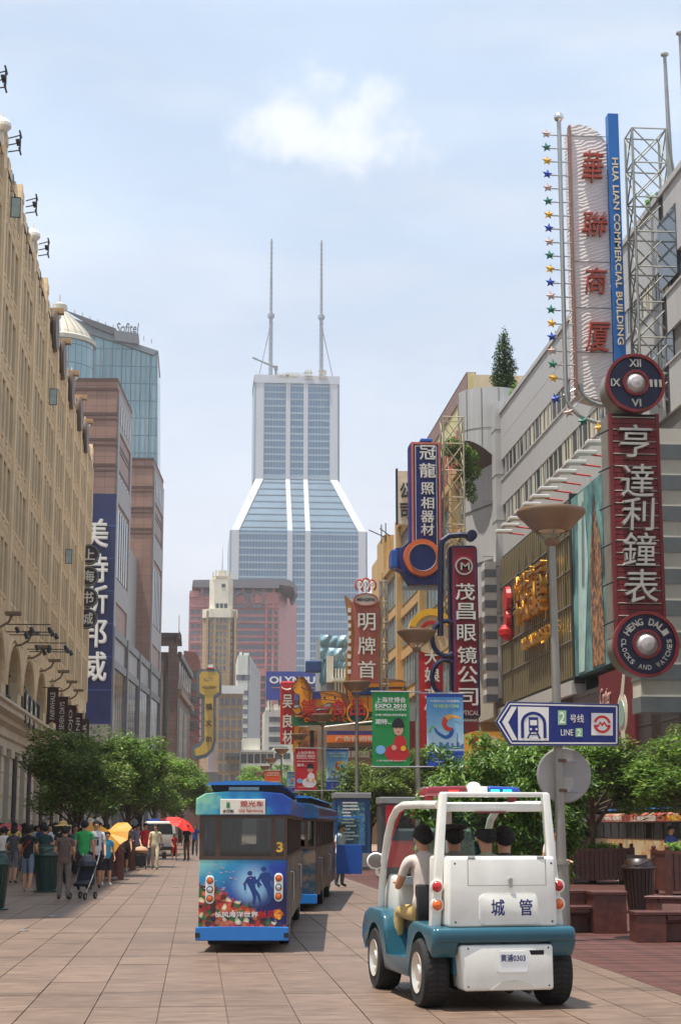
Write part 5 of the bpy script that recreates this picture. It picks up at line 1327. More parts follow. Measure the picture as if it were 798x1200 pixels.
MB().lathe([(0.78, 0.1), (0.80, -0.3), (1.08, -0.3), (1.1, 0.1)], (p.x, Y, p.z), 48, ax='y').build('lens_ring', M_lens, cs, w=True)
MB().lathe([(0, -0.12), (0.8, -0.12), (0.8, 0.1), (0, 0.1)], (p.x, Y, p.z), 40, ax='y').build('lens', mat('lens_glass', C(16,34,110), 0.3, var=0.15), cs, w=True)
MB().lathe([(0.76, -0.2), (0.80, -0.34), (0.84, -0.2)], (p.x, Y, p.z), 48, ax='y').build('lens_edge', M_silver, cs, w=True)
lattice('sign_lattice', 'pale steel lattice mast between the camera sign and the ochre wall', x1+0.15, x1+1.35, Y+0.2, Y+1.4, 12.5, 25.5, 8, mat('lattice_cream', C(170,160,132), 0.5, 0.2, var=0.15))
MB().box(x0-0.4, x1+1.4, Y+0.4, Y+0.7, Z_(690,Y), Z_(686,Y)).build('support_beam', M_galv, cs, w=True)

# ---------------------------------------------------------------- sign: dumpling shop (red, round head)
Y = 88.0
ds = thing('dumpling_shop_sign', 'red vertical sign with white characters under a round yellow and red head', 'sign', (X_(506, Y), Y, Z_(880, Y)))
M_sred = mat('signal_red', C(186,26,30), 0.45, var=0.08)
a, c = at(491, 745, Y), at(520, 882, Y)
MB().box(a.x, c.x, Y, Y+0.6, c.z, a.z).build('panel', M_sred, ds, w=True)
for s, py in zip('大娘水饺', (770.5, 791, 812, 833)):
    p = at(506, py, Y); text(s, 0.78, 0.78, M_letter, ds, (p.x, Y-0.08, p.z), depth=0.08, bold=0.06, wd=True)
p = at(505, 740, Y)
MB().lathe([(0, -0.05), (1.2, -0.05), (1.2, 0.5), (0, 0.5)], (p.x, Y, p.z), 36, ax='y').build('round_head', mat('sand_disc', C(206,180,140), 0.5, var=0.15), ds, w=True)
pts = [(p.x+1.22*math.cos(R_(t)), p.z+1.22*math.sin(R_(t))) for t in range(15, 170, 8)] + [(p.x+0.86*math.cos(R_(t)), p.z+0.86*math.sin(R_(t))) for t in range(166, 14, -8)]
MB().prism(pts, 'y', Y-0.14, Y-0.02).build('yellow_arc', mat('fan_yellow', C(232,180,40), 0.45, var=0.08), ds, w=True)
pts = [(p.x+0.62*math.cos(R_(t)), p.z-0.05+0.62*math.sin(R_(t))) for t in range(0, 181, 10)] + [(p.x+0.44*math.cos(R_(t)), p.z-0.05+0.44*math.sin(R_(t))) for t in range(180, -1, -10)]
MB().prism(pts, 'y', Y-0.12, Y-0.04).build('red_arc', M_sred, ds, w=True)
MB().ball((p.x, Y-0.1, p.z-0.15), 0.3, 12, sc=(1, 0.3, 1)).build('face_disc', M_letter, ds, w=True)
# red shop wall with lattice windows under it
rw = thing('red_shopfront', 'red shopfront with a grid of dark windows behind the banner pole', 'building', (X_(505, 92), 92, 0))
MB().box(X_(478,92), X_(560,92), 92, 97, 0, Z_(845,92)).build('wall', mat('maroon_wall', C(120,30,34), 0.6, var=0.2, vs=1), rw, w=True)
winrow(483, 520, 6, 896, 925, 3, 91.95, 0.34, 0.55, M_glassdark, rw)
gr = MB()
for k in range(8): gr.box(X_(479+k*6,91.8)-0.03, X_(479+k*6,91.8)+0.03, 91.7, 91.8, 0, Z_(888,91.8))
for k in range(5): gr.box(X_(479,91.8), X_(522,91.8), 91.68, 91.8, Z_(888+k*13,91.8)-0.03, Z_(888+k*13,91.8)+0.03)
gr.build('grille', M_iron, rw, w=True, kind='stuff')
MB().box(X_(553,80), X_(600,80), 80, 84, 0, Z_(857,80)).build('yellow_kiosk', mat('yellow_wall', C(212,150,48), 0.6, var=0.12), rw, w=True)
p = at(577, 873, 80); MB().lathe([(0,-0.03),(0.4,-0.03),(0.4,0.02)], (p.x, 79.95, p.z), 24, ax='y').build('round_portrait', mat('portrait_print', C(196,96,80), 0.6, var=0.4, vs=4, two=C(220,200,180)), rw, w=True)
MB().box(X_(553,79.8), X_(562,79.8), 79.7, 80, 0, Z_(862,79.8)).build('red_column', M_sred, rw, w=True)
# ---------------------------------------------------------------- sign: crown-topped pink sign
Y = 130.0; ZPX[0] = 410
cr_ = thing('crown_sign', 'waisted pink vertical sign with outlined characters and a crown on top', 'sign', (X_(428, Y), Y, Z_(800, Y)))
M_salm = mat('salmon_face', C(176,96,82), 0.5, var=0.15, vs=1)
M_cgold = mat('old_gold_edge', C(170,120,52), 0.45, 0.2, var=0.12)
M_tubew = mat('white_tube', C(232,224,212), 0.4, var=0.05)
def PP(pts, Y): return [(at(x, y, Y).x, at(x, y, Y).z) for x, y in pts]
MB().prism(PP([(411,706),(443,706),(445,720),(443,745),(442,770),(444,800),(410,800),(414,770),(416,745),(414,720)], Y), 'y', Y, Y+1.0).build('face', M_salm, cr_, w=True)
MB().prism(PP([(405,697),(412,704),(416,722),(417,745),(414,772),(411,800),(405.5,800),(407,770),(410,745),(409,722)], Y), 'y', Y+0.2, Y+1.2).build('edge_band', M_cgold, cr_, w=True)
MB().prism(PP([(443,705),(446,703),(446,800),(443.5,800),(441.5,765),(444,730)], Y), 'y', Y+0.05, Y+1.1).build('edge_band', M_cgold, cr_, w=True)
for k in range(9):
    p = at(409.5, 715+k*9, Y); MB().box(p.x-0.12, p.x+0.12, Y, Y+0.2, p.z-0.16, p.z+0.16).build('bulb_panel', M_tubew, cr_, w=True)
for s, py in zip('明牌首', (729, 757, 785)):
    p = at(429.5, py, Y); text(s, 1.35, 1.35, M_letter, cr_, (p.x, Y-0.12, p.z), depth=0.12, bold=0.02, wd=True)
p = at(428.5, 703, Y)
MB().lathe([(0, -0.1), (0.92, -0.1), (0.92, 0.5), (0, 0.5)], (0,0,0), 32, ax='y').build('oval', M_letter, cr_, w=True, mat=T(p.x, Y-0.05, p.z) @ Matrix.Diagonal((1, 1, 0.5, 1)))
MB().lathe([(0.84, -0.2), (1.0, -0.2), (1.0, 0.3), (0.84, 0.3)], (0,0,0), 32, ax='y').build('oval_rim', M_salm, cr_, w=True, mat=T(p.x, Y-0.05, p.z) @ Matrix.Diagonal((1, 1, 0.52, 1)))
text('MINGPAI', 1.4, 0.26, M_iron, cr_, (p.x, Y-0.2, p.z), depth=0.05, bold=0.03, wd=True)
for (dx, w_, h_) in ((-0.5, 0.3, 0.55), (0.0, 0.36, 0.72), (0.5, 0.3, 0.55)):
    q = at(428.5, 686, Y)
    lp = [(q.x+dx+w_*math.sin(R_(t)), Y, q.z+h_*0.8*math.cos(R_(t))) for t in range(-150, 151, 15)]
    MB().tube(lp, 0.09, 6).build('crown_loop', mat('crown_pink', C(186,96,92), 0.5, var=0.1), cr_, w=True)
    lp = [(a-(a-(q.x+dx))*0.4, b_-0.06, c-(c-q.z)*0.4) for a, b_, c in lp]
    MB().tube(lp, 0.05, 5).build('crown_loop', M_tubew, cr_, w=True)
lattice('sign_lattice', 'grey lattice mast with hanging cables right behind the crown-topped pink sign', X_(447,Y), X_(455,Y), Y, Y+1.0, 6, Z_(680, Y), 9, mat('lattice_grey', C(136,138,140), 0.5, 0.3, var=0.15), r=0.05)
# tarpaulin wrapped tower and stair tower
Y = 165.0
tp = thing('tarpaulin_scaffold', 'building corner wrapped in sagging pale blue tarpaulin behind the horse sign', 'scaffold', (X_(392, Y), Y, 0))
M_tarp = mat('blue_tarpaulin', C(126,162,176), 0.35, var=0.25, vs=0.6, bump=1.0, bs=1.4)
def tarp(px0, px1, py0, py1, yy, name='tarpaulin'):
    n, m_ = 16, 8; a, c = at(px0, py0, yy), at(px1, py1, yy); vs, fs = [], []
    rg = random.Random(int(px0+py0))
    ph = rg.random()*6
    for j in range(m_+1):
        for i in range(n+1):
            u, v = i/n, j/m_
            vs.append((a.x+(c.x-a.x)*u, yy-0.35*math.sin(v*PI)*(0.6+0.4*math.sin(u*9+ph))-0.1*math.sin(u*23+v*7+ph), a.z+(c.z-a.z)*v-0.3*math.sin(u*PI)*(1 if j == m_ else 0.5)))
    for j in range(m_):
        for i in range(n): fs.append((j*(n+1)+i, j*(n+1)+i+1, (j+1)*(n+1)+i+1, (j+1)*(n+1)+i))
    MB().add(vs, fs).build(name, M_tarp, tp, w=True, smooth=True)
tarp(375, 412, 743, 757, Y); tarp(375, 410, 757.5, 771, Y-0.2); tarp(374, 382, 771, 800, Y); tarp(391, 410, 771, 786, Y)
MB().box(X_(376,Y), X_(412,Y), Y+0.6, Y+8, 0, Z_(744,Y)).build('core', mat('core_grey', C(140,146,148), 0.7, var=0.2), tp, w=True)
MB().box(X_(382,Y), X_(390,Y), Y-0.8, Y+1, Z_(800,Y), Z_(770,Y)).build('stair_tower', M_wht, tp, w=True)
for k in range(5): MB().box(X_(392+k*3.5,Y), X_(394+k*3.5,Y), Y-0.5, Y+0.6, Z_(812,Y), Z_(784,Y)).build('pilaster', M_wht, tp, w=True)
MB().box(X_(388,Y), X_(410,Y), Y-2.2, Y, Z_(800,Y), Z_(796.5,Y)).build('cornice', M_wht, tp, w=True)
cp = thing('grey_shop_row', 'shop building with a blue and orange fascia under the horse sign', 'building', (X_(400, 150), 150, 0))
Y = 150.0
MB().box(X_(372,Y), X_(470,Y), Y, Y+14, 0, Z_(848,Y)).build('wall', mat('taupe_wall', C(148,136,120), 0.8, var=0.2, vs=0.5), cp, w=True)
MB().box(X_(383,Y), X_(450,Y), Y-0.8, Y, Z_(862,Y), Z_(853,Y)).build('navy_fascia', mat('indigo_fascia', C(52,48,120), 0.5, var=0.1), cp, w=True)
MB().box(X_(383,Y), X_(450,Y), Y-0.9, Y, Z_(870.5,Y), Z_(862,Y)).build('orange_fascia', mat('orange_fascia', C(236,124,40), 0.5, var=0.08), cp, w=True)
p = at(415, 866.3, Y); text('广告位招租', 3.5, 0.42, M_letter, cp, (p.x, Y-0.94, p.z), depth=0.03, bold=0.04, wd=True)
winrow(388, 440, 5, 878, 886, 1, Y, 0.9, 0.9, M_glassdark, cp)
for k in range(3): 
    p = at(405+k*11, 884, Y); MB().rbox(p.x-0.4, p.x+0.4, Y-0.5, Y, p.z-0.3, p.z+0.3, 0.04).lathe([(0.24,-0.03),(0.24,0.03)], (p.x, Y-0.5, p.z), 14, ax='y').build('air_conditioner', mat('ac_white', C(206,204,196), 0.6, var=0.1), cp, w=True)
for s, px in zip('步行街', (399, 412, 424.5)):
    p = at(px, 903, 140)
for s, px in zip('东街', (408, 424)):
    p = at(px, 901.5, 149); text(s, 1.05, 1.05, mat('coral_letter', C(214,70,60), 0.5), cp, (p.x, 148.2, p.z), depth=0.25, bold=0.06, wd=True)
for px in (412, 428, 440):
    p = at(px, 916, 148); q = MB()
    q.prism([(p.x-0.35, p.z-0.8), (p.x+0.35, p.z-0.8), (p.x+0.5, p.z+0.6), (p.x-0.2, p.z+0.3)], 'y', 147.6, 147.9); q.build('red_pennant_sign', mat('orange_red', C(206,70,40), 0.5, var=0.1), cp, w=True)

# ---------------------------------------------------------------- horse and carriage sign over a green board
Y = 140.0
hc = thing('horse_carriage_sign', 'painted golden horse drawing a yellow carriage with a blue window on a green board', 'sign', (X_(405, Y), Y, Z_(852, Y)))
M_hy = mat('horse_yellow', C(238,160,22), 0.45, var=0.12); M_hr = mat('carriage_red', C(190,40,30), 0.45, var=0.12)
M_hg = mat('board_green', C(18,112,66), 0.45, var=0.12); M_hb = mat('carriage_blue', C(24,96,176), 0.4, var=0.1)
M_outl = mat('dark_outline', C(70,34,16), 0.6)
def pz(pts, y0, y1, m, name):
    q = PP(pts, Y)
    if m in (M_hy, M_hb, M_hr):      # dark painted outline along the edge
        for i in range(len(q)): MB().cyl((q[i][0], Y+y0, q[i][1]), (q[(i+1) % len(q)][0], Y+y0, q[(i+1) % len(q)][1]), 0.045, n=5).build('outline', M_outl, hc, w=True)
    return MB().prism(q, 'y', Y+y0, Y+y1).build(name, m, hc, w=True)
pz([(343,837),(420,834),(480,838),(480,850),(343,850)], 0.0, 0.8, M_hg, 'green_board')
pz([(341,806),(347,799),(348,794),(352,795),(356,798),(360,806),(364,811),(373,811),(392,810),(401,814),(406,822),(404,832),(396,826),(384,824),(374,830),(362,834),(354,836),(350,828),(350,815),(345,813)], -0.5, 0.1, M_hy, 'horse_body')
pz([(352,829),(344,831),(341,827),(342,833),(347,838),(353,835)], -0.6, -0.2, M_hy, 'foreleg')
pz([(358,832),(352,838),(344,838),(344,841),(354,841),(362,836)], -0.6, -0.2, M_hy, 'foreleg')
pz([(396,826),(402,834),(398,842),(402,842),(406,834),(404,824)], -0.6, -0.2, M_hy, 'hind_leg')
pz([(388,826),(384,836),(388,842),(391,841),(389,836),(393,828)], -0.6, -0.2, M_hy, 'hind_leg')
pz([(352,794),(350,792),(356,794),(362,803),(366,810),(362,812),(358,803)], -0.65, -0.3, mat('mane_brown', C(110,60,30), 0.6), 'mane')
pz([(398,812),(406,816),(410,826),(408,838),(404,836),(405,826),(400,820)], -0.65, -0.3, MC['mane_brown'], 'tail')
pz([(366,812),(374,811),(376,819),(366,820)], -0.7, -0.3, mat('saddle_blue', C(34,50,130), 0.5), 'saddle')
pz([(352,832),(362,834),(384,832),(404,836),(404,846),(384,845),(362,846),(352,843)], -0.35, 0.0, M_hr, 'red_scroll')
for s, px in zip('第一食品', (361, 377, 396, 418)):
    p = at(px, 830, Y); text(s, 1.25, 1.35, M_hr, hc, (p.x, Y-0.8, p.z), depth=0.15, bold=0.03, wd=True, keep=(s == '一'))
pz([(402,803),(410,798),(430,795),(470,798),(476,802),(472,806),(404,807)], -0.7, 0.6, M_hy, 'carriage_roof')
pz([(405,807),(470,807),(474,835),(410,835)], -0.4, 0.4, M_hy, 'carriage_body')
pz([(412,805),(452,805),(454,815),(412,815)], -0.5, -0.4, M_hb, 'blue_window')
for (px, py, rpx) in ((418, 836, 13), (468, 836, 12)):
    p = at(px, py, Y); r = rpx*Y/1950
    MB().lathe([(r*0.86, -0.1), (r*0.86, -0.3), (r, -0.3), (r, -0.1)], (p.x, Y-0.5, p.z), 28, ax='y').build('wheel_rim', M_hy, hc, w=True)
    q = MB()
    for k in range(6):
        a = k*PI/6; q.box(-r*0.9, r*0.9, -0.05, 0.05, -0.05, 0.05) if False else q.cyl((p.x-r*0.9*math.cos(a), Y-0.65, p.z-r*0.9*math.sin(a)), (p.x+r*0.9*math.cos(a), Y-0.65, p.z+r*0.9*math.sin(a)), 0.05, n=5)
    q.build('wheel_spokes', M_hb, hc, w=True)
MB().box(X_(362,Y), X_(480,Y), Y-0.1, Y+0.3, Z_(856,Y), Z_(850,Y)).build('under_beam', mat('beam_cream', C(190,176,150), 0.6, var=0.1), hc, w=True)
for px in (366, 474): MB().cyl((X_(px,Y), Y+0.2, 0), (X_(px,Y), Y+0.2, Z_(850,Y)), 0.18, n=10).build('support_post', M_iron, hc, w=True)
for k, (px, py) in enumerate([(365, 784)]):
    p = at(px, py, Y); MB().rbox(p.x-0.5, p.x+0.8, Y-0.3, Y+0.5, p.z-0.3, p.z+0.7, 0.1).build('rider_box', mat('steel_blue', C(44,72,120), 0.5, var=0.2), hc, w=True)
for (px, py, r) in ((353,800,0.06), (366,822,0.10), (380,818,0.10), (392,818,0.10)):
    p = at(px, py, Y); MB().ball((p.x, Y-0.5, p.z), r, 8, sc=(1,0.4,1)).build('eye' if px == 353 else 'stud', M_outl, hc, w=True)
for (a, b_) in (((352,806),(366,812)), ((376,812),(398,818)), ((376,820),(396,822)), ((345,806),(340,812)), ((362,812),(363,832)), ((410,800),(472,799)), ((410,817),(472,817)), ((430,807),(430,835)), ((450,807),(450,835))):
    p, q = at(*a, Y), at(*b_, Y); MB().cyl((p.x, Y-0.72, p.z), (q.x, Y-0.72, q.z), 0.04, n=5).build('harness', M_outl if a[1] < 830 else M_hr, hc, w=True)
rg = random.Random(6)
for k in range(16):
    p = at(352+k*7.5, 842+rg.uniform(-3, 3), Y); MB().tube([(p.x+0.22*math.cos(t), Y-0.4, p.z+0.16*math.sin(t)) for t in (0, 1, 2, 3, 4, 5)], 0.05, 5).build('scroll', M_hy if k % 2 else M_hg, hc, w=True)
# red sign left of the horse, yellow one behind
Y = 146.0
ws_ = thing('red_side_sign', 'narrow red vertical sign with white characters and a curved smile just left of the horse', 'sign', (X_(337, Y), Y, Z_(870, Y)))
a, c = at(329, 798, Y), at(345, 872, Y)
MB().rprism([(a.x, c.z), (c.x, c.z), (c.x, a.z), (a.x, a.z)], 'y', Y, Y+0.7, 0.15, 2).build('panel', M_sred, ws_, w=True)
for s, py in zip('吴良材', (822, 845, 864)):
    p = at(337, py, Y); text(s, 0.85, 1.15, M_letter, ws_, (p.x, Y-0.08, p.z), depth=0.08, bold=0.03, wd=True)
p = at(336.5, 804, Y); MB().tube([(p.x+0.5*math.sin(R_(t)), Y-0.08, p.z-0.32*math.cos(R_(t))) for t in range(-80, 81, 16)], 0.06, 6).build('smile', M_letter, ws_, w=True)
yb = thing('ochre_side_sign', 'worn yellow-brown lattice board under the horse sign', 'sign', (X_(356, Y), Y+2, 0))
MB().box(X_(346,Y), X_(374,Y), Y+2, Y+2.6, 2, Z_(850,Y)).build('board', mat('ochre_board', C(168,118,44), 0.6, var=0.3, vs=1.2, two=C(120,60,40)), yb, w=True)
MB().prism([(X_(344,Y), Z_(880,Y)), (X_(352,Y), Z_(880,Y)), (X_(350,Y), Z_(838,Y)), (X_(345,Y), Z_(830,Y))], 'y', Y+1, Y+1.6).build('curved_edge', M_yellow, yb, w=True)
dg_ = thing('slanted_rail', 'slanting white pole crossing above the blue and orange fascia', 'pole', at(378, 853, 136))
p, q = at(378, 852, 136), at(440, 845, 136); MB().cyl(p, q, 0.06, n=6).build('pole', M_white, dg_, w=True)

# ---------------------------------------------------------------- street lamps with saucer shades, banners, metro sign
M_pole = mat('lamp_pole_metal', C(140,136,126), 0.42, 0.45, var=0.15, vs=2)
M_shade = mat('lamp_shade_bronze', C(126,102,78), 0.5, 0.15, var=0.12, vs=3)
def lamp_proto():
    t = thing('street_lamp', 'tmp', 'street lamp')
    MB().cyl((0,0,0), (0,0,1.1), 0.105, 0.1, 16).cyl((0,0,1.1), (0,0,1.16), 0.12, n=16).cyl((0,0,1.16), (-0.0,0,5.9), 0.075, 0.052, 14).lathe([(0.15,0),(0.16,0.03),(0.12,0.06)], n=16).build('pole', M_pole, t, smooth=True)
    MB().lathe([(0.05, 5.86), (0.1, 5.9), (0.12, 5.94), (0.1, 5.98), (0.03, 6.0)], n=16).build('collar', M_shade, t, smooth=True)
    MB().lathe([(0.0, 6.12), (0.26, 6.1), (0.30, 6.14), (0.50, 6.36), (0.51, 6.40), (0.50, 6.43), (0.44, 6.44), (0.28, 6.24), (0, 6.22)], n=32).build('lamp_shade', M_shade, t, smooth=True)
    MB().lathe([(0, 6.06), (0.12, 6.07), (0.2, 6.1), (0.2, 6.12), (0, 6.12)], n=20).build('lamp_glass', mat('lamp_glass', C(206,190,160), 0.3, var=0.05), t)
    for k in range(3):
        a = R_(30+120*k); MB().tube([(0.07*math.cos(a), 0.07*math.sin(a), 5.94), (0.29*math.cos(a), 0.29*math.sin(a), 6.16)], 0.018, 6).build('strut', M_pole, t)
    return t
lp0 = lamp_proto()
lp0['label'] = 'nearest saucer street lamp, on the pole that carries the blue metro sign'; lp0['group'] = 'saucer street lamps along the deck'
lp0.matrix_basis = T(5.20, 23.9, 0) @ RY(R_(-0.35)) @ Matrix.Diagonal((1.0, 1.0, 0.965, 1))
L2 = []
specs = [(488, 740, 44.5, 'saucer street lamp whose pole holds the green and the pale blue banner'), (418, 800, 63.5, 'third saucer street lamp of the row, its pole passing the blue kiosk'),
         (378, 838, 82.5, 'fourth saucer street lamp of the row, holding the red and a pale blue banner'), (351, 861, 101.5, 'fifth saucer street lamp of the row, beyond the red banner'),
         (330, 878, 120.5, 'sixth saucer street lamp, holding a small blue and an orange banner'), (318, 889, 140, 'seventh saucer street lamp, small above the tram roof'), (311, 898, 160, 'eighth saucer street lamp, tiny above the tram roof'), (304, 905, 180, 'last saucer street lamp still visible, over the tram roof')]
for (px, py, Y, lab) in specs:
    p = at(px, py, Y); zs = p.z/6.40
    o = copy_tree(lp0, T(p.x, Y, 0) @ Matrix.Diagonal((1.05, 1.05, zs, 1)), lab); L2.append(p)
M_bgreen = mat('banner_green', C(22,132,62), 0.65, var=0.07); M_bred = mat('banner_red', C(196,24,44), 0.65, var=0.07)
M_borg = mat('banner_orange', C(226,96,40), 0.65, var=0.07)
def skyprint():
    m = bpy.data.materials.new('sky_print'); m.use_nodes = True; N, L = m.node_tree.nodes, m.node_tree.links; b = N['Principled BSDF']; b.inputs['Roughness'].default_value = 0.6
    tc = N.new('ShaderNodeTexCoord'); sp = N.new('ShaderNodeSeparateXYZ'); L.new(tc.outputs['Generated'], sp.inputs[0])
    n = N.new('ShaderNodeTexNoise'); n.inputs['Scale'].default_value = 3.5; n.inputs['Detail'].default_value = 5; L.new(tc.outputs['Generated'], n.inputs['Vector'])
    ad = N.new('ShaderNodeMath'); ad.operation = 'MULTIPLY_ADD'; ad.inputs[1].default_value = 0.35; L.new(n.outputs['Fac'], ad.inputs[0]); L.new(sp.outputs['Z'], ad.inputs[2])
    cr = N.new('ShaderNodeValToRGB'); e = cr.color_ramp.elements
    e[0].position = 0.38; e[0].color = C(196,216,222); e[1].position = 1.15; e[1].color = C(84,146,190); x = e.new(0.75); x.color = C(132,180,204)
    L.new(ad.outputs[0], cr.inputs[0]); L.new(cr.outputs[0], b.inputs['Base Color']); return m
M_skyp = skyprint()
M_cblu = mat('banner_blue', C(30,70,160), 0.65, var=0.08); M_skin = mat('skin', C(206,156,128), 0.6, var=0.06)
def ribbon(parent, pts, w, m, name, y, w1=None, wd=False):
    """Flat printed ribbon along pts (x, z), width w at the middle tapering to the ends."""
    vs, fs = [], []; n = len(pts)
    for i, (x, z) in enumerate(pts):
        x0, z0 = pts[max(i-1, 0)]; x1, z1 = pts[min(i+1, n-1)]
        d = Vector((x1-x0, z1-z0)).normalized(); t = i/(n-1); ww = w*(math.sin(PI*min(max(t, 0.04), 0.96))**0.6) if w1 is None else w+(w1-w)*t
        vs += [(x-d.y*ww/2, y, z+d.x*ww/2), (x+d.y*ww/2, y, z-d.x*ww/2)]
    for i in range(n-1): fs.append((2*i, 2*i+1, 2*i+3, 2*i+2))
    return MB().add(vs, fs).build(name, m, parent)
def smooth_pts(P, k=6):
    out = []
    for i in range(len(P)-1):
        p0, p1, p2, p3 = P[max(i-1,0)], P[i], P[i+1], P[min(i+2,len(P)-1)]
        for j in range(k):
            t = j/k; out.append(tuple(0.5*((2*p1[c])+(-p0[c]+p2[c])*t+(2*p0[c]-5*p1[c]+4*p2[c]-p3[c])*t*t+(-p0[c]+3*p1[c]-3*p2[c]+p3[c])*t**3) for c in (0,1)))
    out.append(P[-1]); return out
def cloth(w, h, m):
    """Hanging banner with a slight billow; origin at the middle of the lower edge."""
    n, k = 8, 10; vs, fs = [], []
    for j in range(k+1):
        for i in range(n+1): vs.append((w*(i/n-0.5), 0.0, h*j/k))
    for j in range(k):
        for i in range(n): fs.append((j*(n+1)+i, j*(n+1)+i+1, (j+1)*(n+1)+i+1, (j+1)*(n+1)+i))
    q = MB().add(vs, fs); q.add([(x, 0.012, z) for x, _, z in vs], [f[::-1] for f in fs])
    return q.mesh('cloth', m)
def banner(px0, px1, py0, py1, Y, kind, label, poleside):
    a, c = at(px0, py0, Y), at(px1, py1, Y); w, h = c.x-a.x, a.z-c.z
    t = thing('banner', label, 'banner', ((a.x+c.x)/2, Y, c.z), 0, 'banners hung from the lamp posts')
    base = {'girl_green': M_bgreen, 'girl_red': M_bred, 'sky': M_skyp, 'orange': M_borg}[kind]
    link('cloth', cloth(w, h, base), t)
    for z in (-0.015, h+0.015):
        x0 = -w/2-0.04 if poleside > 0 else -w/2-0.32; x1 = w/2+0.32 if poleside > 0 else w/2+0.04
        MB().cyl((x0, 0, z), (x1, 0, z), 0.018, n=8).build('arm', M_steel, t)
    if kind.startswith('girl'):
        text('上海世博会', w*0.80, h*0.075, M_letter, t, (0, -0.008, h*0.895), depth=0.004, bold=0.015)
        text('EXPO 2010', w*0.84, h*0.055, M_letter, t, (0, -0.008, h*0.815), depth=0.004, bold=0.04)
        text('SHANGHAI CHINA', w*0.84, h*0.03, M_letter, t, (0, -0.008, h*0.765), depth=0.004, bold=0.02)
        text('世博门票我在现场等着您', w*0.84, h*0.03, M_letter, t, (0, -0.008, h*0.69), depth=0.004, bold=0.02)
        text('期待...', w*0.42, h*0.07, M_letter, t, (-w*0.2, -0.008, h*0.60), depth=0.004, bold=0.03)
        g = 1.0
        def ell(cx, cz, rx, rz, m, name, y): return MB().add([(cx+rx*math.cos(2*PI*i/24), y, cz+rz*math.sin(2*PI*i/24)) for i in range(24)], [tuple(range(24))]).build(name, m, t)
        rd = M_sred if kind == 'girl_green' else mat('print_white', C(226,216,220), 0.6, var=0.1)
        ell(w*0.16, h*0.18, w*0.33, h*0.12, rd, 'printed_dress', -0.006); ell(w*0.24, h*0.31, w*0.17, h*0.11, rd, 'printed_dress', -0.008)
        ell(w*0.2, h*0.50, w*0.13, h*0.085, M_skin, 'printed_face', -0.010)
        MB().add([(w*0.2+w*0.165*math.cos(R_(q)), -0.012, h*0.535+h*0.115*math.sin(R_(q))) for q in range(-8, 189, 14)], [tuple(range(15))]).build('printed_hat', mat('print_black', C(34,28,30), 0.7, var=0.1), t)
        ell(w*0.145, h*0.515, w*0.02, h*0.006, MC['print_black'], 'printed_eye', -0.013); ell(w*0.255, h*0.515, w*0.02, h*0.006, MC['print_black'], 'printed_eye', -0.013)
        ell(w*0.2, h*0.462, w*0.045, h*0.008, M_sred, 'printed_mouth', -0.013)
        ell(w*0.08, h*0.25, w*0.07, h*0.035, M_skin, 'printed_hand', -0.013); ell(w*0.33, h*0.24, w*0.07, h*0.035, M_yellow, 'printed_cuff', -0.012)
        ell(-w*0.28, h*0.22, w*0.13, h*0.06, mat('print_pale_blue', C(120,176,216), 0.6, var=0.1), 'printed_bundle', -0.007)
        text('上海市旅游局 2010.05.01', w*0.8, h*0.022, M_letter, t, (0, -0.014, h*0.075), depth=0.004, bold=0.02)
    elif kind == 'sky':
        MB().box(-w/2, w/2, -0.004, 0, 0, h*0.21).build('blue_foot', M_cblu, t); MB().box(-w/2, w/2, -0.004, 0, h*0.955, h).build('blue_head', M_cblu, t)
        text('中国2010上海世博会', w*0.8, h*0.03, M_letter, t, (0, -0.008, h*0.90), depth=0.003, bold=0.03)
        text('世博进行时', w*0.7, h*0.05, mat('print_pale_green', C(190,220,150), 0.6), t, (w*0.03, -0.008, h*0.83), depth=0.003, bold=0.02)
        rgx = smooth_pts([(-w*0.42, h*0.46), (-w*0.36, h*0.54), (-w*0.28, h*0.52), (-w*0.2, h*0.46), (w*0.0, h*0.40), (w*0.14, h*0.43), (w*0.17, h*0.50), (w*0.05, h*0.52), (-w*0.02, h*0.58), (w*0.03, h*0.66), (w*0.2, h*0.69), (w*0.42, h*0.66)])
        k = len(rgx)
        ribbon(t, rgx[:13], w*0.05, mat('print_green', C(110,176,84), 0.6), 'printed_ribbon', -0.008, w*0.04)
        ribbon(t, rgx[12:38], w*0.05, mat('print_deep_blue', C(30,92,160), 0.6), 'printed_ribbon', -0.010, w*0.13)
        ribbon(t, rgx[36:56], w*0.10, mat('print_vermilion', C(206,60,40), 0.6), 'printed_ribbon', -0.012, w*0.15)
        ribbon(t, rgx[54:], w*0.15, mat('print_amber', C(232,166,70), 0.6), 'printed_ribbon', -0.013, w*0.03)
        rg = random.Random(4); q = MB(); x = -w/2
        while x < w/2-0.01:
            ww = w*rg.uniform(0.03, 0.07); q.box(x, min(x+ww, w/2), -0.007, -0.005, h*0.24, h*(0.27+rg.random()*0.07)); x += ww
        x = w*0.33; q.box(x-w*0.012, x+w*0.012, -0.007, -0.005, h*0.24, h*0.46)
        q.build('printed_skyline', mat('print_slate', C(70,120,160), 0.6), t); 
        for i in range(3): text(('城市让生活更美好', 'Better City, Better Life', '热线 962010')[i], w*0.45, h*0.018, M_letter, t, (-w*0.05, -0.008, h*(0.15-i*0.045)), depth=0.003, bold=0.02)
    else:
        text('上海世博会', w*0.75, h*0.16, M_letter, t, (0, -0.008, h*0.78), depth=0.004, bold=0.03)
        text('EXPO 2010', w*0.75, h*0.10, M_letter, t, (0, -0.008, h*0.58), depth=0.004, bold=0.04)
banner(436, 480, 811, 898, 44.4, 'girl_green', 'green banner showing a girl in red with EXPO 2010 lettering', 1)
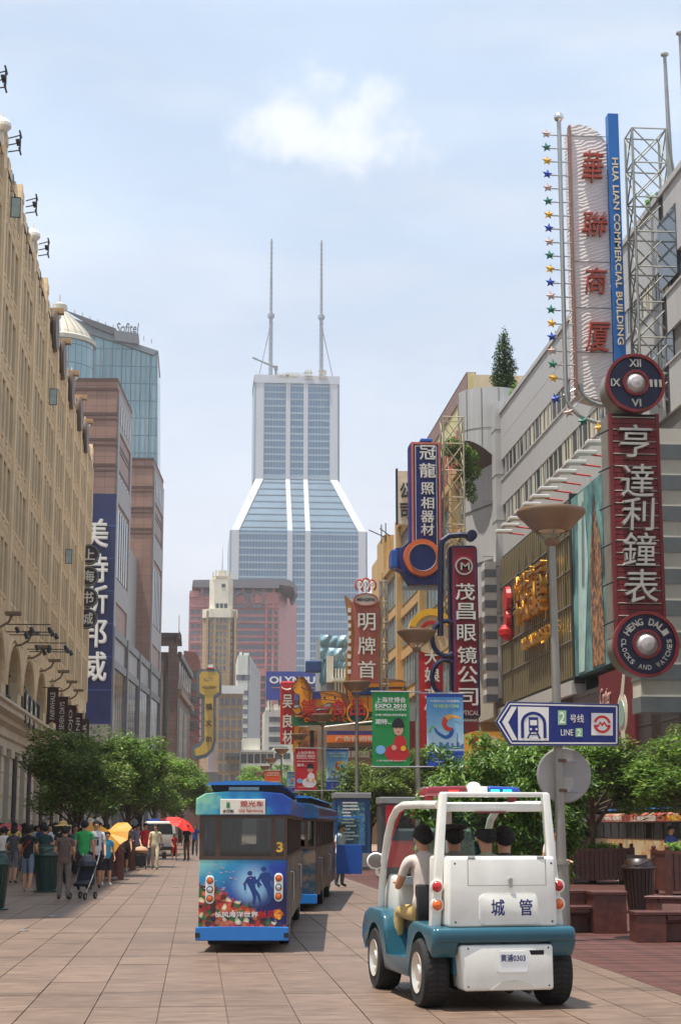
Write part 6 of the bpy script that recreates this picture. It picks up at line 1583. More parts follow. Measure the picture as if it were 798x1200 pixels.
banner(499.5, 543.5, 813, 898, 44.4, 'sky', 'large pale blue banner with a red and blue ribbon, partly behind bamboo leaves', -1)
banner(346, 371, 877, 926, 82.4, 'girl_red', 'red banner showing a child with EXPO 2010 lettering', 1)
banner(382, 408, 878, 926, 82.4, 'sky', 'smaller pale blue banner with a ribbon, right of the red banner', -1)
banner(336.5, 346.5, 905, 928, 104, 'sky', 'small pale blue banner half hidden behind the red banner', 1)
banner(310.5, 329, 903, 916, 121, 'orange', 'small orange banner above the tram roof', 1)

# metro direction sign
Y = 23.75
ms = thing('metro_sign', 'dark blue arrow-shaped metro direction sign for line 2 on the nearest lamp pole', 'sign', (5.2, Y, 2.7))
M_mblue = mat('sign_blue', C(10,32,108), 0.45, var=0.06)
def mp_(x, y): p = at(x, y, Y); return (p.x, p.z)
def slabm(pts, y0, y1, m, name, bev=0): return MB().prism([mp_(*q) for q in pts], 'y', Y+y0, Y+y1).build(name, m, ms, w=True)
slabm([(580,846),(595,822),(725,825),(725,874),(597,874)], 0.0, 0.06, mat('sign_back_grey', C(120,124,130), 0.5, 0.4, var=0.1), 'panel')
slabm([(580.5,846),(595.5,822.6),(724.4,825.6),(724.4,873.2),(597.4,873.2)], -0.004, 0.0, M_mblue, 'blue_face')
def line(a, c, t=0.02, y=-0.008, m=None, name='border_line'):
    p, q = Vector(mp_(*a)), Vector(mp_(*c)); d = (q-p).normalized(); n = Vector((-d.y, d.x))*t/2
    MB().add([(p.x+n.x, Y+y, p.y+n.y), (p.x-n.x, Y+y, p.y-n.y), (q.x-n.x, Y+y, q.y-n.y), (q.x+n.x, Y+y, q.y+n.y)], [(0,1,2,3)]).build(name, m or M_letter, ms, w=True)
BP = [(583.5,846),(597,825),(722,827.8),(722,871),(599,870.8)]
for i in range(5): line(BP[i], BP[(i+1) % 5])
slabm([(588,846),(599,828),(605.5,828.2),(595,846.5),(606,867.5),(600,867.5)], -0.008, -0.004, M_letter, 'arrow')
slabm([(606.5,828),(642.5,828.8),(642.5,868),(606.8,867.8)], -0.008, -0.004, M_letter, 'train_panel')
# train pictogram: tunnel arch, carriage, windows, track
p = at(624.7, 848, Y); sx = Y/1950*1.0
arch = [(p.x+15.2*sx*math.cos(R_(t)), p.z+14*sx*math.sin(R_(t))+0.0) for t in range(0, 181, 12)]
arch = [(arch[0][0], p.z-17*sx)] + arch + [(arch[-1][0], p.z-17*sx)]
inn = [(p.x+11.5*sx*math.cos(R_(t)), p.z+10.5*sx*math.sin(R_(t))) for t in range(180, -1, -12)]
inn = [(inn[0][0], p.z-17*sx)] + inn + [(inn[-1][0], p.z-17*sx)]
n = len(arch); vs = [(x, Y-0.012, z) for x, z in arch] + [(x, Y-0.012, z) for x, z in inn[::-1]]
MB().add(vs, [(i, i+1, n+i+1, n+i) for i in range(n-1)]).build('tunnel_arch', M_mblue, ms, w=True)
MB().rbox(p.x-5.6*sx, p.x+5.6*sx, Y-0.014, Y-0.01, p.z-10*sx, p.z+7.5*sx, 0.003, 1).build('train', M_mblue, ms, w=True)
MB().box(p.x-4*sx, p.x+4*sx, Y-0.017, Y-0.014, p.z-2*sx, p.z+4*sx).build('train_window', M_letter, ms, w=True)
for s_ in (-1, 1):
    MB().add([(p.x+s_*3*sx, Y-0.014, p.z-10*sx), (p.x+s_*4.6*sx, Y-0.014, p.z-10*sx), (p.x+s_*8.6*sx, Y-0.014, p.z-17.5*sx), (p.x+s_*6.2*sx, Y-0.014, p.z-17.5*sx)], [(0,1,2,3)]).build('rail', M_mblue, ms, w=True)
    MB().lathe([(0, -0.001), (1.3*sx, -0.001), (1.3*sx, 0.0)], (p.x+s_*3.3*sx, Y-0.016, p.z-6.5*sx), 12, ax='y').build('headlamp', M_letter, ms, w=True)
MB().box(p.x-6*sx, p.x+6*sx, Y-0.0145, Y-0.0142, p.z-13.4*sx, p.z-12.2*sx).build('sleeper', M_mblue, ms, w=True)
M_lg = mat('pale_green_patch', C(150,192,140), 0.5, var=0.08)
slabm([(653.4,832.5),(663,832.6),(663,849.4),(653.4,849.4)], -0.008, -0.004, M_lg, 'number_patch')
slabm([(674,853.4),(682,853.4),(682,863.5),(674,863.5)], -0.008, -0.004, M_lg, 'number_patch')
def mtx(s, px, py, w, h, bold=0.0, m=M_letter): p = at(px, py, Y); text(s, w*sx, h*sx, m, ms, (p.x, Y-0.011, p.z), depth=0.003, bold=bold, wd=True)
mtx('2', 658.2, 841, 6.5, 13, 0.02, mat('number_white', C(226,236,214), 0.5)); mtx('2', 678, 858.6, 4.6, 8, 0.02, MC['number_white'])
mtx('号线', 675.5, 842, 16.5, 9.5, 0.005); mtx('LINE', 663.8, 858.4, 14.5, 7, 0.0)
slabm([(692.5,835.5),(717.5,836),(717.5,862),(692.5,861.6)], -0.008, -0.004, M_letter, 'logo_panel')
p = at(705, 848.8, Y); rr_ = 10.4*sx
vs, fs = [], []
MR = mat('logo_red', C(206,36,32), 0.45, var=0.03)
for (a0, a1) in ((8, 172), (188, 352)):
    q0 = [(p.x+rr_*math.cos(R_(a)), p.z+rr_*math.sin(R_(a))) for a in range(a0, a1+1, 12)]; q1 = [(p.x+rr_*0.72*math.cos(R_(a)), p.z+rr_*0.72*math.sin(R_(a))) for a in range(a0, a1+1, 12)]
    n = len(q0); MB().add([(x, Y-0.012, z) for x, z in q0+q1], [(i, i+1, n+i+1, n+i) for i in range(n-1)]).build('logo_ring', MR, ms, w=True)
zg = [(-10.4,-0.6),(-5,-0.6),(-2.6,3.6),(0,0.6),(2.6,3.6),(5.4,-0.6),(10.4,-0.6)]; zh = [(x, z-3.0) for x, z in zg]; zh[0] = (-8,-2.6); zh[-1] = (10.0,-2.6)
n = len(zg); MB().add([(p.x+x*sx, Y-0.013, p.z+z*sx) for x, z in zg+zh], [(i, i+1, n+i+1, n+i) for i in range(n-1)]).build('logo_wave', MR, ms, w=True)
for z in (2.85, 2.55+0.5): MB().box(5.1, 5.32, Y+0.05, Y+0.2, z-0.02, z+0.02).build('clamp', M_iron, ms, w=True)
# round sign seen from behind
Y = 24.05
rs = thing('round_traffic_sign', 'round road sign seen from its plain grey back, under the metro sign', 'sign', (5.3, Y, 2.33))
p = at(661, 908.5, Y); r = 32.5*Y/1950
MB().lathe([(0, -0.02), (r-0.02, -0.02), (r, -0.01), (r, 0.005), (0, 0.005)], (p.x, Y+0.04, p.z), 40, ax='y').build('disc', mat('sign_back', C(150,148,144), 0.45, 0.35, var=0.1, vs=3), rs, w=True)
for dz in (0.205, -0.22):
    MB().box(p.x-0.16, p.x+0.22, Y-0.0, Y+0.02, p.z+dz-0.018, p.z+dz+0.018).build('bracket', M_galv, rs, w=True)
    MB().lathe([(0.085, -0.02), (0.085, 0.02), (0.06, 0.02), (0.06, -0.02)], (5.22, 23.9, p.z+dz), 14).build('pole_band', mat('rust_band', C(96,66,46), 0.7, var=0.2), rs, w=True)
# ---------------------------------------------------------------- patrol cart
M_cart = mat('cart_white', C(228,226,216), 0.34, var=0.09, vs=2.5, coat=0.3, streak=0.08)
M_teal2 = mat('cart_teal', C(30,84,100), 0.3, var=0.08, vs=3, coat=0.4)
M_seat = mat('seat_vinyl', C(38,38,40), 0.5, var=0.1)
M_ink = mat('navy_letter', C(26,40,104), 0.5)
M_rlens = mat('red_lens', C(170,16,20), 0.15, var=0.1, coat=0.6); M_alens = mat('amber_lens', C(214,96,30), 0.15, var=0.1, coat=0.6)
M_cglass = glassmat('windscreen_glass', (0.82, 0.93, 0.88, 1), 0.02, 0.82)
M_under = mat('underbody', C(24,24,26), 0.8, var=0.1)
ct = thing('patrol_cart', 'white and teal open patrol cart seen from behind, carrying four people', 'patrol cart', (2.69, 15.5, 0), R_(7.3)); ct.scale = (0.965, 0.965, 1.0)
def wheel(parent, x, y, r=0.30, w=0.235, side=1):
    o = link('wheel', MB().lathe([(r*0.58, -w/2), (r*0.93, -w/2), (r, -w*0.36), (r, w*0.36), (r*0.93, w/2), (r*0.58, w/2)], n=36, ax='x').mesh('tyre', M_rubber, True), parent, mat=T(x, y, r))
    tr = MB()
    for k in range(36):
        a = 2*PI*k/36
        for s in (-1, 1):
            tr.add([(s*w*0.04, (r+0.004)*math.cos(a), (r+0.004)*math.sin(a)), (s*w*0.36, (r+0.004)*math.cos(a+0.07), (r+0.004)*math.sin(a+0.07)), (s*w*0.36, (r+0.004)*math.cos(a+0.17), (r+0.004)*math.sin(a+0.17)), (s*w*0.04, (r+0.004)*math.cos(a+0.1), (r+0.004)*math.sin(a+0.1))], [(0,1,2,3)])
    tr.build('tread', mat('tread_rubber', C(44,42,40), 0.9, var=0.1), o, kind='stuff')
    rim = MB().lathe([(0.03, side*w*0.50), (0.07, side*w*0.50), (0.08, side*w*0.40), (r*0.40, side*w*0.30), (r*0.50, side*w*0.42), (r*0.60, side*w*0.53), (r*0.60, side*w*0.2), (0.0, side*w*0.2)], n=28, ax='x')
    rim.build('rim', mat('alloy', C(214,210,200), 0.35, 0.6, var=0.08), o, smooth=True)
    for k in range(5):
        a = 2*PI*k/5; MB().cyl((side*w*0.40, 0.055*math.cos(a), 0.055*math.sin(a)), (side*w*0.45, 0.055*math.cos(a), 0.055*math.sin(a)), 0.011, n=6).build('wheel_nut', M_chrome, o)
    return o
for (x, y) in ((-0.60, 0), (0.60, 0), (-0.575, 1.85), (0.575, 1.85)): wheel(ct, x, y, side=-1 if x < 0 else 1)
def arcp(cy, cz, r, a0, a1, n=9): return [(cy+r*math.cos(R_(a0+(a1-a0)*i/(n-1))), cz+r*math.sin(R_(a0+(a1-a0)*i/(n-1)))) for i in range(n)]
prof = [(-0.47,0.56), (-0.48,0.66), (-0.45,0.715), (0.30,0.74), (0.40,0.70), (0.46,0.66), (0.50,0.36), (1.34,0.34), (1.40,0.62), (1.47,0.73), (1.6,0.78), (2.10,0.79), (2.30,0.74), (2.42,0.62), (2.44,0.46), (2.24,0.40)]
prof += arcp(1.85, 0.30, 0.385, 12, 168) + [(1.42,0.22), (0.44,0.22)] + arcp(0, 0.30, 0.40, 10, 160)
fend = MB()
for x0, x1 in ((-0.69, -0.44), (0.44, 0.69)):
    MB().rprism(prof, 'x', x0, x1, 0.035, 3).build('side_body', M_teal2, ct, smooth=True)
MB().rbox(-0.675, 0.675, -0.50, -0.30, 0.585, 0.715, 0.04, 3).build('rear_bumper', M_teal2, ct, smooth=True)
MB().box(-0.45, 0.45, -0.3, 0.5, 0.30, 0.70).box(-0.45, 0.45, 0.5, 1.4, 0.26, 0.33).build('floor_tub', M_teal2, ct)
MB().rprism([(1.38,0.30), (2.43,0.42), (2.42,0.62), (2.28,0.78), (1.45,0.76), (1.38,0.60)], 'x', -0.46, 0.46, 0.04, 2).build('nose', M_teal2, ct, smooth=True)
MB().rprism([(1.62,0.74), (2.22,0.76), (2.16,0.98), (1.98,1.12), (1.62,1.10)], 'x', -0.50, 0.50, 0.035, 3).build('cowl', M_cart, ct, smooth=True)
MB().rbox(-0.47, 0.47, 1.50, 1.72, 1.02, 1.10, 0.02).build('dashboard', mat('pale_blue_dash', C(186,204,210), 0.5, var=0.05), ct, smooth=True)
MB().box(-0.40, 0.40, -0.25, 2.1, 0.16, 0.28).cyl((-0.5,0,0.3), (0.5,0,0.3), 0.04, n=8).cyl((-0.5,1.85,0.3), (0.5,1.85,0.3), 0.04, n=8).build('chassis', M_under, ct)
for x in (-0.15, 0.1): MB().cyl((x, -0.25, 0.17), (x+0.06, -0.05, 0.2), 0.05, n=8).build('spring', M_under, ct)
# upper box with lid lines
bx = MB().rprism([(-0.53,0.715), (0.53,0.715), (0.515,1.33), (-0.515,1.33)], 'y', -0.43, 0.28, 0.03, 3).build('rear_box', M_cart, ct, smooth=True)
M_line = mat('seam_line', C(150,148,140), 0.6, var=0.0)
def vprism(name, pts, y0, y1, m, par, bev=0): return (MB().rprism(pts, 'y', y0, y1, bev, 2) if bev else MB().prism(pts, 'y', y0, y1)).build(name, m, par, smooth=bool(bev))
for a in ((-0.34, -0.333, 1.08, 1.31), (0.415, 0.422, 1.08, 1.31)): MB().box(a[0], a[1], -0.432, -0.42, a[2], a[3]).build('lid_seam', M_line, bx)
MB().box(-0.34, 0.422, -0.432, -0.42, 1.075, 1.081).build('lid_seam', M_line, bx)
def roundrect(x0, x1, z0, z1, r, n=5):
    out = []
    for cx, cz, a in ((x1-r, z1-r, 0), (x0+r, z1-r, 90), (x0+r, z0+r, 180), (x1-r, z0+r, 270)):
        out += [(cx+r*math.cos(R_(a+90*i/n)), cz+r*math.sin(R_(a+90*i/n))) for i in range(n+1)]
    return out
MB().rprism(roundrect(-0.235, 0.335, 0.738, 1.0, 0.05), 'y', -0.441, -0.425, 0.005, 2).build('raised_panel', M_cart, bx, smooth=True)
for s, x in (('城', -0.075), ('管', 0.195)): text(s, 0.125, 0.14, M_ink, ct, (x+0.02, -0.443, 0.885), depth=0.004, bold=0.02, wd=False)
for x in (-0.30, 0.37): MB().cyl((x-0.035, -0.428, 1.322), (x+0.035, -0.428, 1.322), 0.011, n=8).build('hinge', M_steel, bx)
for x in (-0.46, 0.475):
    for z in (0.76, 1.27): MB().lathe([(0, -0.004), (0.009, -0.003), (0.010, 0)], n=8, ax='y').build('screw', M_iron, bx, mat=T(x, -0.43, z))
MB().box(-0.49, 0.50, -0.434, -0.426, 0.722, 0.728).build('seam', mat('seam_line', C(150,148,140), 0.6), bx)
MB().cyl((0.25, -0.40, 0.155), (0.25, 0.1, 0.17), 0.022, n=10).build('pipe', M_under, ct)
MB().box(0.055, 0.085, -0.455, -0.43, 1.06, 1.12).cyl((0.07,-0.46,1.125), (0.07,-0.43,1.125), 0.02, n=10).build('latch', M_steel, bx)
MB().rprism([(-0.40,0.17), (0.46,0.17), (0.46,0.565), (-0.44,0.565)], 'y', -0.485, -0.12, 0.03, 3).build('lower_box', M_cart, ct, smooth=True)
for x in (-0.36, 0.41):
    for z in (0.21, 0.535): MB().lathe([(0, -0.004), (0.008, -0.003), (0.009, 0)], n=8, ax='y').build('screw', M_iron, [o for o in COL.objects if o.name == 'lower_box'][0], mat=T(x, -0.484, z))
lb_ = [o for o in COL.objects if o.name == 'lower_box'][0]
MB().rprism(roundrect(-0.09, 0.215, 0.32, 0.52, 0.02), 'y', -0.492, -0.48, 0.004, 2).build('plate_frame', M_cart, lb_, smooth=True)
MB().prism(roundrect(-0.08, 0.205, 0.33, 0.51, 0.018), 'y', -0.4945, -0.49).build('plate', mat('plate_white', C(236,236,232), 0.4, var=0.03), lb_)
text('黄浦0303', 0.235, 0.062, M_ink, lb_, (0.065, -0.4965, 0.452), depth=0.003, bold=0.015)
MB().prism([(0.225,0.515), (0.365,0.515), (0.365,0.475), (0.24,0.475)], 'y', -0.488, -0.475).build('slot', M_under, lb_)
MB().prism([(-0.15,0.18), (0.30,0.18), (0.22,0.235), (0.08,0.262), (-0.04,0.25)], 'y', -0.489, -0.482).build('skid', mat('off_white', C(196,190,176), 0.5, var=0.05), lb_)
# frame
def boxtube(name, pts, w, h=None, m=M_cart):
    q = MB(); pts = [Vector(p) for p in pts]; q.tube(pts, [w]*len(pts), 10); return q.build(name, m, ct, smooth=True)
for s in (-1, 1):
    x0, x1 = s*0.60, s*0.505
    MB().rprism([(x0-0.05,0.70), (x0+0.045,0.70), (x1+0.032,1.895), (x1-0.032,1.895)] , 'y', -0.26, -0.16, 0.010, 2).build('rear_pillar', M_cart, ct, smooth=True)
    for z, m in ((1.065, M_rlens), (0.905, M_alens)):
        o = MB().lathe([(0.0, -0.035), (0.03, -0.03), (0.048, -0.01), (0.052, 0.0), (0, 0)], n=20, ax='y').build('tail_lamp', m, ct, smooth=True, mat=T(s*(0.592)-0.0, -0.28, z))
        MB().lathe([(0.052, -0.008), (0.064, -0.004), (0.064, 0.02), (0.0, 0.02)], n=20, ax='y').build('lamp_base', M_cart, o)
    pts = [(s*0.52, -0.1, 1.79), (s*0.535, 0.6, 1.80), (s*0.54, 1.15, 1.80), (s*0.54, 1.42, 1.765), (s*0.54, 1.66, 1.66), (s*0.545, 1.84, 1.48), (s*0.55, 1.98, 1.22), (s*0.555, 2.06, 0.95), (s*0.56, 2.08, 0.74)]
    boxtube('front_pillar', pts, 0.038)
    MB().lathe([(0,-0.02),(0.02,-0.015),(0.02,0)], n=10, ax='y').build('marker_lamp', M_alens, ct, mat=T(s*0.515, -0.14, 1.79))
MB().rbox(-0.53, 0.53, -0.24, -0.17, 1.862, 1.905, 0.01).build('top_bar', M_cart, ct, smooth=True)
MB().rbox(-0.50, 0.50, -0.20, -0.06, 1.73, 1.80, 0.015).build('roof_beam', M_cart, ct, smooth=True)
MB().rbox(-0.18, 0.12, -0.205, -0.19, 1.715, 1.73, 0.004).build('brake_strip', mat('maroon_strip', C(110,24,30), 0.4), ct)
MB().rbox(-0.52, 0.52, -0.08, 1.45, 1.785, 1.815, 0.012).build('roof', M_cart, ct, smooth=True)
MB().rbox(-0.02, 0.04, 1.40, 1.46, 1.1, 1.79, 0.01).build('centre_post', M_cart, ct)
MB().add([(-0.53,1.50,1.74), (0.53,1.50,1.74), (0.545,2.02,1.10), (-0.545,2.02,1.10)], [(0,1,2,3)]).build('windscreen', M_cglass, ct)
# seats, steering
for y in (0.22, 0.95):
    MB().rbox(-0.48, 0.48, y, y+0.42, 0.58, 0.70, 0.03).rbox(-0.48, 0.48, y-0.07, y+0.03, 0.66, 1.05, 0.03).build('bench_seat', M_seat, ct, smooth=True)
MB().box(-0.46, 0.46, 0.95, 1.35, 0.33, 0.58).build('seat_base', M_teal2, ct)
sw = MB().lathe([(0.17, -0.012), (0.185, 0), (0.17, 0.012), (0.155, 0), (0.17, -0.012)], n=24).cyl((0,0,0), (0,0,-0.4), 0.02, n=8).cyl((-0.17,0,0), (0.17,0,0), 0.012, n=6)
sw.build('steering_wheel', M_black, ct, mat=T(-0.28, 1.5, 1.12) @ RX(R_(-35)))
mi = MB().lathe([(0.0, -0.02), (0.085, -0.02), (0.1, -0.008), (0.09, 0.03), (0.03, 0.06), (0, 0.06)], n=24, ax='y').build('side_mirror', M_cart, ct, smooth=True, mat=T(-0.63, 2.0, 1.25) @ RZ(R_(-12)) @ Matrix.Diagonal((1.0, 1, 0.85, 1)))
MB().lathe([(0, -0.023), (0.083, -0.023), (0.083, -0.02)], n=24, ax='y').build('mirror_glass', mat('mirror_glass', C(150,150,150), 0.03, 1.0, var=0), mi)
MB().tube([(-0.62, 2.02, 1.2), (-0.6, 2.05, 1.12), (-0.55, 2.05, 1.08)], 0.02, 6).build('mirror_arm', M_cart, ct)
# light bar
yb_ = 0.9; zb_ = 1.93
MB().rprism([(-0.44, zb_-0.05), (0.03, zb_-0.055), (0.03, zb_+0.055), (-0.40, zb_+0.045)], 'y', yb_-0.13, yb_+0.13, 0.03, 3).build('red_light', mat('beacon_red', C(120,12,24), 0.12, var=0.1, coat=0.8), ct, smooth=True)
MB().rprism([(0.03, zb_-0.05), (0.24, zb_-0.05), (0.24, zb_+0.05), (0.03, zb_+0.05)], 'y', yb_-0.125, yb_+0.125, 0.01, 2).ball((0.13, yb_, zb_+0.045), 0.075, 14, sc=(1, 1, 0.7)).build('siren_housing', M_cart, ct, smooth=True)
MB().rprism([(0.24, zb_-0.055), (0.62, zb_-0.045), (0.57, zb_+0.045), (0.24, zb_+0.055)], 'y', yb_-0.13, yb_+0.13, 0.03, 3).build('blue_light', mat('beacon_blue', C(14,60,150), 0.12, var=0.1, coat=0.8), ct, smooth=True)
MB().box(-0.17, -0.07, yb_-0.135, yb_-0.13, zb_-0.03, zb_+0.012).build('lit_lamp', mat('lit_red', C(255,40,30), 0.4, var=0, emit=(C(255,40,30), 1.6)), ct)
for x in (0.27, 0.40): MB().box(x, x+0.09, yb_-0.136, yb_-0.13, zb_-0.03, zb_+0.02).build('lit_lamp', mat('lit_cyan', C(60,190,255), 0.4, var=0, emit=(C(40,180,255), 1.8)), ct)
for x in (-0.38, 0.5): MB().rbox(x, x+0.07, yb_-0.05, yb_+0.05, 1.80, zb_-0.045, 0.01).build('bar_foot', mat('foot_red', C(150,30,30), 0.5), ct)

# ---------------------------------------------------------------- sightseeing tram
def wrapmat():
    m = bpy.data.materials.new('undersea_print'); m.use_nodes = True; N, L = m.node_tree.nodes, m.node_tree.links; b = N['Principled BSDF']; b.inputs['Roughness'].default_value = 0.35; b.inputs['Coat Weight'].default_value = 0.1
    tc = N.new('ShaderNodeTexCoord'); sp = N.new('ShaderNodeSeparateXYZ'); L.new(tc.outputs['Object'], sp.inputs[0])
    def math_(op, a, b_=None, c=None):
        n = N.new('ShaderNodeMath'); n.operation = op
        for i, v in enumerate((a, b_, c)):
            if v is None: continue
            if isinstance(v, (int, float)): n.inputs[i].default_value = v
            else: L.new(v, n.inputs[i])
        return n.outputs[0]
    x, z = sp.outputs['X'], sp.outputs['Z']
    nz = N.new('ShaderNodeTexNoise'); nz.inputs['Scale'].default_value = 4.5; nz.inputs['Detail'].default_value = 6; L.new(tc.outputs['Object'], nz.inputs['Vector'])
    # water: dark blue, aqua towards the upper left, bright burst round the divers
    g = math_('MULTIPLY', math_('MULTIPLY_ADD', x, -0.75, math_('MULTIPLY_ADD', z, 1.25, math_('MULTIPLY', nz.outputs['Fac'], 0.45))), 0.45)
    cr = N.new('ShaderNodeValToRGB'); e = cr.color_ramp.elements; L.new(g, cr.inputs[0])
    e[0].position = 0.34; e[0].color = C(16,22,84); e[1].position = 0.95; e[1].color = C(150,214,190); 
    q = e.new(0.55); q.color = C(22,58,146); q = e.new(0.78); q.color = C(40,140,180)
    dx = math_('SUBTRACT', x, 0.12); dz = math_('SUBTRACT', z, 0.86)
    r = math_('SQRT', math_('ADD', math_('MULTIPLY', dx, dx), math_('MULTIPLY', dz, dz)))
    mr = N.new('ShaderNodeMapRange'); mr.interpolation_type = 'SMOOTHERSTEP'; mr.inputs[1].default_value = 0.36; mr.inputs[2].default_value = 0.02; L.new(r, mr.inputs[0])
    m1 = N.new('ShaderNodeMixRGB'); m1.inputs[2].default_value = C(150,196,224); L.new(mr.outputs[0], m1.inputs[0]); L.new(cr.outputs[0], m1.inputs[1])
    # coral bed rising at the left
    vo = N.new('ShaderNodeTexVoronoi'); vo.inputs['Scale'].default_value = 17; L.new(tc.outputs['Object'], vo.inputs['Vector'])
    sv = N.new('ShaderNodeSeparateColor'); L.new(vo.outputs['Color'], sv.inputs[0])
    cc = N.new('ShaderNodeValToRGB'); cc.color_ramp.interpolation = 'CONSTANT'; e = cc.color_ramp.elements
    e[0].position = 0.0; e[0].color = C(214,84,52); e[1].position = 0.92; e[1].color = C(232,214,170)
    for p_, c_ in ((0.2, C(186,50,40)), (0.36, C(90,40,34)), (0.5, C(206,110,70)), (0.64, C(60,110,60)), (0.76, C(30,40,60)), (0.84, C(200,60,70))): q = e.new(p_); q.color = c_
    L.new(sv.outputs[0], cc.inputs[0])
    dk = math_('MULTIPLY_ADD', vo.outputs['Distance'], -0.9, 1.25)
    sc = N.new('ShaderNodeVectorMath'); sc.operation = 'SCALE'; L.new(cc.outputs[0], sc.inputs[0]); L.new(dk, sc.inputs['Scale'])
    n2 = N.new('ShaderNodeTexNoise'); n2.inputs['Scale'].default_value = 7; n2.inputs['Detail'].default_value = 7; n2.inputs['Roughness'].default_value = 0.7; L.new(tc.outputs['Object'], n2.inputs['Vector'])
    ed = math_('ADD', math_('MULTIPLY_ADD', x, 0.50, z), math_('MULTIPLY_ADD', n2.outputs['Fac'], 0.5, -0.25))
    mk = N.new('ShaderNodeMapRange'); mk.inputs[1].default_value = 0.64; mk.inputs[2].default_value = 0.60; L.new(ed, mk.inputs[0])
    m2 = N.new('ShaderNodeMixRGB'); L.new(mk.outputs[0], m2.inputs[0]); L.new(m1.outputs[0], m2.inputs[1]); L.new(sc.outputs[0], m2.inputs[2])
    L.new(m2.outputs[0], b.inputs['Base Color']); return m
def headmat(name, cols, rough=0.3, coat=0.4):
    m = bpy.data.materials.new(name); m.use_nodes = True; N, L = m.node_tree.nodes, m.node_tree.links; b = N['Principled BSDF']; b.inputs['Roughness'].default_value = rough; b.inputs['Coat Weight'].default_value = coat; b.inputs['Specular IOR Level'].default_value = 0.5 if coat else 0.15
    tc = N.new('ShaderNodeTexCoord'); n = N.new('ShaderNodeTexNoise'); n.inputs['Scale'].default_value = 2.6; n.inputs['Detail'].default_value = 5; L.new(tc.outputs['Object'], n.inputs['Vector'])
    sp = N.new('ShaderNodeSeparateXYZ'); L.new(tc.outputs['Object'], sp.inputs[0])
    ad = N.new('ShaderNodeMath'); ad.operation = 'MULTIPLY_ADD'; ad.inputs[1].default_value = 0.35; L.new(sp.outputs['X'], ad.inputs[0]); L.new(n.outputs['Fac'], ad.inputs[2])
    cr = N.new('ShaderNodeValToRGB'); e = cr.color_ramp.elements
    for i, c in enumerate(cols):
        p = 0.25+0.5*i/(len(cols)-1)
        if i == 0: e[0].position = p; e[0].color = c; e[1].position = 0.76; e[1].color = cols[-1]
        else: q = e.new(p); q.color = c
    L.new(ad.outputs[0], cr.inputs[0]); L.new(cr.outputs[0], b.inputs['Base Color']); return m
M_wrap = wrapmat()
M_head = headmat('aqua_header_print', [C(136,196,160), C(34,140,176), C(10,84,164), C(12,60,146)], 0.35, 0.15)
M_tblue = mat('tram_blue', C(28,112,186), 0.3, var=0.08, coat=0.3)
M_tbrown = mat('tram_brown_frame', C(74,54,42), 0.45, var=0.15, vs=4)
M_tglass = glassmat('tram_glass', (0.8, 0.84, 0.82, 1), 0.03, 0.62)
M_side = headmat('side_print', [C(96,84,74), C(44,56,70), C(110,92,78), C(36,66,84), C(122,106,90)], 0.5, 0.0)
M_tdark = mat('tram_interior', C(40,36,34), 0.8, var=0.15)
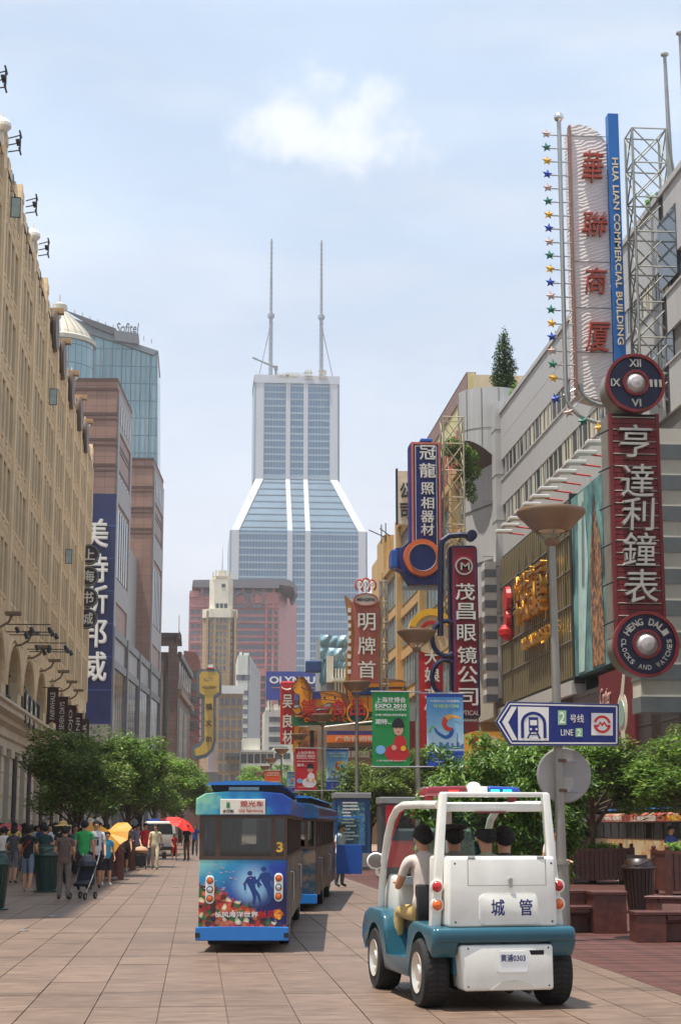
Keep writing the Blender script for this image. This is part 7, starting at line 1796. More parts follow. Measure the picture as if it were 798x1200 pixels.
def tram(name, label, loc, rz, Ln, wheels, head=M_head, low=None, side=M_side, roofm=M_tblue, rear=True, door=True):
    t = thing(name, label, 'tram', loc, rz, 'sightseeing tram cars')
    hw = 0.57; low = low or M_wrap
    MB().box(-hw+0.03, hw-0.03, 0.08, Ln-0.08, 0.28, 0.40).box(-hw+0.12, hw-0.12, 0.1, Ln-0.1, 0.10, 0.28).build('underframe', M_under, t)
    if rear:
        MB().rbox(-hw, hw, 0.0, 0.07, 0.31, 1.175, 0.012).build('rear_panel', low, t)
        MB().rprism([(-0.60,0.15), (0.60,0.15), (0.60,0.32), (0.2,0.325), (-0.2,0.325), (-0.60,0.32)], 'y', -0.09, 0.05, 0.012, 2).build('bumper', M_tblue, t)
        for (x0, x1) in ((-hw, -0.52), (-0.36, -0.30), (0.36, 0.42), (0.53, hw)): MB().box(x0, x1, 0.0, 0.06, 1.175, 1.74).build('window_post', M_tbrown, t)
        MB().box(-hw, hw, -0.005, 0.06, 1.17, 1.215).box(-hw, hw, -0.005, 0.06, 1.70, 1.745).build('window_rail', M_tbrown, t)
        for (x0, x1) in ((-0.52, -0.36), (-0.30, 0.36), (0.42, 0.53)): MB().box(x0, x1, 0.02, 0.026, 1.21, 1.71).build('rear_window', M_tglass, t)
    MB().rprism([(-0.62,1.74), (0.62,1.74), (0.62,1.95), (0.5,2.02), (0.2,2.045), (-0.2,2.045), (-0.5,2.02), (-0.62,1.95)], 'y', -0.04, Ln+0.04, 0.012, 2).build('header', head, t)
    MB().prism([(-0.40,2.03), (0.40,2.03), (0.44,2.135), (-0.44,2.135)], 'y', 0.08, Ln-0.1).build('clerestory', M_tdark, t)
    MB().prism([(-0.50,2.13), (0.50,2.13), (0.44,2.165), (0.2,2.185), (-0.2,2.185), (-0.44,2.165)], 'y', 0.02, Ln-0.05).build('roof', roofm, t)
    MB().box(-0.2, 0.2, 0.06, 0.085, 2.06, 2.105).build('vent_glass', mat('vent_glass', C(130,150,150), 0.2, var=0.3, vs=8), t)
    # sides
    for s in (-1, 1):
        a, b_ = sorted((s*hw, s*(hw-0.05)))
        y = 0.07; k = 0
        n = max(3, int(round(Ln/1.15))); st = (Ln-0.14)/n
        for k in range(n):
            y0 = 0.07+k*st
            dr = (k % 4 == 1)
            MB().box(a, b_, y0+0.01, y0+st-0.01, 0.30 if not dr else 0.26, 1.175).build('door_panel' if dr else 'side_panel', side, t)
            MB().box(a, b_, y0-0.03, y0+0.03, 1.175, 1.74).build('side_post', M_tbrown, t)
            x = (a+b_)/2; MB().box(x-0.003, x+0.003, y0+0.03, y0+st-0.03, 1.21, 1.70).build('side_window', M_tglass, t)
            if dr and s > 0: MB().tube([(hw+0.005, y0+0.1, 0.98), (hw+0.05, y0+0.12, 0.98), (hw+0.05, y0+0.14, 0.62)], 0.014, 6).build('handle', M_steel, t)
        MB().box(a-0.005, b_+0.005, 0.07, Ln-0.05, 1.17, 1.205).box(a-0.006, b_+0.006, 0.07, Ln-0.05, 1.70, 1.745).build('side_rail', M_tbrown, t)
    MB().box(-hw+0.06, hw-0.06, 0.1, Ln-0.1, 0.41, 0.44).build('floor', M_tdark, t)
    MB().box(-hw, hw, Ln-0.08, Ln, 0.3, 1.175).build('front_panel', side, t)
    y = 0.9
    while y < Ln-0.6:
        MB().rbox(-0.46, -0.06, y, y+0.4, 0.44, 0.86, 0.03).rbox(-0.46, -0.06, y, y+0.07, 0.86, 1.28, 0.02).build('seat', mat('tram_seat', C(150,140,118), 0.7, var=0.1), t)
        MB().rbox(0.06, 0.46, y, y+0.4, 0.44, 0.86, 0.03).rbox(0.06, 0.46, y, y+0.07, 0.86, 1.28, 0.02).build('seat', MC['tram_seat'], t)
        y += 1.1
    for wy in wheels:
        for s in (-1, 1):
            o = MB().lathe([(0.1, -0.07), (0.27, -0.07), (0.29, -0.04), (0.29, 0.04), (0.27, 0.07), (0.1, 0.07)], n=24, ax='x').build('wheel', M_rubber, t, mat=T(s*0.49, wy, 0.29))
            MB().lathe([(0, s*0.075), (0.05, s*0.075), (0.16, s*0.05), (0.18, s*0.075), (0.18, 0)], n=20, ax='x').build('rim', M_galv, o)
    return t
tm = tram('sightseeing_tram', 'blue sightseeing tram car with an undersea print and two lamp clusters on its rear', (0.615, 22.15, 0), R_(-4.8), 9.3, (1.6, 7.6))
# lamps, destination board, divers, lettering on the rear
for x, z in ((-0.425, 0.80), (0.465, 0.83)):
    o = MB().rprism(roundrect(x-0.055, x+0.055, z-0.19, z+0.17, 0.05), 'y', -0.02, 0.0, 0.006, 2).build('lamp_cluster', M_cart, tm, smooth=True)
    for dz, m in ((0.105, M_alens), (-0.01, M_chrome), (-0.125, M_alens)):
        MB().lathe([(0, -0.015), (0.032, -0.01), (0.038, 0.0)], n=18, ax='y').build('lamp', m, o, mat=T(x, -0.02, z+dz), smooth=True)
        MB().lathe([(0.038, -0.004), (0.044, -0.004), (0.044, 0.0), (0.038, 0)], n=18, ax='y').build('lamp_ring', M_iron, o, mat=T(x, -0.021, z+dz))
db_ = MB().rbox(-0.30, 0.285, -0.065, -0.04, 1.75, 1.945, 0.006).build('destination_board', mat('cream_board', C(222,214,196), 0.5, var=0.05), tm)
M_crim = mat('crimson_letter', C(176,40,36), 0.5); M_lgreen = mat('logo_green', C(30,120,80), 0.5)
text('观光车', 0.30, 0.075, M_crim, db_, (0.11, -0.068, 1.885), depth=0.004, bold=0.02)
text('City Sightseeing', 0.32, 0.045, M_crim, db_, (0.10, -0.068, 1.795), depth=0.004, bold=0.01)
text('步行街', 0.14, 0.04, M_iron, db_, (-0.195, -0.068, 1.79), depth=0.004, bold=0.02)
MB().prism([(-0.22,1.835), (-0.175,1.83), (-0.18,1.92), (-0.20,1.89), (-0.215,1.925)], 'y', -0.070, -0.066).build('logo', M_lgreen, db_)
rp = [o for o in COL.objects if o.name == 'rear_panel'][0]
M_diver = mat('diver_print', C(22,58,120), 0.35, var=0.15, vs=6)
def tube2(pts, r, name='printed_diver'):
    pts = [Vector((x, z)) for x, z in pts]; L_, R2_ = [], []
    for i, p in enumerate(pts):
        d = (pts[min(i+1, len(pts)-1)]-pts[max(i-1, 0)]).normalized(); nn = Vector((-d.y, d.x)); w = r[i]
        L_.append(p+nn*w); R2_.append(p-nn*w)
    poly = L_+R2_[::-1]
    return [(q.x, q.y) for q in poly]
def diver(cx, cz, s, lean):
    q = MB(); y0 = -0.0025
    parts = [([(0,0.10), (lean*0.3,0.02), (lean,-0.08)], [0.035,0.05,0.035]), ([(-0.034,0.14),(-0.012,0.145),(0.012,0.143),(0.034,0.135)], [0.008,0.030,0.032,0.010]), ([(lean,-0.08), (lean+0.02,-0.18), (lean+0.0,-0.27)], [0.032,0.022,0.018]), ([(lean,-0.06), (lean+0.07,-0.15), (lean+0.10,-0.25)], [0.03,0.02,0.014]),
             ([(0.02,0.08), (0.10,0.04), (0.16,-0.02)], [0.02,0.016,0.012]), ([(-0.02,0.08), (-0.07,0.0), (-0.06,-0.08)], [0.02,0.016,0.012]), ([(0.05,0.1), (0.07,0.0)], [0.03,0.03])]
    for i, (p, r) in enumerate(parts):
        poly = tube2([(cx+x*s, cz+z*s) for x, z in p], [w*s for w in r]); q.add([(x, y0-0.0004*i, z) for x, z in poly], [tuple(range(len(poly)))])
    q.build('printed_diver', M_diver, rp)
diver(0.09, 0.86, 0.95, 0.05); diver(0.27, 0.90, 1.05, 0.06)
text('长风海洋世界', 0.56, 0.07, M_letter, rp, (-0.08, -0.004, 0.475), depth=0.004, bold=0.04)
text('长风', 0.2, 0.10, M_red, rp, (0.32, -0.004, 0.475), depth=0.004, bold=0.06)
MB().add([(0.46+0.065*math.cos(2*PI*i/18)*(1+0.15*math.cos(5*2*PI*i/18)), -0.005, 0.48+0.065*math.sin(2*PI*i/18)*(1+0.15*math.cos(5*2*PI*i/18))) for i in range(18)], [tuple(range(18))]).build('printed_fish', mat('fish_amber', C(232,170,40), 0.4, two=C(206,70,30), var=0.1, vs=12), rp)
rg = random.Random(8); q = MB()
for k in range(34):
    x, z = rg.uniform(-0.5, 0.15), rg.uniform(0.75, 1.12); a = rg.uniform(-0.5, 0.5); s = rg.uniform(0.008, 0.018)
    q.add([(x-s*1.6, -0.003, z), (x, -0.003, z+s*0.6), (x+s*1.4, -0.003, z+s*0.9*a), (x, -0.003, z-s*0.6)], [(0,1,2,3)])
q.build('printed_fish_shoal', mat('shoal_print', C(186,150,160), 0.5, var=0.2, vs=20), rp, kind='stuff')
text('3', 0.085, 0.13, M_yellow, tm, (0.475, 0.012, 1.33), depth=0.004, bold=0.05)
for s in (-1, 1): MB().box(s*0.57-0.03, s*0.57+0.03, -0.095, -0.085, 0.19, 0.25).build('reflector', M_black, tm)
# second car
tm2 = tram('sightseeing_tram', 'second tram car ahead with a bright blue header and an open door on its right', (1.72, 32.5, 0), R_(-6.8), 10.2, (3.4, 6.6), head=headmat('blue_header', [C(30,110,180), C(22,90,160), C(36,70,100)]), low=M_side)
dr = MB().rbox(0.60, 1.24, 10.1, 10.14, 0.42, 1.14, 0.01).build('open_door', mat('door_blue', C(20,80,160), 0.35, var=0.08, coat=0.3), tm2)
MB().box(0.60, 0.63, 10.1, 10.14, 1.14, 1.80).box(1.21, 1.24, 10.1, 10.14, 1.14, 1.80).box(0.60, 1.24, 10.1, 10.14, 1.80, 1.84).build('door_frame', M_tblue, dr)
MB().box(0.63, 1.21, 10.115, 10.12, 1.14, 1.80).build('door_glass', glassmat('door_glass', (0.8,0.9,0.9,1), 0.02, 0.8), dr)
# tram standing beyond the planters on the right
M_redh = headmat('red_header_print', [C(190,40,34), C(206,190,160), C(180,36,30), C(150,30,30)])
M_crm = headmat('cream_side_print', [C(206,190,150), C(190,120,50), C(214,200,160), C(150,60,40)])
tr2 = tram('sightseeing_tram', 'tram with a red lettered header standing beyond the planters on the right', (14.8, 45.5, 0), R_(-0.6), 16.0, (3, 12), head=M_redh, side=M_crm, low=M_crm)
for i, (s, y) in enumerate((('MARCH EXPO', 3.4), ('上海城市旅游', 7.6), ('NANJING ROAD', 12.2))):
    text(s, 2.9, 0.17, M_letter if i else M_yellow, tr2, (-0.625, y, 1.84), rot=-PI/2, depth=0.004, bold=0.04)
tr3 = tram('sightseeing_tram', 'tram car with a pale blue header at the far end of the standing tram', (14.55, 62.2, 0), R_(1.5), 7.0, (1.5, 5.5), head=headmat('pale_blue_header', [C(110,190,206), C(200,220,220), C(60,130,180)]), side=M_side, low=M_side)
# white police van in the crowd
pv_ = thing('police_van', 'white police van with a red and blue light bar parked among the crowd', 'van', (-1.95, 92, 0), R_(2))
MB().rprism([(-0.9,0.35), (0.9,0.35), (0.92,1.0), (0.78,1.85), (-0.78,1.85), (-0.92,1.0)], 'y', 0, 4.6, 0.08, 3).build('body', M_cart, pv_, smooth=True)
MB().prism([(-0.72,1.15), (0.72,1.15), (0.64,1.72), (-0.64,1.72)], 'y', -0.02, 0.03).build('rear_window', M_glassdark, pv_)
MB().rbox(-0.65, 0.0, 0.9, 1.2, 1.86, 1.99, 0.03).build('blue_light', MC['beacon_blue'], pv_); MB().rbox(0.0, 0.65, 0.9, 1.2, 1.86, 1.99, 0.03).build('red_light', MC['beacon_red'], pv_)
MB().rbox(-0.93, 0.93, -0.08, 0.1, 0.32, 0.52, 0.03).build('bumper', M_black, pv_)
for s in (-1, 1):
    MB().rbox(s*0.80-0.08, s*0.80+0.08, -0.03, 0.02, 0.75, 1.1, 0.01).build('tail_lamp', M_rlens, pv_)
    for y in (0.8, 3.7): MB().lathe([(0.15,-0.1),(0.33,-0.1),(0.34,0),(0.33,0.1),(0.15,0.1)], n=20, ax='x').build('wheel', M_rubber, pv_, mat=T(s*0.8, y, 0.34))
MB().box(-0.22, 0.22, -0.085, -0.08, 0.55, 0.67).build('number_plate', M_blue, pv_)

# ---------------------------------------------------------------- street furniture
M_bgn = mat('bin_green', C(18,58,50), 0.4, var=0.15, vs=4, coat=0.2); M_bbr = mat('bin_brown', C(44,26,20), 0.4, var=0.2, vs=4, coat=0.2)
def bin_(label, loc, m, s=1.0):
    t = thing('litter_bin', label, 'litter bin', loc, 0, 'slatted litter bins' if m is M_bgn else None)
    MB().lathe([(0.30, 0), (0.30, 0.03), (0.22, 0.05), (0.0, 0.05)], n=24).build('base', m, t)
    MB().lathe([(0.205, 0.05), (0.27, 0.80), (0.0, 0.80)], n=24).build('liner', m, t)
    sl_ = MB()
    me = MB().add([(0.212,-0.022,0.06), (0.212,0.022,0.06), (0.292,0.028,0.80), (0.292,-0.028,0.80), (0.225,-0.022,0.06), (0.225,0.022,0.06), (0.305,0.028,0.80), (0.305,-0.028,0.80)], [(4,5,6,7),(0,3,2,1),(0,4,7,3),(1,2,6,5),(0,1,5,4),(3,7,6,2)]).mesh('slat', m)
    for k in range(24): link('slat', me, t, mat=RZ(2*PI*k/24))
    MB().lathe([(0.30, 0.79), (0.335, 0.80), (0.345, 0.825), (0.335, 0.85), (0.30, 0.85)], n=28).build('rim', m, t, smooth=True)
    MB().lathe([(0.29, 0.85), (0.27, 0.93), (0.2, 1.0), (0.0, 1.0)], n=24).build('hood', m, t, smooth=True)
    MB().box(-0.2, 0.2, 0.15, 0.28, 0.9, 1.06).tube([(-0.33, 0, 0.86), (-0.1, -0.30, 0.88), (0.12, -0.28, 0.97), (0.3, 0, 1.05)], 0.012, 6).build('flap', m, t)
    t.scale = (s, s, s)
bin_('dark green slatted litter bin at the picture edge, nearest the camera', (-3.92, 33.6, 0), M_bgn, 1.06)
bin_('dark green slatted litter bin beside the woman in black with a shoulder strap', (-3.66, 42.6, 0), M_bgn, 1.08)
bin_('dark brown slatted litter bin between the wooden benches and planters', (8.30, 31.4, 0), M_bbr, 1.0)
M_rwood = mat('red_brown_wood', C(92,44,32), 0.45, var=0.25, vs=3, two=C(74,34,26), bump=0.2, bs=30, coat=0.15)
def planter(label, x, y, w, d, h, rot=0):
    t = thing('planter', label, 'planter', (x, y, 0), rot, 'red-brown wooden planters')
    n = max(4, int(w/0.13)); me = MB().box(-0.055, 0.055, -0.02, 0.02, 0.10, h-0.06).mesh('plank', M_rwood)
    for k in range(n):
        for yy in (-d/2, d/2): link('plank', me, t, mat=T(-w/2+w*(k+0.5)/n, yy, 0) @ Matrix.Diagonal((w/n/0.125, 1, 1, 1)))
    n = max(4, int(d/0.13))
    for k in range(n):
        for xx in (-w/2, w/2): link('plank', me, t, mat=T(xx, -d/2+d*(k+0.5)/n, 0) @ RZ(PI/2) @ Matrix.Diagonal((d/n/0.125, 1, 1, 1)))
    for xx in (-w/2, w/2):
        for yy in (-d/2, d/2): MB().box(xx-0.07, xx+0.07, yy-0.07, yy+0.07, 0, h+0.03).ball((xx, yy, h+0.08), 0.06, 10).build('post', M_rwood, t)
    MB().box(-w/2-0.03, w/2+0.03, -d/2-0.04, -d/2+0.03, h-0.07, h).box(-w/2-0.03, w/2+0.03, d/2-0.03, d/2+0.04, h-0.07, h).box(-w/2-0.04, -w/2+0.03, -d/2, d/2, h-0.07, h).box(w/2-0.03, w/2+0.04, -d/2, d/2, h-0.07, h).build('top_rail', M_rwood, t)
    MB().box(-w/2+0.03, w/2-0.03, -d/2+0.03, d/2-0.03, 0.15, h-0.12).build('soil', mat('soil', C(52,38,28), 0.95, var=0.2, vs=6, bump=0.5), t)
    return t
planter('wooden planter with a tree growing in it, left of the brown litter bin', 11.35, 47.6, 1.75, 1.2, 0.98)
planter('wooden planter cut by the right edge of the picture', 11.85, 39.6, 1.7, 1.2, 1.02)
planter('wooden planter behind the yellow umbrella in the crowd', -3.05, 63, 1.5, 1.2, 0.95)
planter('wooden planter beside the boy in dark shorts in the crowd', -2.7, 52, 0.9, 0.9, 0.95)
def wbench(label, blocks, loc, rz=0, grp='block-shaped wooden benches'):
    t = thing('bench', label, 'bench', loc, rz, grp)
    for (x0, x1, y0, y1, z0, z1, nm) in blocks:
        MB().rbox(x0, x1, y0, y1, z0, z1-0.05, 0.008).build(nm, M_rwood, t)
        n = max(2, int((y1-y0)/0.14)); w = (y1-y0+0.04)/n
        me = MB().rbox(x0-0.02, x1+0.02, 0.006, w-0.006, z1-0.05, z1, 0.006, 1).mesh('plank', M_rwood)
        for k in range(n): link('plank', me, t, mat=T(0, y0-0.02+k*w, 0))
wbench('wooden block bench just right of the patrol cart and lamp pole', [(0.30, 0.80, 0, 0.75, 0, 0.62, 'end_block'), (-0.55, 0.28, 0.15, 0.65, 0.30, 0.40, 'seat'), (-0.55, 0.28, 0.45, 0.65, 0.0, 0.30, 'riser'), (-0.55, 0.28, 0.62, 0.8, 0.40, 0.62, 'backrest')], (5.72, 25.5, 0), R_(-3))
wbench('low wooden block bench running out of the right edge of the picture', [(0, 0.42, 0, 0.55, 0, 0.42, 'end_block'), (0.44, 2.2, 0.0, 0.55, 0.30, 0.42, 'seat'), (0.44, 2.2, 0.22, 0.5, 0, 0.30, 'riser')], (6.15, 23.5, 0), R_(-4))
wbench('wooden bench behind the low one, at the foot of the brown litter bin', [(0, 0.2, 0, 0.5, 0, 0.44, 'end_block'), (0.22, 2.0, 0, 0.5, 0.32, 0.44, 'seat'), (1.5, 2.0, 0.1, 0.4, 0, 0.32, 'riser')], (7.55, 28.2, 0), R_(-24))
wbench('wooden bench in front of the blue kiosk far down the deck', [(-0.6, 0.6, 0, 0.45, 0.3, 0.42, 'seat'), (-0.5, 0.5, 0.1, 0.35, 0, 0.3, 'riser')], (5.6, 33.5, 0), R_(4))
# advertising kiosks
kr = thing('red_kiosk', 'dark framed advertising kiosk with a red poster and a black shape', 'kiosk', (X_(466, 52), 52, 0))
x0, x1 = X_(446, 52), X_(486, 52); kz = Z_(934, 52)
MB().box(x0, x1, 52, 53.2, 0.0, kz-0.2).build('cabinet', mat('kiosk_grey', C(62,62,64), 0.5, var=0.1), kr, w=True)
MB().rbox(x0-0.03, x1+0.03, 51.95, 53.25, kz-0.2, kz, 0.02).build('cap', M_galv, kr, w=True)
MB().box(x0+0.14, x1-0.05, 51.97, 52.0, 0.35, kz-0.25).build('poster', mat('poster_red', C(196,28,34), 0.5, var=0.06), kr, w=True)
q = [(459, 985), (470, 955), (476, 945), (484, 962), (486, 985)]; MB().add([tuple(at(a, b_, 51.96)) for a, b_ in q], [(0,1,2,3,4)]).build('printed_shape', mat('poster_black', C(40,34,34), 0.6), kr, w=True)
kb = thing('blue_kiosk', 'blue glazed information kiosk with a grey cap behind the open tram door', 'kiosk', (X_(415, 62), 62, 0))
x0, x1 = X_(392, 62), X_(433.5, 62); kz = Z_(929, 62)
MB().box(x0, x1, 62.02, 63.0, 0.35, kz-0.22).build('cabinet', mat('kiosk_blue', C(22,72,120), 0.4, var=0.12), kb, w=True)
MB().rbox(x0-0.03, x1+0.04, 61.95, 63.1, kz-0.2, kz, 0.02).build('cap', M_galv, kb, w=True)
MB().box(x0+0.12, x1-0.2, 61.98, 62.02, 0.9, kz-0.35).build('poster', mat('map_print', C(90,140,150), 0.4, var=0.4, vs=5, two=C(40,84,120)), kb, w=True)
MB().box(x1-0.3, x1, 61.95, 62.02, 0.12, 0.62).box(x0, x1, 62.1, 62.9, 0, 0.35).build('plinth', M_galv, kb, w=True)
rg = random.Random(9)
for k in range(12): z = 1.1+0.12*k; MB().box(x0+0.25+rg.random()*0.1, x0+0.55+rg.random()*0.4, 61.965, 61.98, z, z+0.05).build('printed_line', M_letter, kb, w=True)
for i, (px, Y) in enumerate([(590, 100), (640, 96), (700, 92)]):
    pass
# ---------------------------------------------------------------- trees and plants
def leafmat(name, c1, c2, c3):
    m = bpy.data.materials.new(name); m.use_nodes = True; N, L = m.node_tree.nodes, m.node_tree.links; N.clear()
    o = N.new('ShaderNodeOutputMaterial'); g = N.new('ShaderNodeNewGeometry'); cr = N.new('ShaderNodeValToRGB'); e = cr.color_ramp.elements
    e[0].color = c1; e[1].color = c3; q = e.new(0.55); q.color = c2
    L.new(g.outputs['Random Per Island'], cr.inputs[0])
    d = N.new('ShaderNodeBsdfDiffuse'); t = N.new('ShaderNodeBsdfTranslucent'); gl = N.new('ShaderNodeBsdfGlossy'); gl.inputs['Roughness'].default_value = 0.45
    m1 = N.new('ShaderNodeMixShader'); m1.inputs[0].default_value = 0.38; m2 = N.new('ShaderNodeMixShader'); m2.inputs[0].default_value = 0.05
    L.new(cr.outputs[0], d.inputs[0]); L.new(cr.outputs[0], t.inputs[0]); L.new(d.outputs[0], m1.inputs[1]); L.new(t.outputs[0], m1.inputs[2])
    L.new(m1.outputs[0], m2.inputs[1]); L.new(gl.outputs[0], m2.inputs[2]); L.new(m2.outputs[0], o.inputs[0]); return m
M_leaf = leafmat('leaf_green', C(62,92,30), C(92,126,42), C(142,164,70))
M_leaf2 = leafmat('leaf_bright', C(74,112,34), C(112,152,50), C(166,190,84))
M_leafd = leafmat('leaf_dark', C(62,88,32), C(90,116,44), C(146,158,72))
M_ivy = leafmat('ivy_leaf', C(30,54,24), C(46,78,32), C(76,110,44))
M_bark = mat('bark', C(84,70,56), 0.9, var=0.3, vs=6, bump=0.6, bs=20)
def leaves(clumps, n, size, rg, long=1.0, droop=0.0):
    """n leaves, each a folded diamond, spread through ellipsoid clumps [(centre, (rx, ry, rz))], denser towards their skins."""
    vs, fs = [], []
    wts = [c[1][0]*c[1][1]*c[1][2] for c in clumps]; tot = sum(wts)
    for (c, r), w in zip(clumps, wts):
        for k in range(max(6, int(n*w/tot))):
            while True:
                x, y, z = rg.uniform(-1,1), rg.uniform(-1,1), rg.uniform(-1,1)
                d = math.sqrt(x*x+y*y+z*z)
                if 0.05 < d <= 1: break
            f = d**0.35/d*rg.uniform(0.75, 1.06)
            p = Vector((c[0]+x*f*r[0], c[1]+y*f*r[1], c[2]+z*f*r[2]))
            a = rg.uniform(0, 2*PI); t = rg.uniform(-0.7, 0.5) - droop
            u = Vector((math.cos(a)*math.cos(t), math.sin(a)*math.cos(t), math.sin(t))); v = u.cross(Vector((rg.uniform(-.4,.4), rg.uniform(-.4,.4), 1))).normalized()
            s = size*rg.uniform(0.6, 1.35); b = len(vs); nrm = u.cross(v)
            vs += [p, p+u*s*0.5*long+v*s*0.30+nrm*s*0.08, p+u*s*long, p+u*s*0.5*long-v*s*0.30+nrm*s*0.08]
            fs.append((b, b+1, b+2, b+3))
    me = bpy.data.meshes.new('crown'); me.from_pydata(vs, [], fs); me.update(); return me
def tree_meshes(seed, H, W, base, nl, size, nbr=9, tr=0.11, long=1.5):
    """Trunk with forking limbs and a crown of leaf clumps hung on the limb ends: height H, crown width W, crown starting at base."""
    rg = random.Random(seed); q = MB(); clumps = []
    lean = (rg.uniform(-.25,.25), rg.uniform(-.25,.25)); zt = base+(H-base)*0.35
    trunk = [(0,0,0), (lean[0]*0.2, lean[1]*0.2, base*0.5), (lean[0]*0.6, lean[1]*0.6, base), (lean[0], lean[1], zt), (lean[0]*1.3, lean[1]*1.3, H*0.86)]
    q.tube(trunk, [tr*1.15, tr*0.9, tr*0.8, tr*0.55, tr*0.2], 8)
    for k in range(nbr):
        a = 2*PI*k/nbr+rg.uniform(-.4,.4); z0 = base*rg.uniform(0.85, 1.0)+(zt-base*0.9)*rg.random()
        R = W/2*rg.uniform(0.55, 0.92); z1 = base+(H-base)*rg.uniform(0.25, 0.92); R *= math.sqrt(max(0.15, 1-((z1-(base+(H-base)*0.42))/((H-base)*0.62))**2))
        p0 = Vector((lean[0]*z0/zt, lean[1]*z0/zt, z0)); p2 = Vector((lean[0]+R*math.cos(a), lean[1]+R*math.sin(a), z1)); p1 = p0.lerp(p2, 0.5)+Vector((rg.uniform(-.15,.15), rg.uniform(-.15,.15), 0.12*R))
        q.tube([p0, p1, p2], [tr*0.42, tr*0.28, tr*0.1], 5)
        cr = W*rg.uniform(0.11, 0.19); clumps.append((p2, (cr, cr, cr*0.72)))
        for j in range(3):
            b = a+rg.uniform(-1.2, 1.2); p3 = p1+Vector((math.cos(b)*W*0.16, math.sin(b)*W*0.16, rg.uniform(0.0, 0.2)*W))
            q.tube([p1, p3], [tr*0.2, tr*0.06], 4); cr = W*rg.uniform(0.08, 0.14); clumps.append((p3, (cr, cr, cr*0.7)))
        for j in range(2):
            p3 = p2+Vector((rg.uniform(-1,1), rg.uniform(-1,1), rg.uniform(-.5,.6)))*W*0.14; q.tube([p2, p3], [tr*0.1, tr*0.04], 4); cr = W*rg.uniform(0.06, 0.12); clumps.append((p3, (cr, cr, cr*0.7)))
    return q, leaves(clumps, nl, size, rg, long)
VAR = []
for i, (sd, H, W, base, nl, sz, nb) in enumerate([(3, 5.2, 4.0, 1.55, 13000, 0.125, 17), (8, 5.6, 4.4, 1.6, 14000, 0.125, 18), (21, 4.8, 3.6, 1.4, 11500, 0.12, 16)]):
    q, cr = tree_meshes(sd, H, W, base, nl, sz, nb); VAR.append((q.mesh('trunk', M_bark, True), cr))
def tree(label, x, y, v, s=1.0, rz=0.0, m=None, sx=1.0, grp='street trees', name='street_tree'):
    t = thing(name, label, 'tree', (x, y, 0), rz, grp); t.scale = (s*sx, s*sx, s)
    link('trunk', VAR[v][0], t)
    me = VAR[v][1]
    if not me.materials: me.materials.append(M_leaf)
    o = link('crown', me, t)
    o.material_slots[0].link = 'OBJECT'; o.material_slots[0].material = m or M_leaf
    return t
tree('tallest dark green street tree in front of the cream columns on the left', -3.75, 56, 1, 0.86, 0.4, M_leafd, 1.05)
tree('leafy street tree just behind and right of the tallest one on the left', -3.6, 68, 0, 1.0, 2.0, M_leaf, 1.1)
tree('street tree with thin low branches reaching over the cream columns', -4.2, 61, 2, 0.95, 1.1, M_leafd, 0.8)
tree('rounded street tree in the left row, beyond the two big ones', -3.4, 84, 1, 1.05, 3.1, M_leaf, 1.1)
tree('brownish green street tree above the white van', -3.1, 99, 2, 1.15, 0.7, M_leafd, 1.2)
tree('light green street tree left of the curved foot of the yellow sign', -3.0, 118, 0, 1.25, 4.0, M_leaf2, 1.25)
tree('dense street tree beneath the curved foot of the yellow sign', -2.2, 140, 1, 1.2, 5.0, M_leaf, 1.3)
tree('distant street tree left of the tram roof', -1.5, 165, 0, 1.3, 0.2, M_leaf2, 1.4)
for i, (px, Y, v, s, sx, m, lab) in enumerate([(318, 190, 1, 1.5, 1.3, M_leaf2, 'bright distant tree over the tram roof below the cream building'), (340, 150, 0, 1.15, 1.2, M_leaf, 'small tree behind the red banner'),
     (432, 78, 2, 0.98, 1.15, M_leafd, 'yellowish green tree between the blue and the red kiosk'), (462, 84, 1, 0.98, 1.1, M_leafd, 'yellowish green tree above the red kiosk'), (404, 96, 0, 0.95, 1.1, M_leafd, 'tree behind the pale blue banner over the second tram'), (372, 112, 1, 0.95, 1.0, M_leafd, 'tree behind the red banner pole')]):
    p = at(px, 960, Y); tree(lab, p.x, Y, v, s, i*1.3, m, sx, 'trees beyond the kiosks')
tree('tree growing out of the planter left of the brown litter bin', 11.25, 47.7, 0, 0.80, 1.9, M_leaf, 1.2)
tree('tree spreading in from the right edge over the standing tram', 13.6, 45.0, 1, 0.72, 2.5, M_leaf, 1.45)
tree('tree behind the round sign, left of the planter tree', 9.6, 50.5, 2, 0.86, 0.9, M_leafd, 1.3)
tree('dark tree deeper in shade behind the standing tram', 16.4, 55, 1, 0.88, 4.5, M_leafd, 1.1)
tree('dark tree half hidden behind the metro sign post', 12.6, 60, 0, 0.95, 5.5, M_leafd, 1.2)
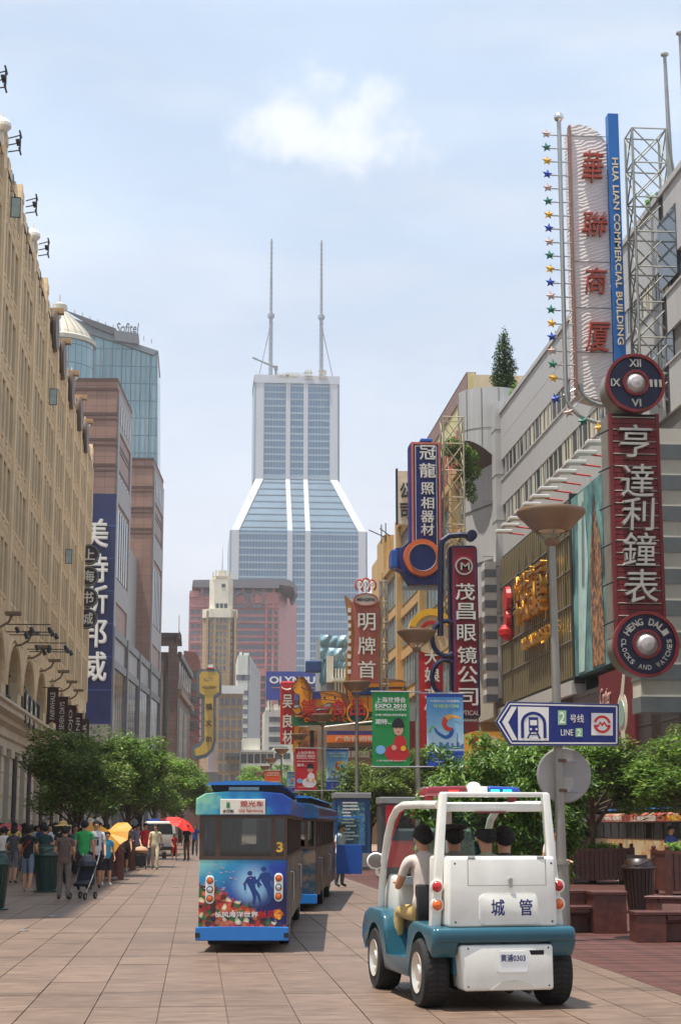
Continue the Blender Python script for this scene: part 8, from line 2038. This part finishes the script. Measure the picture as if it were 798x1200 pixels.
# bamboo thickets behind the cart
M_bamb = leafmat('bamboo_leaf', C(52, 84, 28), C(84, 120, 42), C(140, 166, 70))
def bamboo(label, x, y, n, seed, H=3.7, W=1.2, nl=8500, rz=0):
    rg = random.Random(seed); t = thing('bamboo_clump', label, 'bamboo', (x, y, 0), rz, 'bamboo clumps behind the cart'); cl = []; q = MB()
    for k in range(n):
        a, r = rg.uniform(0, 2*PI), W*0.35*math.sqrt(rg.random()); bx, by = r*math.cos(a), r*math.sin(a); h = H*rg.uniform(0.62, 1.0); lx, ly = bx*1.6+rg.uniform(-.25,.25), by*1.6+rg.uniform(-.25,.25)
        pts = [(bx, by, 0), (bx+(lx-bx)*0.15, by+(ly-by)*0.15, h*0.5), (bx+(lx-bx)*0.5, by+(ly-by)*0.5, h*0.85), (lx, ly, h*0.98)]
        q.tube(pts, [0.018, 0.015, 0.01, 0.004], 5)
        for j in range(8):
            z = h*(0.2+0.8*rg.random()**0.6); f = (z/h)**2; cl.append(((bx+(lx-bx)*f+rg.uniform(-.2,.2), by+(ly-by)*f+rg.uniform(-.2,.2), z), (0.25, 0.25, 0.16)))
    q.build('stems', mat('bamboo_stem', C(116,128,58), 0.6, var=0.15), t, kind='stuff')
    me = leaves(cl, nl, 0.095, rg, 1.6, 0.35); me.materials.append(M_bamb); link('foliage', me, t)
bamboo('feathery bright bamboo clump behind the blue lamp of the cart', 5.3, 33.5, 16, 1, 3.35, 1.7)
bamboo('bamboo clump rising behind the heads in the cart, left of the round sign', 6.35, 33.0, 16, 2, 3.45, 1.7)
bamboo('bamboo clump at the foot of the lamp pole behind the round sign', 7.3, 34.8, 14, 5, 3.0, 1.6)
bamboo('low bamboo clump between the second lamp pole and the cart roof', 6.0, 36.5, 12, 9, 3.0, 1.7)
bamboo('darker bamboo clump in the second row behind the cart', 5.9, 35.2, 18, 21, 3.3, 2.0)
bamboo('darker bamboo clump in the second row, near the round sign', 7.1, 36.4, 18, 23, 3.4, 2.0)
# planting in the boxes, on the roofs
def shrub(name, label, x, y, z, r, n, size, m, seed, cat='shrub', grp=None, stem=True):
    rg = random.Random(seed); t = thing(name, label, cat, (x, y, z), 0, grp)
    cl = [((rg.uniform(-.5,.5)*r[0], rg.uniform(-.5,.5)*r[1], r[2]*rg.uniform(0.35, 1.4)), (r[0]*rg.uniform(.35,.6), r[1]*rg.uniform(.35,.6), r[2]*rg.uniform(.35,.6))) for _ in range(9)]
    me = leaves(cl, n, size, rg, 1.3); me.materials.append(m); link('foliage', me, t)
    if stem: MB().tube([(0,0,0), (0.02,0,r[2])], [0.04*r[2], 0.02*r[2]], 5).build('stem', M_bark, t)
shrub('flower_bed_plants', 'low green and yellow plants filling the planter with the tree', 11.35, 47.6, 0.86, (0.8, 0.5, 0.16), 1500, 0.07, M_leaf2, 4, 'plants', 'low plants in the planters')
shrub('flower_bed_plants', 'bright low plants in the planter at the right edge', 11.85, 39.6, 0.9, (0.8, 0.5, 0.2), 1500, 0.07, M_leaf2, 5, 'plants', 'low plants in the planters')
shrub('flower_bed_plants', 'low plants in the planter behind the yellow umbrella', -3.05, 63, 0.84, (0.7, 0.5, 0.2), 900, 0.08, M_leaf, 6, 'plants', 'low plants in the planters')
# roof garden of the grey store: ivy column, bushes, hanging creeper
p = at(591, 447, 101); rg = random.Random(12); t = thing('ivy_column', 'tall ivy-clad conical evergreen standing on the grey drum roof', 'tree', (p.x, 101, 28.2))
h = Z_(381, 101)-28.2; cl = []
for k in range(26):
    u = k/25; r = (0.72*(1-u**2.4)+0.16)*1.0; cl.append(((rg.uniform(-.1,.1), rg.uniform(-.1,.1), h*u), (r, r, 0.3)))
me = leaves(cl, 6500, 0.14, rg, 1.1, 0.4); me.materials.append(M_ivy); link('foliage', me, t); MB().cyl((0,0,0), (0,0,h*0.93), 0.22, 0.08, 8).build('trunk', M_bark, t)
p = at(629, 425, 90); shrub('roof_shrub', 'round green bush leaning over the grey parapet behind the star column', p.x+0.3, 90, 26.2, (0.75, 0.7, 0.75), 1900, 0.14, M_ivy, 13, 'shrub', 'roof garden shrubs')
p = at(609, 443, 95); shrub('roof_shrub', 'yellow-green roof bush beside the ivy column', p.x, 95, 26.2, (0.7, 0.6, 0.75), 1500, 0.12, M_leaf2, 14, 'shrub', 'roof garden shrubs')
p = at(655, 400, 82); shrub('roof_shrub', 'small bush on the parapet between the ivy column and the star mast', p.x+0.2, 82, 26.2, (0.5, 0.5, 0.6), 700, 0.12, M_ivy, 15, 'shrub', 'roof garden shrubs')
p = at(763, 232, 63); shrub('roof_shrub', 'bush on the parapet right of the steel lattice mast', p.x+0.2, 63.3, 26.2, (0.5, 0.6, 0.55), 900, 0.11, M_leaf2, 16, 'shrub', 'roof garden shrubs')
p = at(737, 275, 66); shrub('roof_shrub', 'bush seen through the steel lattice mast at the parapet', p.x+0.2, 69, 25.8, (0.5, 0.6, 0.6), 900, 0.11, M_ivy, 17, 'shrub', 'roof garden shrubs')
rg = random.Random(18); t = thing('hanging_creeper', 'creeper hanging down the wall between the lattice mast and the grey drum', 'creeper', (17.2, 103, 20)); cl = []
for (px, py, r) in ((530, 520, 0.55), (540, 528, 0.7), (550, 535, 0.6), (535, 540, 0.5), (545, 550, 0.6), (553, 552, 0.6), (546, 562, 0.5), (551, 572, 0.42), (553, 582, 0.35), (549, 578, 0.3), (524, 528, 0.4)):
    p = at(px, py, 96.6); cl.append(((p.x-17.2, 96.6-103, p.z-20), (r, 0.45, r*0.85)))
me = leaves(cl, 5200, 0.12, rg, 1.3, 0.5); me.materials.append(M_leaf); link('foliage', me, t)
MB().tube([(at(530,520,96.9).x-17.2, -6.1, at(530,520,96.9).z-20), (at(552,580,96.9).x-17.2, -6.1, at(552,580,96.9).z-20)], 0.04, 5).build('stem', M_bark, t)

# ---------------------------------------------------------------- people
SKIN = [mat('skin_a', C(198,148,116), 0.6, var=0.05), mat('skin_b', C(176,126,96), 0.6, var=0.05)]
M_hair = mat('black_hair', C(15,13,12), 0.75, var=0.4, vs=30, bump=1.0, bs=60); M_shoe = mat('dark_shoe', C(40,34,32), 0.6, var=0.1); M_shoew = mat('white_shoe', C(214,212,206), 0.6, var=0.05)
def mixp(a, b, t): return tuple(a[i]+(b[i]-a[i])*t for i in range(3))
def body_mesh(name, J, short_pants, long_sleeve=False, fem=False, skirt=False, hands=True):
    """One continuous body grown from a skeleton (Skin + Subdivision). J: joint positions; faces towards -y.
    Material slots: 0 skin, 1 top, 2 trousers, 3 shoes."""
    V, E, Rr, seg = [], [], [], []
    def v(p, r, r2=None): V.append(p); Rr.append((r, r2 or r)); return len(V)-1
    def e(a, b, m): E.append((a, b)); seg.append(m)
    w = 0.92 if fem else 1.0
    pel = v(J['pelvis'], 0.155*w, 0.115); sp = v(mixp(J['pelvis'], J['chest'], 0.5), 0.135*w, 0.105); ch = v(J['chest'], 0.165*w, 0.115); up = v(mixp(J['chest'], J['neck'], 0.62), 0.13*w, 0.09)
    nk = v(J['neck'], 0.052); hb = v(mixp(J['neck'], J['head'], 0.5), 0.07); hd = v(J['head'], 0.098, 0.11); ht = v(tuple(J['head'][i]+(J['head'][i]-J['neck'][i])*0.52 for i in range(3)), 0.078, 0.085)
    e(pel, sp, 1); e(sp, ch, 1); e(ch, up, 1); e(up, nk, 1); e(nk, hb, 0); e(hb, hd, 0); e(hd, ht, 0)
    fw = Vector(J.get('face', (0,-1,0))); ns = v(tuple(Vector(J['head'])+fw*0.112+Vector((0,0,-0.012))), 0.012); e(hd, ns, 0)
    for s in ('L', 'R'):
        sh = v(J['sh'+s], 0.058*w); um = v(mixp(J['sh'+s], J['el'+s], 0.55), 0.048*w); el = v(J['el'+s], 0.039*w); wr = v(J['wr'+s], 0.026*w)
        e(up, sh, 1); e(sh, um, 1); e(um, el, 1 if long_sleeve else 0); e(el, wr, 1 if long_sleeve else 0)
        d = (Vector(J['wr'+s])-Vector(J['el'+s])).normalized(); side = Vector((1 if s == 'R' else -1, 0, 0))
        pm = v(tuple(Vector(J['wr'+s])+d*0.055), 0.03, 0.018); e(wr, pm, 0)
        if hands:
            f2 = Vector((0, -1, 0)) if abs(d.y) < 0.7 else Vector((1, 0, 0))
            for k, (o, L_) in enumerate(((-0.026, 0.075), (-0.009, 0.085), (0.009, 0.08), (0.024, 0.062))):
                a = Vector(J['wr'+s])+d*0.085+f2*o; b_ = a+d*L_*0.5-side*0.012; c_ = b_+d*L_*0.45-side*0.03
                i0, i1, i2 = v(tuple(a), 0.0105), v(tuple(b_), 0.0095), v(tuple(c_), 0.008); e(pm, i0, 0); e(i0, i1, 0); e(i1, i2, 0)
            a = Vector(J['wr'+s])+d*0.045+f2*0.035; b_ = a+d*0.04+f2*0.02-side*0.01; i0, i1 = v(tuple(a), 0.012), v(tuple(b_), 0.009); e(pm, i0, 0); e(i0, i1, 0)
        hp = v(J['hp'+s], 0.098*w); th_ = v(mixp(J['hp'+s], J['kn'+s], 0.5), 0.085*w); kn = v(J['kn'+s], 0.062); cf = v(mixp(J['kn'+s], J['an'+s], 0.35), 0.058 if short_pants else 0.066); an = v(J['an'+s], 0.038 if short_pants else 0.055)
        toe = v(J['to'+s], 0.036, 0.03)
        e(pel, hp, 2); e(hp, th_, 2); e(th_, kn, 2); e(kn, cf, 0 if short_pants else 2); e(cf, an, 0 if short_pants else 2); e(an, toe, 3)
    me = bpy.data.meshes.new(name); me.from_pydata(V, E, []); ob = bpy.data.objects.new(name, me); COL.objects.link(ob)
    sk = ob.modifiers.new('s', 'SKIN'); sk.use_smooth_shade = True; ss = ob.modifiers.new('u', 'SUBSURF'); ss.levels = 1; ss.render_levels = 1
    for i, d in enumerate(me.skin_vertices[0].data): d.radius = Rr[i]; d.use_root = (i == 0)
    dg = bpy.context.evaluated_depsgraph_get(); out = bpy.data.meshes.new_from_object(ob.evaluated_get(dg)); out.name = name
    bpy.data.objects.remove(ob)
    SV = [Vector(p) for p in V]
    mi = []
    for p in out.polygons:
        c = p.center; best, bm_ = 1e9, 1
        for (a, b_), m in zip(E, seg):
            pa, pb = SV[a], SV[b_]; d = pb-pa; t = max(0, min(1, (c-pa).dot(d)/max(d.length_squared, 1e-9))); q = (c-(pa+d*t)).length - (Rr[a][0]*(1-t)+Rr[b_][0]*t)*0.8
            if q < best: best, bm_ = q, m
        if bm_ == 1 and c.z < J['pelvis'][2]-0.03 and (c-SV[0]).length < 0.25: bm_ = 2
        mi.append(bm_)
    out.materials.clear()
    for m in (SKIN[0], M_letter, M_black, M_shoe): out.materials.append(m)
    out.polygons.foreach_set('material_index', mi); out.polygons.foreach_set('use_smooth', [True]*len(mi)); out.update()
    return out
def stand(stride=0.0, arm=0.0, bend=0.0, lean=0.0, h=1.0, elb=None):
    J = dict(pelvis=(0,0,0.93), chest=(0,-lean*0.3,1.25), neck=(0,-lean*0.6+0.01,1.47), head=(0,-lean*0.8-0.02,1.61))
    for s, k in (('L', -1), ('R', 1)):
        st = stride*k; J['sh'+s] = (k*0.175, -lean*0.5, 1.40); J['el'+s] = (k*0.225, -lean*0.4+st*0.25*arm+0.02, 1.12); J['wr'+s] = (k*(0.235-bend*0.05), -lean*0.4+st*0.6*arm-0.05-bend*0.22, 0.88+bend*0.20)
        J['hp'+s] = (k*0.085, 0.0, 0.88); J['kn'+s] = (k*0.10, -st*0.5-0.02-abs(stride)*0.1, 0.49); J['an'+s] = (k*0.105, -st*0.9+0.03, 0.085+max(0, -st)*0.12); J['to'+s] = (k*0.12, -st*0.9-0.12, 0.035+max(0, -st)*0.03)
    return J
def sit(arm_out=0.0):
    J = dict(pelvis=(0,0.08,0.10), chest=(0,0.03,0.42), neck=(0,-0.02,0.64), head=(0,-0.05,0.79))
    for s, k in (('L', -1), ('R', 1)):
        J['sh'+s] = (k*0.185, 0.0, 0.57); J['el'+s] = (k*0.25, -0.10, 0.31); J['wr'+s] = (k*0.17, -0.33, 0.34)
        J['hp'+s] = (k*0.09, 0.04, 0.06); J['kn'+s] = (k*0.13, -0.38, 0.07); J['an'+s] = (k*0.13, -0.42, -0.30); J['to'+s] = (k*0.14, -0.57, -0.345)
    return J
BM = {
 'stand_long': (body_mesh('body', stand(0.02, 0, 0.0), False), stand()['head']),
 'stand_short': (body_mesh('body', stand(0.05, 0, 0.2), True), stand()['head']),
 'walk_long': (body_mesh('body', stand(0.24, 1.0, 0.3), False), stand()['head']),
 'walk_short': (body_mesh('body', stand(-0.22, 1.0, 0.1), True), stand()['head']),
 'arm_bent': (body_mesh('body', stand(0.03, 0, 1.0, 0.06), False), stand(lean=0.06)['head']),
 'woman_short': (body_mesh('body', stand(0.10, 0.6, 0.4), True, fem=True), stand()['head']),
 'woman_long': (body_mesh('body', stand(-0.04, 0.2, 0.6), False, long_sleeve=True, fem=True), stand()['head']),
 'sit': (body_mesh('body', sit(), False), sit()['head']),
}
def hair_mesh(kind):
    q = MB(); n = 14; prof = []
    # cap over the crown and the back of the head, open at the face
    vs, fs = [], []; R0 = (0.103, 0.117, 0.126)
    low = {'short': -0.62, 'bob': -0.9, 'long': -1.0, 'bald': -0.45}[kind]
    m_, k_ = 16, 9
    for j in range(k_+1):
        for i in range(m_):
            a = 2*PI*i/m_; back = (1+math.sin(a))/2        # +y is the back of the head
            bot = 0.35*(1-back)+low*back; zt_ = 0.62 if kind == 'bald' else 1.0; z = zt_-(zt_-bot)*(j/k_); z = max(-0.98, z)
            r = math.sqrt(max(0, 1-z*z)) if z > 0 else (1.0 if kind in ('bob', 'long') else math.sqrt(max(0, 1-z*z*0.96))*(1-0.10*(j == k_)))
            drop = -0.12 if (kind == 'long' and j == k_ and back > 0.4) else 0
            wob = 1+0.05*math.sin(a*5+j)+0.035*math.sin(a*3-j*1.7)
            vs.append((R0[0]*r*math.cos(a)*wob, R0[1]*r*math.sin(a)*wob+0.012, R0[2]*z+0.012+drop))
    for j in range(k_):
        for i in range(m_): fs.append((j*m_+i, j*m_+(i+1) % m_, (j+1)*m_+(i+1) % m_, (j+1)*m_+i))
    return MB().add(vs, fs).mesh('hair', M_hair, True)
HM = {k: hair_mesh(k) for k in ('short', 'bob', 'long', 'bald')}
EYE = MB().ball((-0.032, -0.098, 0.004), 0.011, 8).ball((0.032, -0.098, 0.004), 0.011, 8).mesh('eyes', M_hair)
MOU = MB().ball((0, -0.097, -0.052), 0.02, 8, sc=(1, 0.35, 0.28)).mesh('mouth', mat('lip', C(150,80,70), 0.6))
EAR = MB().ball((-0.088, 0.005, -0.005), 0.022, 8, sc=(0.4, 0.7, 1)).ball((0.088, 0.005, -0.005), 0.022, 8, sc=(0.4, 0.7, 1)).mesh('ears', SKIN[0])
CLO = {}
def cloth_c(rgb):
    k = 'cloth_%d_%d_%d' % rgb
    return mat(k, C(*rgb), 0.8, var=0.12, vs=9)
def person(label, x, y, rz, pose, top, pants, hair='short', h=1.70, z=0.0, skin=0, shoe=None, grp=None, cat='person', detail=True, sit_=False):
    t = thing('person', label, 'person', (x, y, z), rz, grp); s = h/1.73*(0.955 if sit_ else 1); t.scale = (s*random.Random(label).uniform(0.97, 1.06), s, s)
    me, hd = BM[pose]; o = link('body', me, t)
    for i, m in enumerate((SKIN[skin], cloth_c(top), cloth_c(pants), shoe or M_shoe)):
        o.material_slots[i].link = 'OBJECT'; o.material_slots[i].material = m
    link('hair', HM[hair], t, mat=T(*hd))
    if detail:
        for nm, me_ in (('eyes', EYE), ('mouth', MOU), ('ears', EAR)): link(nm, me_, t, mat=T(*hd))
    return t
S_, N_ = 0.0, PI     # rz 0 faces the camera, PI faces away
# the ones that can be told apart
wp = person('man in a white printed T-shirt and black shorts walking towards the camera', -2.55, 44.0, 0.1, 'walk_short', (214,212,214), (24,24,28), h=1.74)
hd0 = stand()
MB().box(-0.09, 0.07, -0.128, -0.122, 1.28, 1.31).box(-0.07, -0.02, -0.128, -0.122, 1.08, 1.24).box(0.01, 0.06, -0.128, -0.122, 1.10, 1.25).build('printed_motif', M_black, wp)
g = person('person in a brown patterned blouse and grey trousers, back turned, beside the pushchair', -2.88, 37.9, N_, 'arm_bent', (96,78,72), (112,104,96), 'short', 1.60)
MB().lathe([(0.150, 0.86), (0.162, 0.93), (0.158, 1.0)], n=16).build('patterned_hem', mat('hem_print', C(130,104,96), 0.8, var=0.4, vs=30, two=C(70,54,50)), g)
person('man in a bright green T-shirt seen from behind', -2.80, 43.2, N_, 'stand_long', (44,160,84), (40,40,46), h=1.74)
wb_ = person('woman in a black top with a red shoulder strap and denim shorts, back turned', -4.10, 42.3, N_-0.3, 'woman_short', (24,22,26), (110,128,150), 'bob', 1.62, shoe=M_shoew)
MB().tube([(-0.17, 0.0, 1.43), (-0.05, 0.12, 1.28), (0.10, 0.125, 1.10), (0.17, 0.05, 0.98)], 0.012, 5).build('shoulder_strap', M_red, wb_)
ph = person('person in a dark shirt wearing a wide straw hat', -3.68, 47.5, N_, 'stand_long', (38,32,30), (28,26,28), h=1.68)
MB().lathe([(0.0, 0.13), (0.06, 0.13), (0.10, 0.10), (0.115, 0.03), (0.24, 0.0), (0.25, -0.012), (0.12, 0.01), (0.0, 0.03)], (0, -0.02, 1.66), 28).build('straw_hat', mat('straw', C(206,170,106), 0.8, var=0.12, vs=20), ph, smooth=True)
person('person in a dark green top standing behind the second green litter bin', -4.05, 46.3, N_, 'stand_long', (20,56,56), (30,30,34), h=1.62)
ub = person('boy in a light blue shirt and dark shorts half hidden behind the man in white', -2.42, 46.8, 0.4, 'stand_short', (60,150,180), (30,34,50), h=1.45, shoe=M_shoew)
cw = person('woman in a cream blouse and beige trousers carrying a black handbag', -1.50, 63.5, -0.1, 'walk_long', (206,194,160), (190,176,148), 'short', 1.66)
MB().rbox(0.26, 0.42, -0.10, 0.02, 0.42, 0.68, 0.02).tube([(0.28, -0.04, 0.66), (0.26, -0.1, 0.84), (0.38, -0.04, 0.67)], 0.01, 5).build('handbag', M_black, cw)
person('woman in a dark olive shirt and black shorts walking in front of the planter', -2.48, 60, 0.15, 'walk_short', (70,60,46), (26,24,26), 'bob', 1.62, shoe=M_shoew)
person('person in a red shirt behind the woman in cream', -1.95, 66.5, 0.2, 'walk_long', (190,36,44), (60,58,70), 'short', 1.70)
bk = person('man in a black T-shirt and brown trousers under the red umbrella', -0.42, 79.5, -0.5, 'stand_long', (26,28,32), (92,72,54), 'short', 1.66)
person('child in a red dress beside the red umbrella', -1.00, 80.5, 0.5, 'woman_short', (200,40,40), (200,40,40), 'bob', 1.25)
person('person in a pale violet shirt left of the red-shirted one', -2.28, 67.5, 0.0, 'stand_long', (150,150,180), (70,74,90), h=1.66)
person('woman in a white blouse looking down between the tree trunk and the planter', -3.10, 70, 0.1, 'arm_bent', (214,214,220), (90,90,100), 'bob', 1.60)
person('person in blue at the far edge of the crowd by the tram', -0.05, 92, 0.0, 'walk_long', (40,70,130), (60,60,64), h=1.70)
person('attendant in a white shirt and cap behind the open tram door', 3.83, 45.2, 0.9, 'arm_bent', (220,220,216), (70,72,80), 'short', 1.66)
person('person in a white shirt sitting far behind the kiosks', 7.6, 66, 0.2, 'stand_long', (224,216,216), (60,50,50), 'bob', 1.50)
person('person in a pale pink top standing half hidden by the lamp pole', 6.45, 30.5, 0.6, 'arm_bent', (226,210,206), (170,140,90), 'short', 1.56)
# crowd behind: rows of standing people
CT = [('white', (212,212,214)), ('black', (28,28,32)), ('dark grey', (74,74,78)), ('navy blue', (34,44,80)), ('pale blue', (140,164,196)), ('cream', (206,198,170)), ('dull pink', (190,130,136)), ('brown', (96,72,56)), ('pale grey', (190,190,194)), ('lilac', (170,160,194)), ('off-white', (222,216,204)), ('yellow', (206,176,96)), ('pale green', (170,200,176)), ('orange', (206,110,60))]
rgc = random.Random(31); n = 0
COMBO = []
for _ in range(4):
    cc_ = [(a, b_, h_) for a, b_ in CT for h_ in ('short', 'bob', 'long')]; rgc.shuffle(cc_); COMBO.append(cc_)
for row, (Y, x0, x1, st) in enumerate([(49.5, -6.0, -3.3, 0.42), (55, -6.6, -3.4, 0.44), (60, -7.4, -3.6, 0.46), (66, -8.2, -3.2, 0.46), (73, -9.0, -2.8, 0.5), (82, -9.8, -2.7, 0.5), (92, -10.0, -2.9, 0.46), (104, -10.2, -2.2, 0.46)]):
    x = x0
    while x < x1:
        yy = Y+rgc.uniform(-1.6, 1.6); xx = x+rgc.uniform(-.15, .15)
        nm, c, hr = COMBO[row//2].pop() if COMBO[row//2] else (CT[n % 14][0], CT[n % 14][1], 'short'); pose = rgc.choice(['stand_long', 'stand_short', 'walk_long', 'arm_bent', 'woman_long', 'woman_short'])
        where = ['near the green litter bins', 'before the cream columns', 'under the left street trees', 'at the back of the crowd'][row//2]
        person('%s-haired person in a %s top %s' % ({'short': 'short', 'bob': 'bob', 'long': 'long'}[hr], nm, where), xx, yy, rgc.choice([N_, N_, 0.2, -0.3, 1.4, -1.5])+rgc.uniform(-.3,.3), pose, c, rgc.choice([(40,42,50), (70,66,60), (100,104,116), (30,28,30)]), hr, rgc.uniform(1.52, 1.74),
               skin=rgc.randrange(2), grp='people standing in the crowd on the left', detail=(row < 3)); n += 1
        x += st*rgc.uniform(0.8, 1.25)
for i, (x, y, c, lab) in enumerate([(13.1, 43.9, (200,90,80), 'person in a red top waiting by the standing tram'), (12.6, 44.3, (60,80,140), 'person in a blue top waiting by the standing tram'), (13.4, 41.6, (130,40,36), 'person in a maroon top at the right edge beside the tram'), (10.3, 52.0, (190,140,110), 'person in a tan top left of the planter tree trunk'), (9.7, 52.8, (40,40,46), 'person in a black top left of the planter tree trunk')]):
    person(lab, x, y, 0.5*i, 'stand_long', c, (60,60,70), h=1.6, grp=None)
# four people riding in the cart (its frame is turned by 7.3 degrees)
A_ = R_(7.3)
def incart(lx, ly, lz):
    lz = lz+0.01; lx *= 0.955; ly *= 0.955
    return (2.69+lx*math.cos(A_)-ly*math.sin(A_), 15.5+lx*math.sin(A_)+ly*math.cos(A_), lz)
def rider(label, lx, ly, lz, top, pants, hair, turn=0.0, skin=0, h=1.7):
    x, y, z = incart(lx, ly, lz); return person(label, x, y, N_+A_+turn, 'sit', top, pants, hair, h, z, skin)
rider('driver of the patrol cart in a light shirt with both hands forward', -0.36, 1.05, 0.70, (196,182,172), (176,150,96), 'short', 0.1, 1)
pc = rider('passenger with a flat dark cap beside the driver of the patrol cart', -0.02, 1.12, 0.70, (120,116,112), (40,42,56), 'short', -0.25, 1)
MB().lathe([(0.0, 0.06), (0.13, 0.05), (0.14, 0.02), (0.11, 0.0), (0.0, 0.0)], (0, -0.06, 0.87), 20).build('flat_cap', mat('charcoal_cap', C(44,40,38), 0.8, var=0.1), pc, smooth=True)
rider('balding rear passenger of the patrol cart', 0.08, 0.30, 0.70, (150,150,130), (50,50,60), 'bald', 0.05, 1)
rider('black-haired rear passenger at the right side of the patrol cart', 0.30, 0.42, 0.69, (50,60,54), (50,50,60), 'short', -0.1)
# umbrellas, pushchair, barrow
def umbrella(label, x, y, z, r, tilt, az, m, pole=0.9):
    t = thing('umbrella', label, 'umbrella', (x, y, z)); M = RZ(az) @ RX(tilt); q = MB(); n = 8; vs, fs = [(0,0,r*0.42)], []
    for j in range(1, 5):
        for i in range(n*2):
            a = 2*PI*i/(n*2); rr = r*j/4*(1.0 if i % 2 == 0 else 0.95); vs.append((rr*math.cos(a), rr*math.sin(a), r*0.42*math.cos(j/4*PI/2*0.98)-(0.0 if i % 2 == 0 else -0.02*j)))
    for i in range(n*2): fs.append((0, 1+i, 1+(i+1) % (n*2)))
    for j in range(3):
        for i in range(n*2): fs.append((1+j*n*2+i, 1+(j+1)*n*2+i, 1+(j+1)*n*2+(i+1) % (n*2), 1+j*n*2+(i+1) % (n*2)))
    q.add(vs, fs).build('canopy', m, t, mat=M, smooth=False)
    MB().cyl((0,0,-pole), (0,0,r*0.48), 0.01, n=6).build('shaft', M_steel, t, mat=M)
    for k in range(n): a = 2*PI*k/n; MB().cyl((0,0,r*0.3), (r*0.96*math.cos(a), r*0.96*math.sin(a), 0.005), 0.004, n=4).build('rib', M_steel, t, mat=M)
p = gnd(0, 0) if False else None
umbrella('yellow umbrella tilted sideways behind the man in the white T-shirt', -2.30, 48.5, 1.22, 0.62, R_(50), R_(-50), mat('umbrella_ochre', C(196,136,36), 0.6, var=0.06), 0.55)
umbrella('second ochre umbrella half hidden behind the head of the man in white', -2.85, 49.2, 1.42, 0.48, R_(30), R_(60), MC['umbrella_ochre'], 0.5)
umbrella('bright red umbrella held over the man in black', -0.75, 79.8, 1.62, 0.75, R_(28), R_(60), mat('umbrella_red', C(220,40,24), 0.6, var=0.05), 0.7)
umbrella('pink umbrella low in the crowd in front of the cream columns', -6.35, 59.0, 1.50, 0.42, R_(15), 0.3, mat('umbrella_pink', C(206,90,96), 0.6, var=0.05), 0.4)
pu = thing('pushchair', 'dark folding pushchair with small twin wheels beside the person in grey trousers', 'pushchair', (-2.48, 38.3, 0), R_(160))
M_pf = mat('pushchair_cloth', C(32,36,50), 0.8, var=0.15, vs=8)
MB().rprism([(-0.22,0.30), (0.12,0.28), (0.20,0.34), (-0.10,0.42), (-0.20,0.85), (-0.28,0.84)], 'x', -0.17, 0.17, 0.015, 2).build('seat', M_pf, pu)
MB().lathe([(0.0,0.26),(0.12,0.22),(0.2,0.1),(0.22,0)], (0,-0.2,0.72), 12).build('hood', M_pf, pu)
for s in (-1, 1):
    MB().tube([(s*0.2,-0.42,1.0), (s*0.2,-0.30,0.8), (s*0.19,0.0,0.4), (s*0.18,0.30,0.1)], 0.012, 6).tube([(s*0.19,-0.2,0.62), (s*0.18,-0.26,0.1)], 0.012, 6).build('frame', M_galv, pu)
    for y in (0.30, -0.26):
        o = MB().lathe([(0.045,-0.015),(0.075,-0.018),(0.08,0),(0.075,0.018),(0.045,0.015)], n=16, ax='x').build('wheel', M_rubber, pu, mat=T(s*0.18, y, 0.08)); MB().lathe([(0,-0.012),(0.045,-0.012),(0.045,0.012),(0,0.012)], n=10, ax='x').build('hub', M_galv, o)
bw = thing('luggage_trolley', 'dark trolley with a light bundle between the walkers by the planter', 'trolley', (-2.05, 64.5, 0))
MB().rbox(-0.2, 0.2, -0.25, 0.25, 0.12, 0.55, 0.04).build('bag', M_black, bw); MB().ball((0, -0.05, 0.7), 0.25, 12, sc=(1.1, 0.9, 0.6)).build('bundle', mat('tan_cloth', C(190,150,116), 0.8, var=0.2, vs=6), bw, smooth=True)
for s in (-1, 1): MB().lathe([(0.02,-0.02),(0.07,-0.02),(0.07,0.02),(0.02,0.02)], n=12, ax='x').build('wheel', M_rubber, bw, mat=T(s*0.2, -0.2, 0.07))
# ---------------------------------------------------------------- haze
hz = MB().box(-920, 920, -80, 1620, -1.7, 345).build('haze', [], kind='stuff')
hm = bpy.data.materials.new('haze_air'); hm.use_nodes = True
hn, hl = hm.node_tree.nodes, hm.node_tree.links; hn.clear()
pvn = hn.new('ShaderNodeVolumePrincipled'); pvn.inputs['Density'].default_value = 0.00019; pvn.inputs['Color'].default_value = (0.86, 0.90, 0.96, 1); pvn.inputs['Anisotropy'].default_value = 0.2
oh = hn.new('ShaderNodeOutputMaterial'); hl.new(pvn.outputs[0], oh.inputs['Volume'])
hz.data.materials.append(hm)
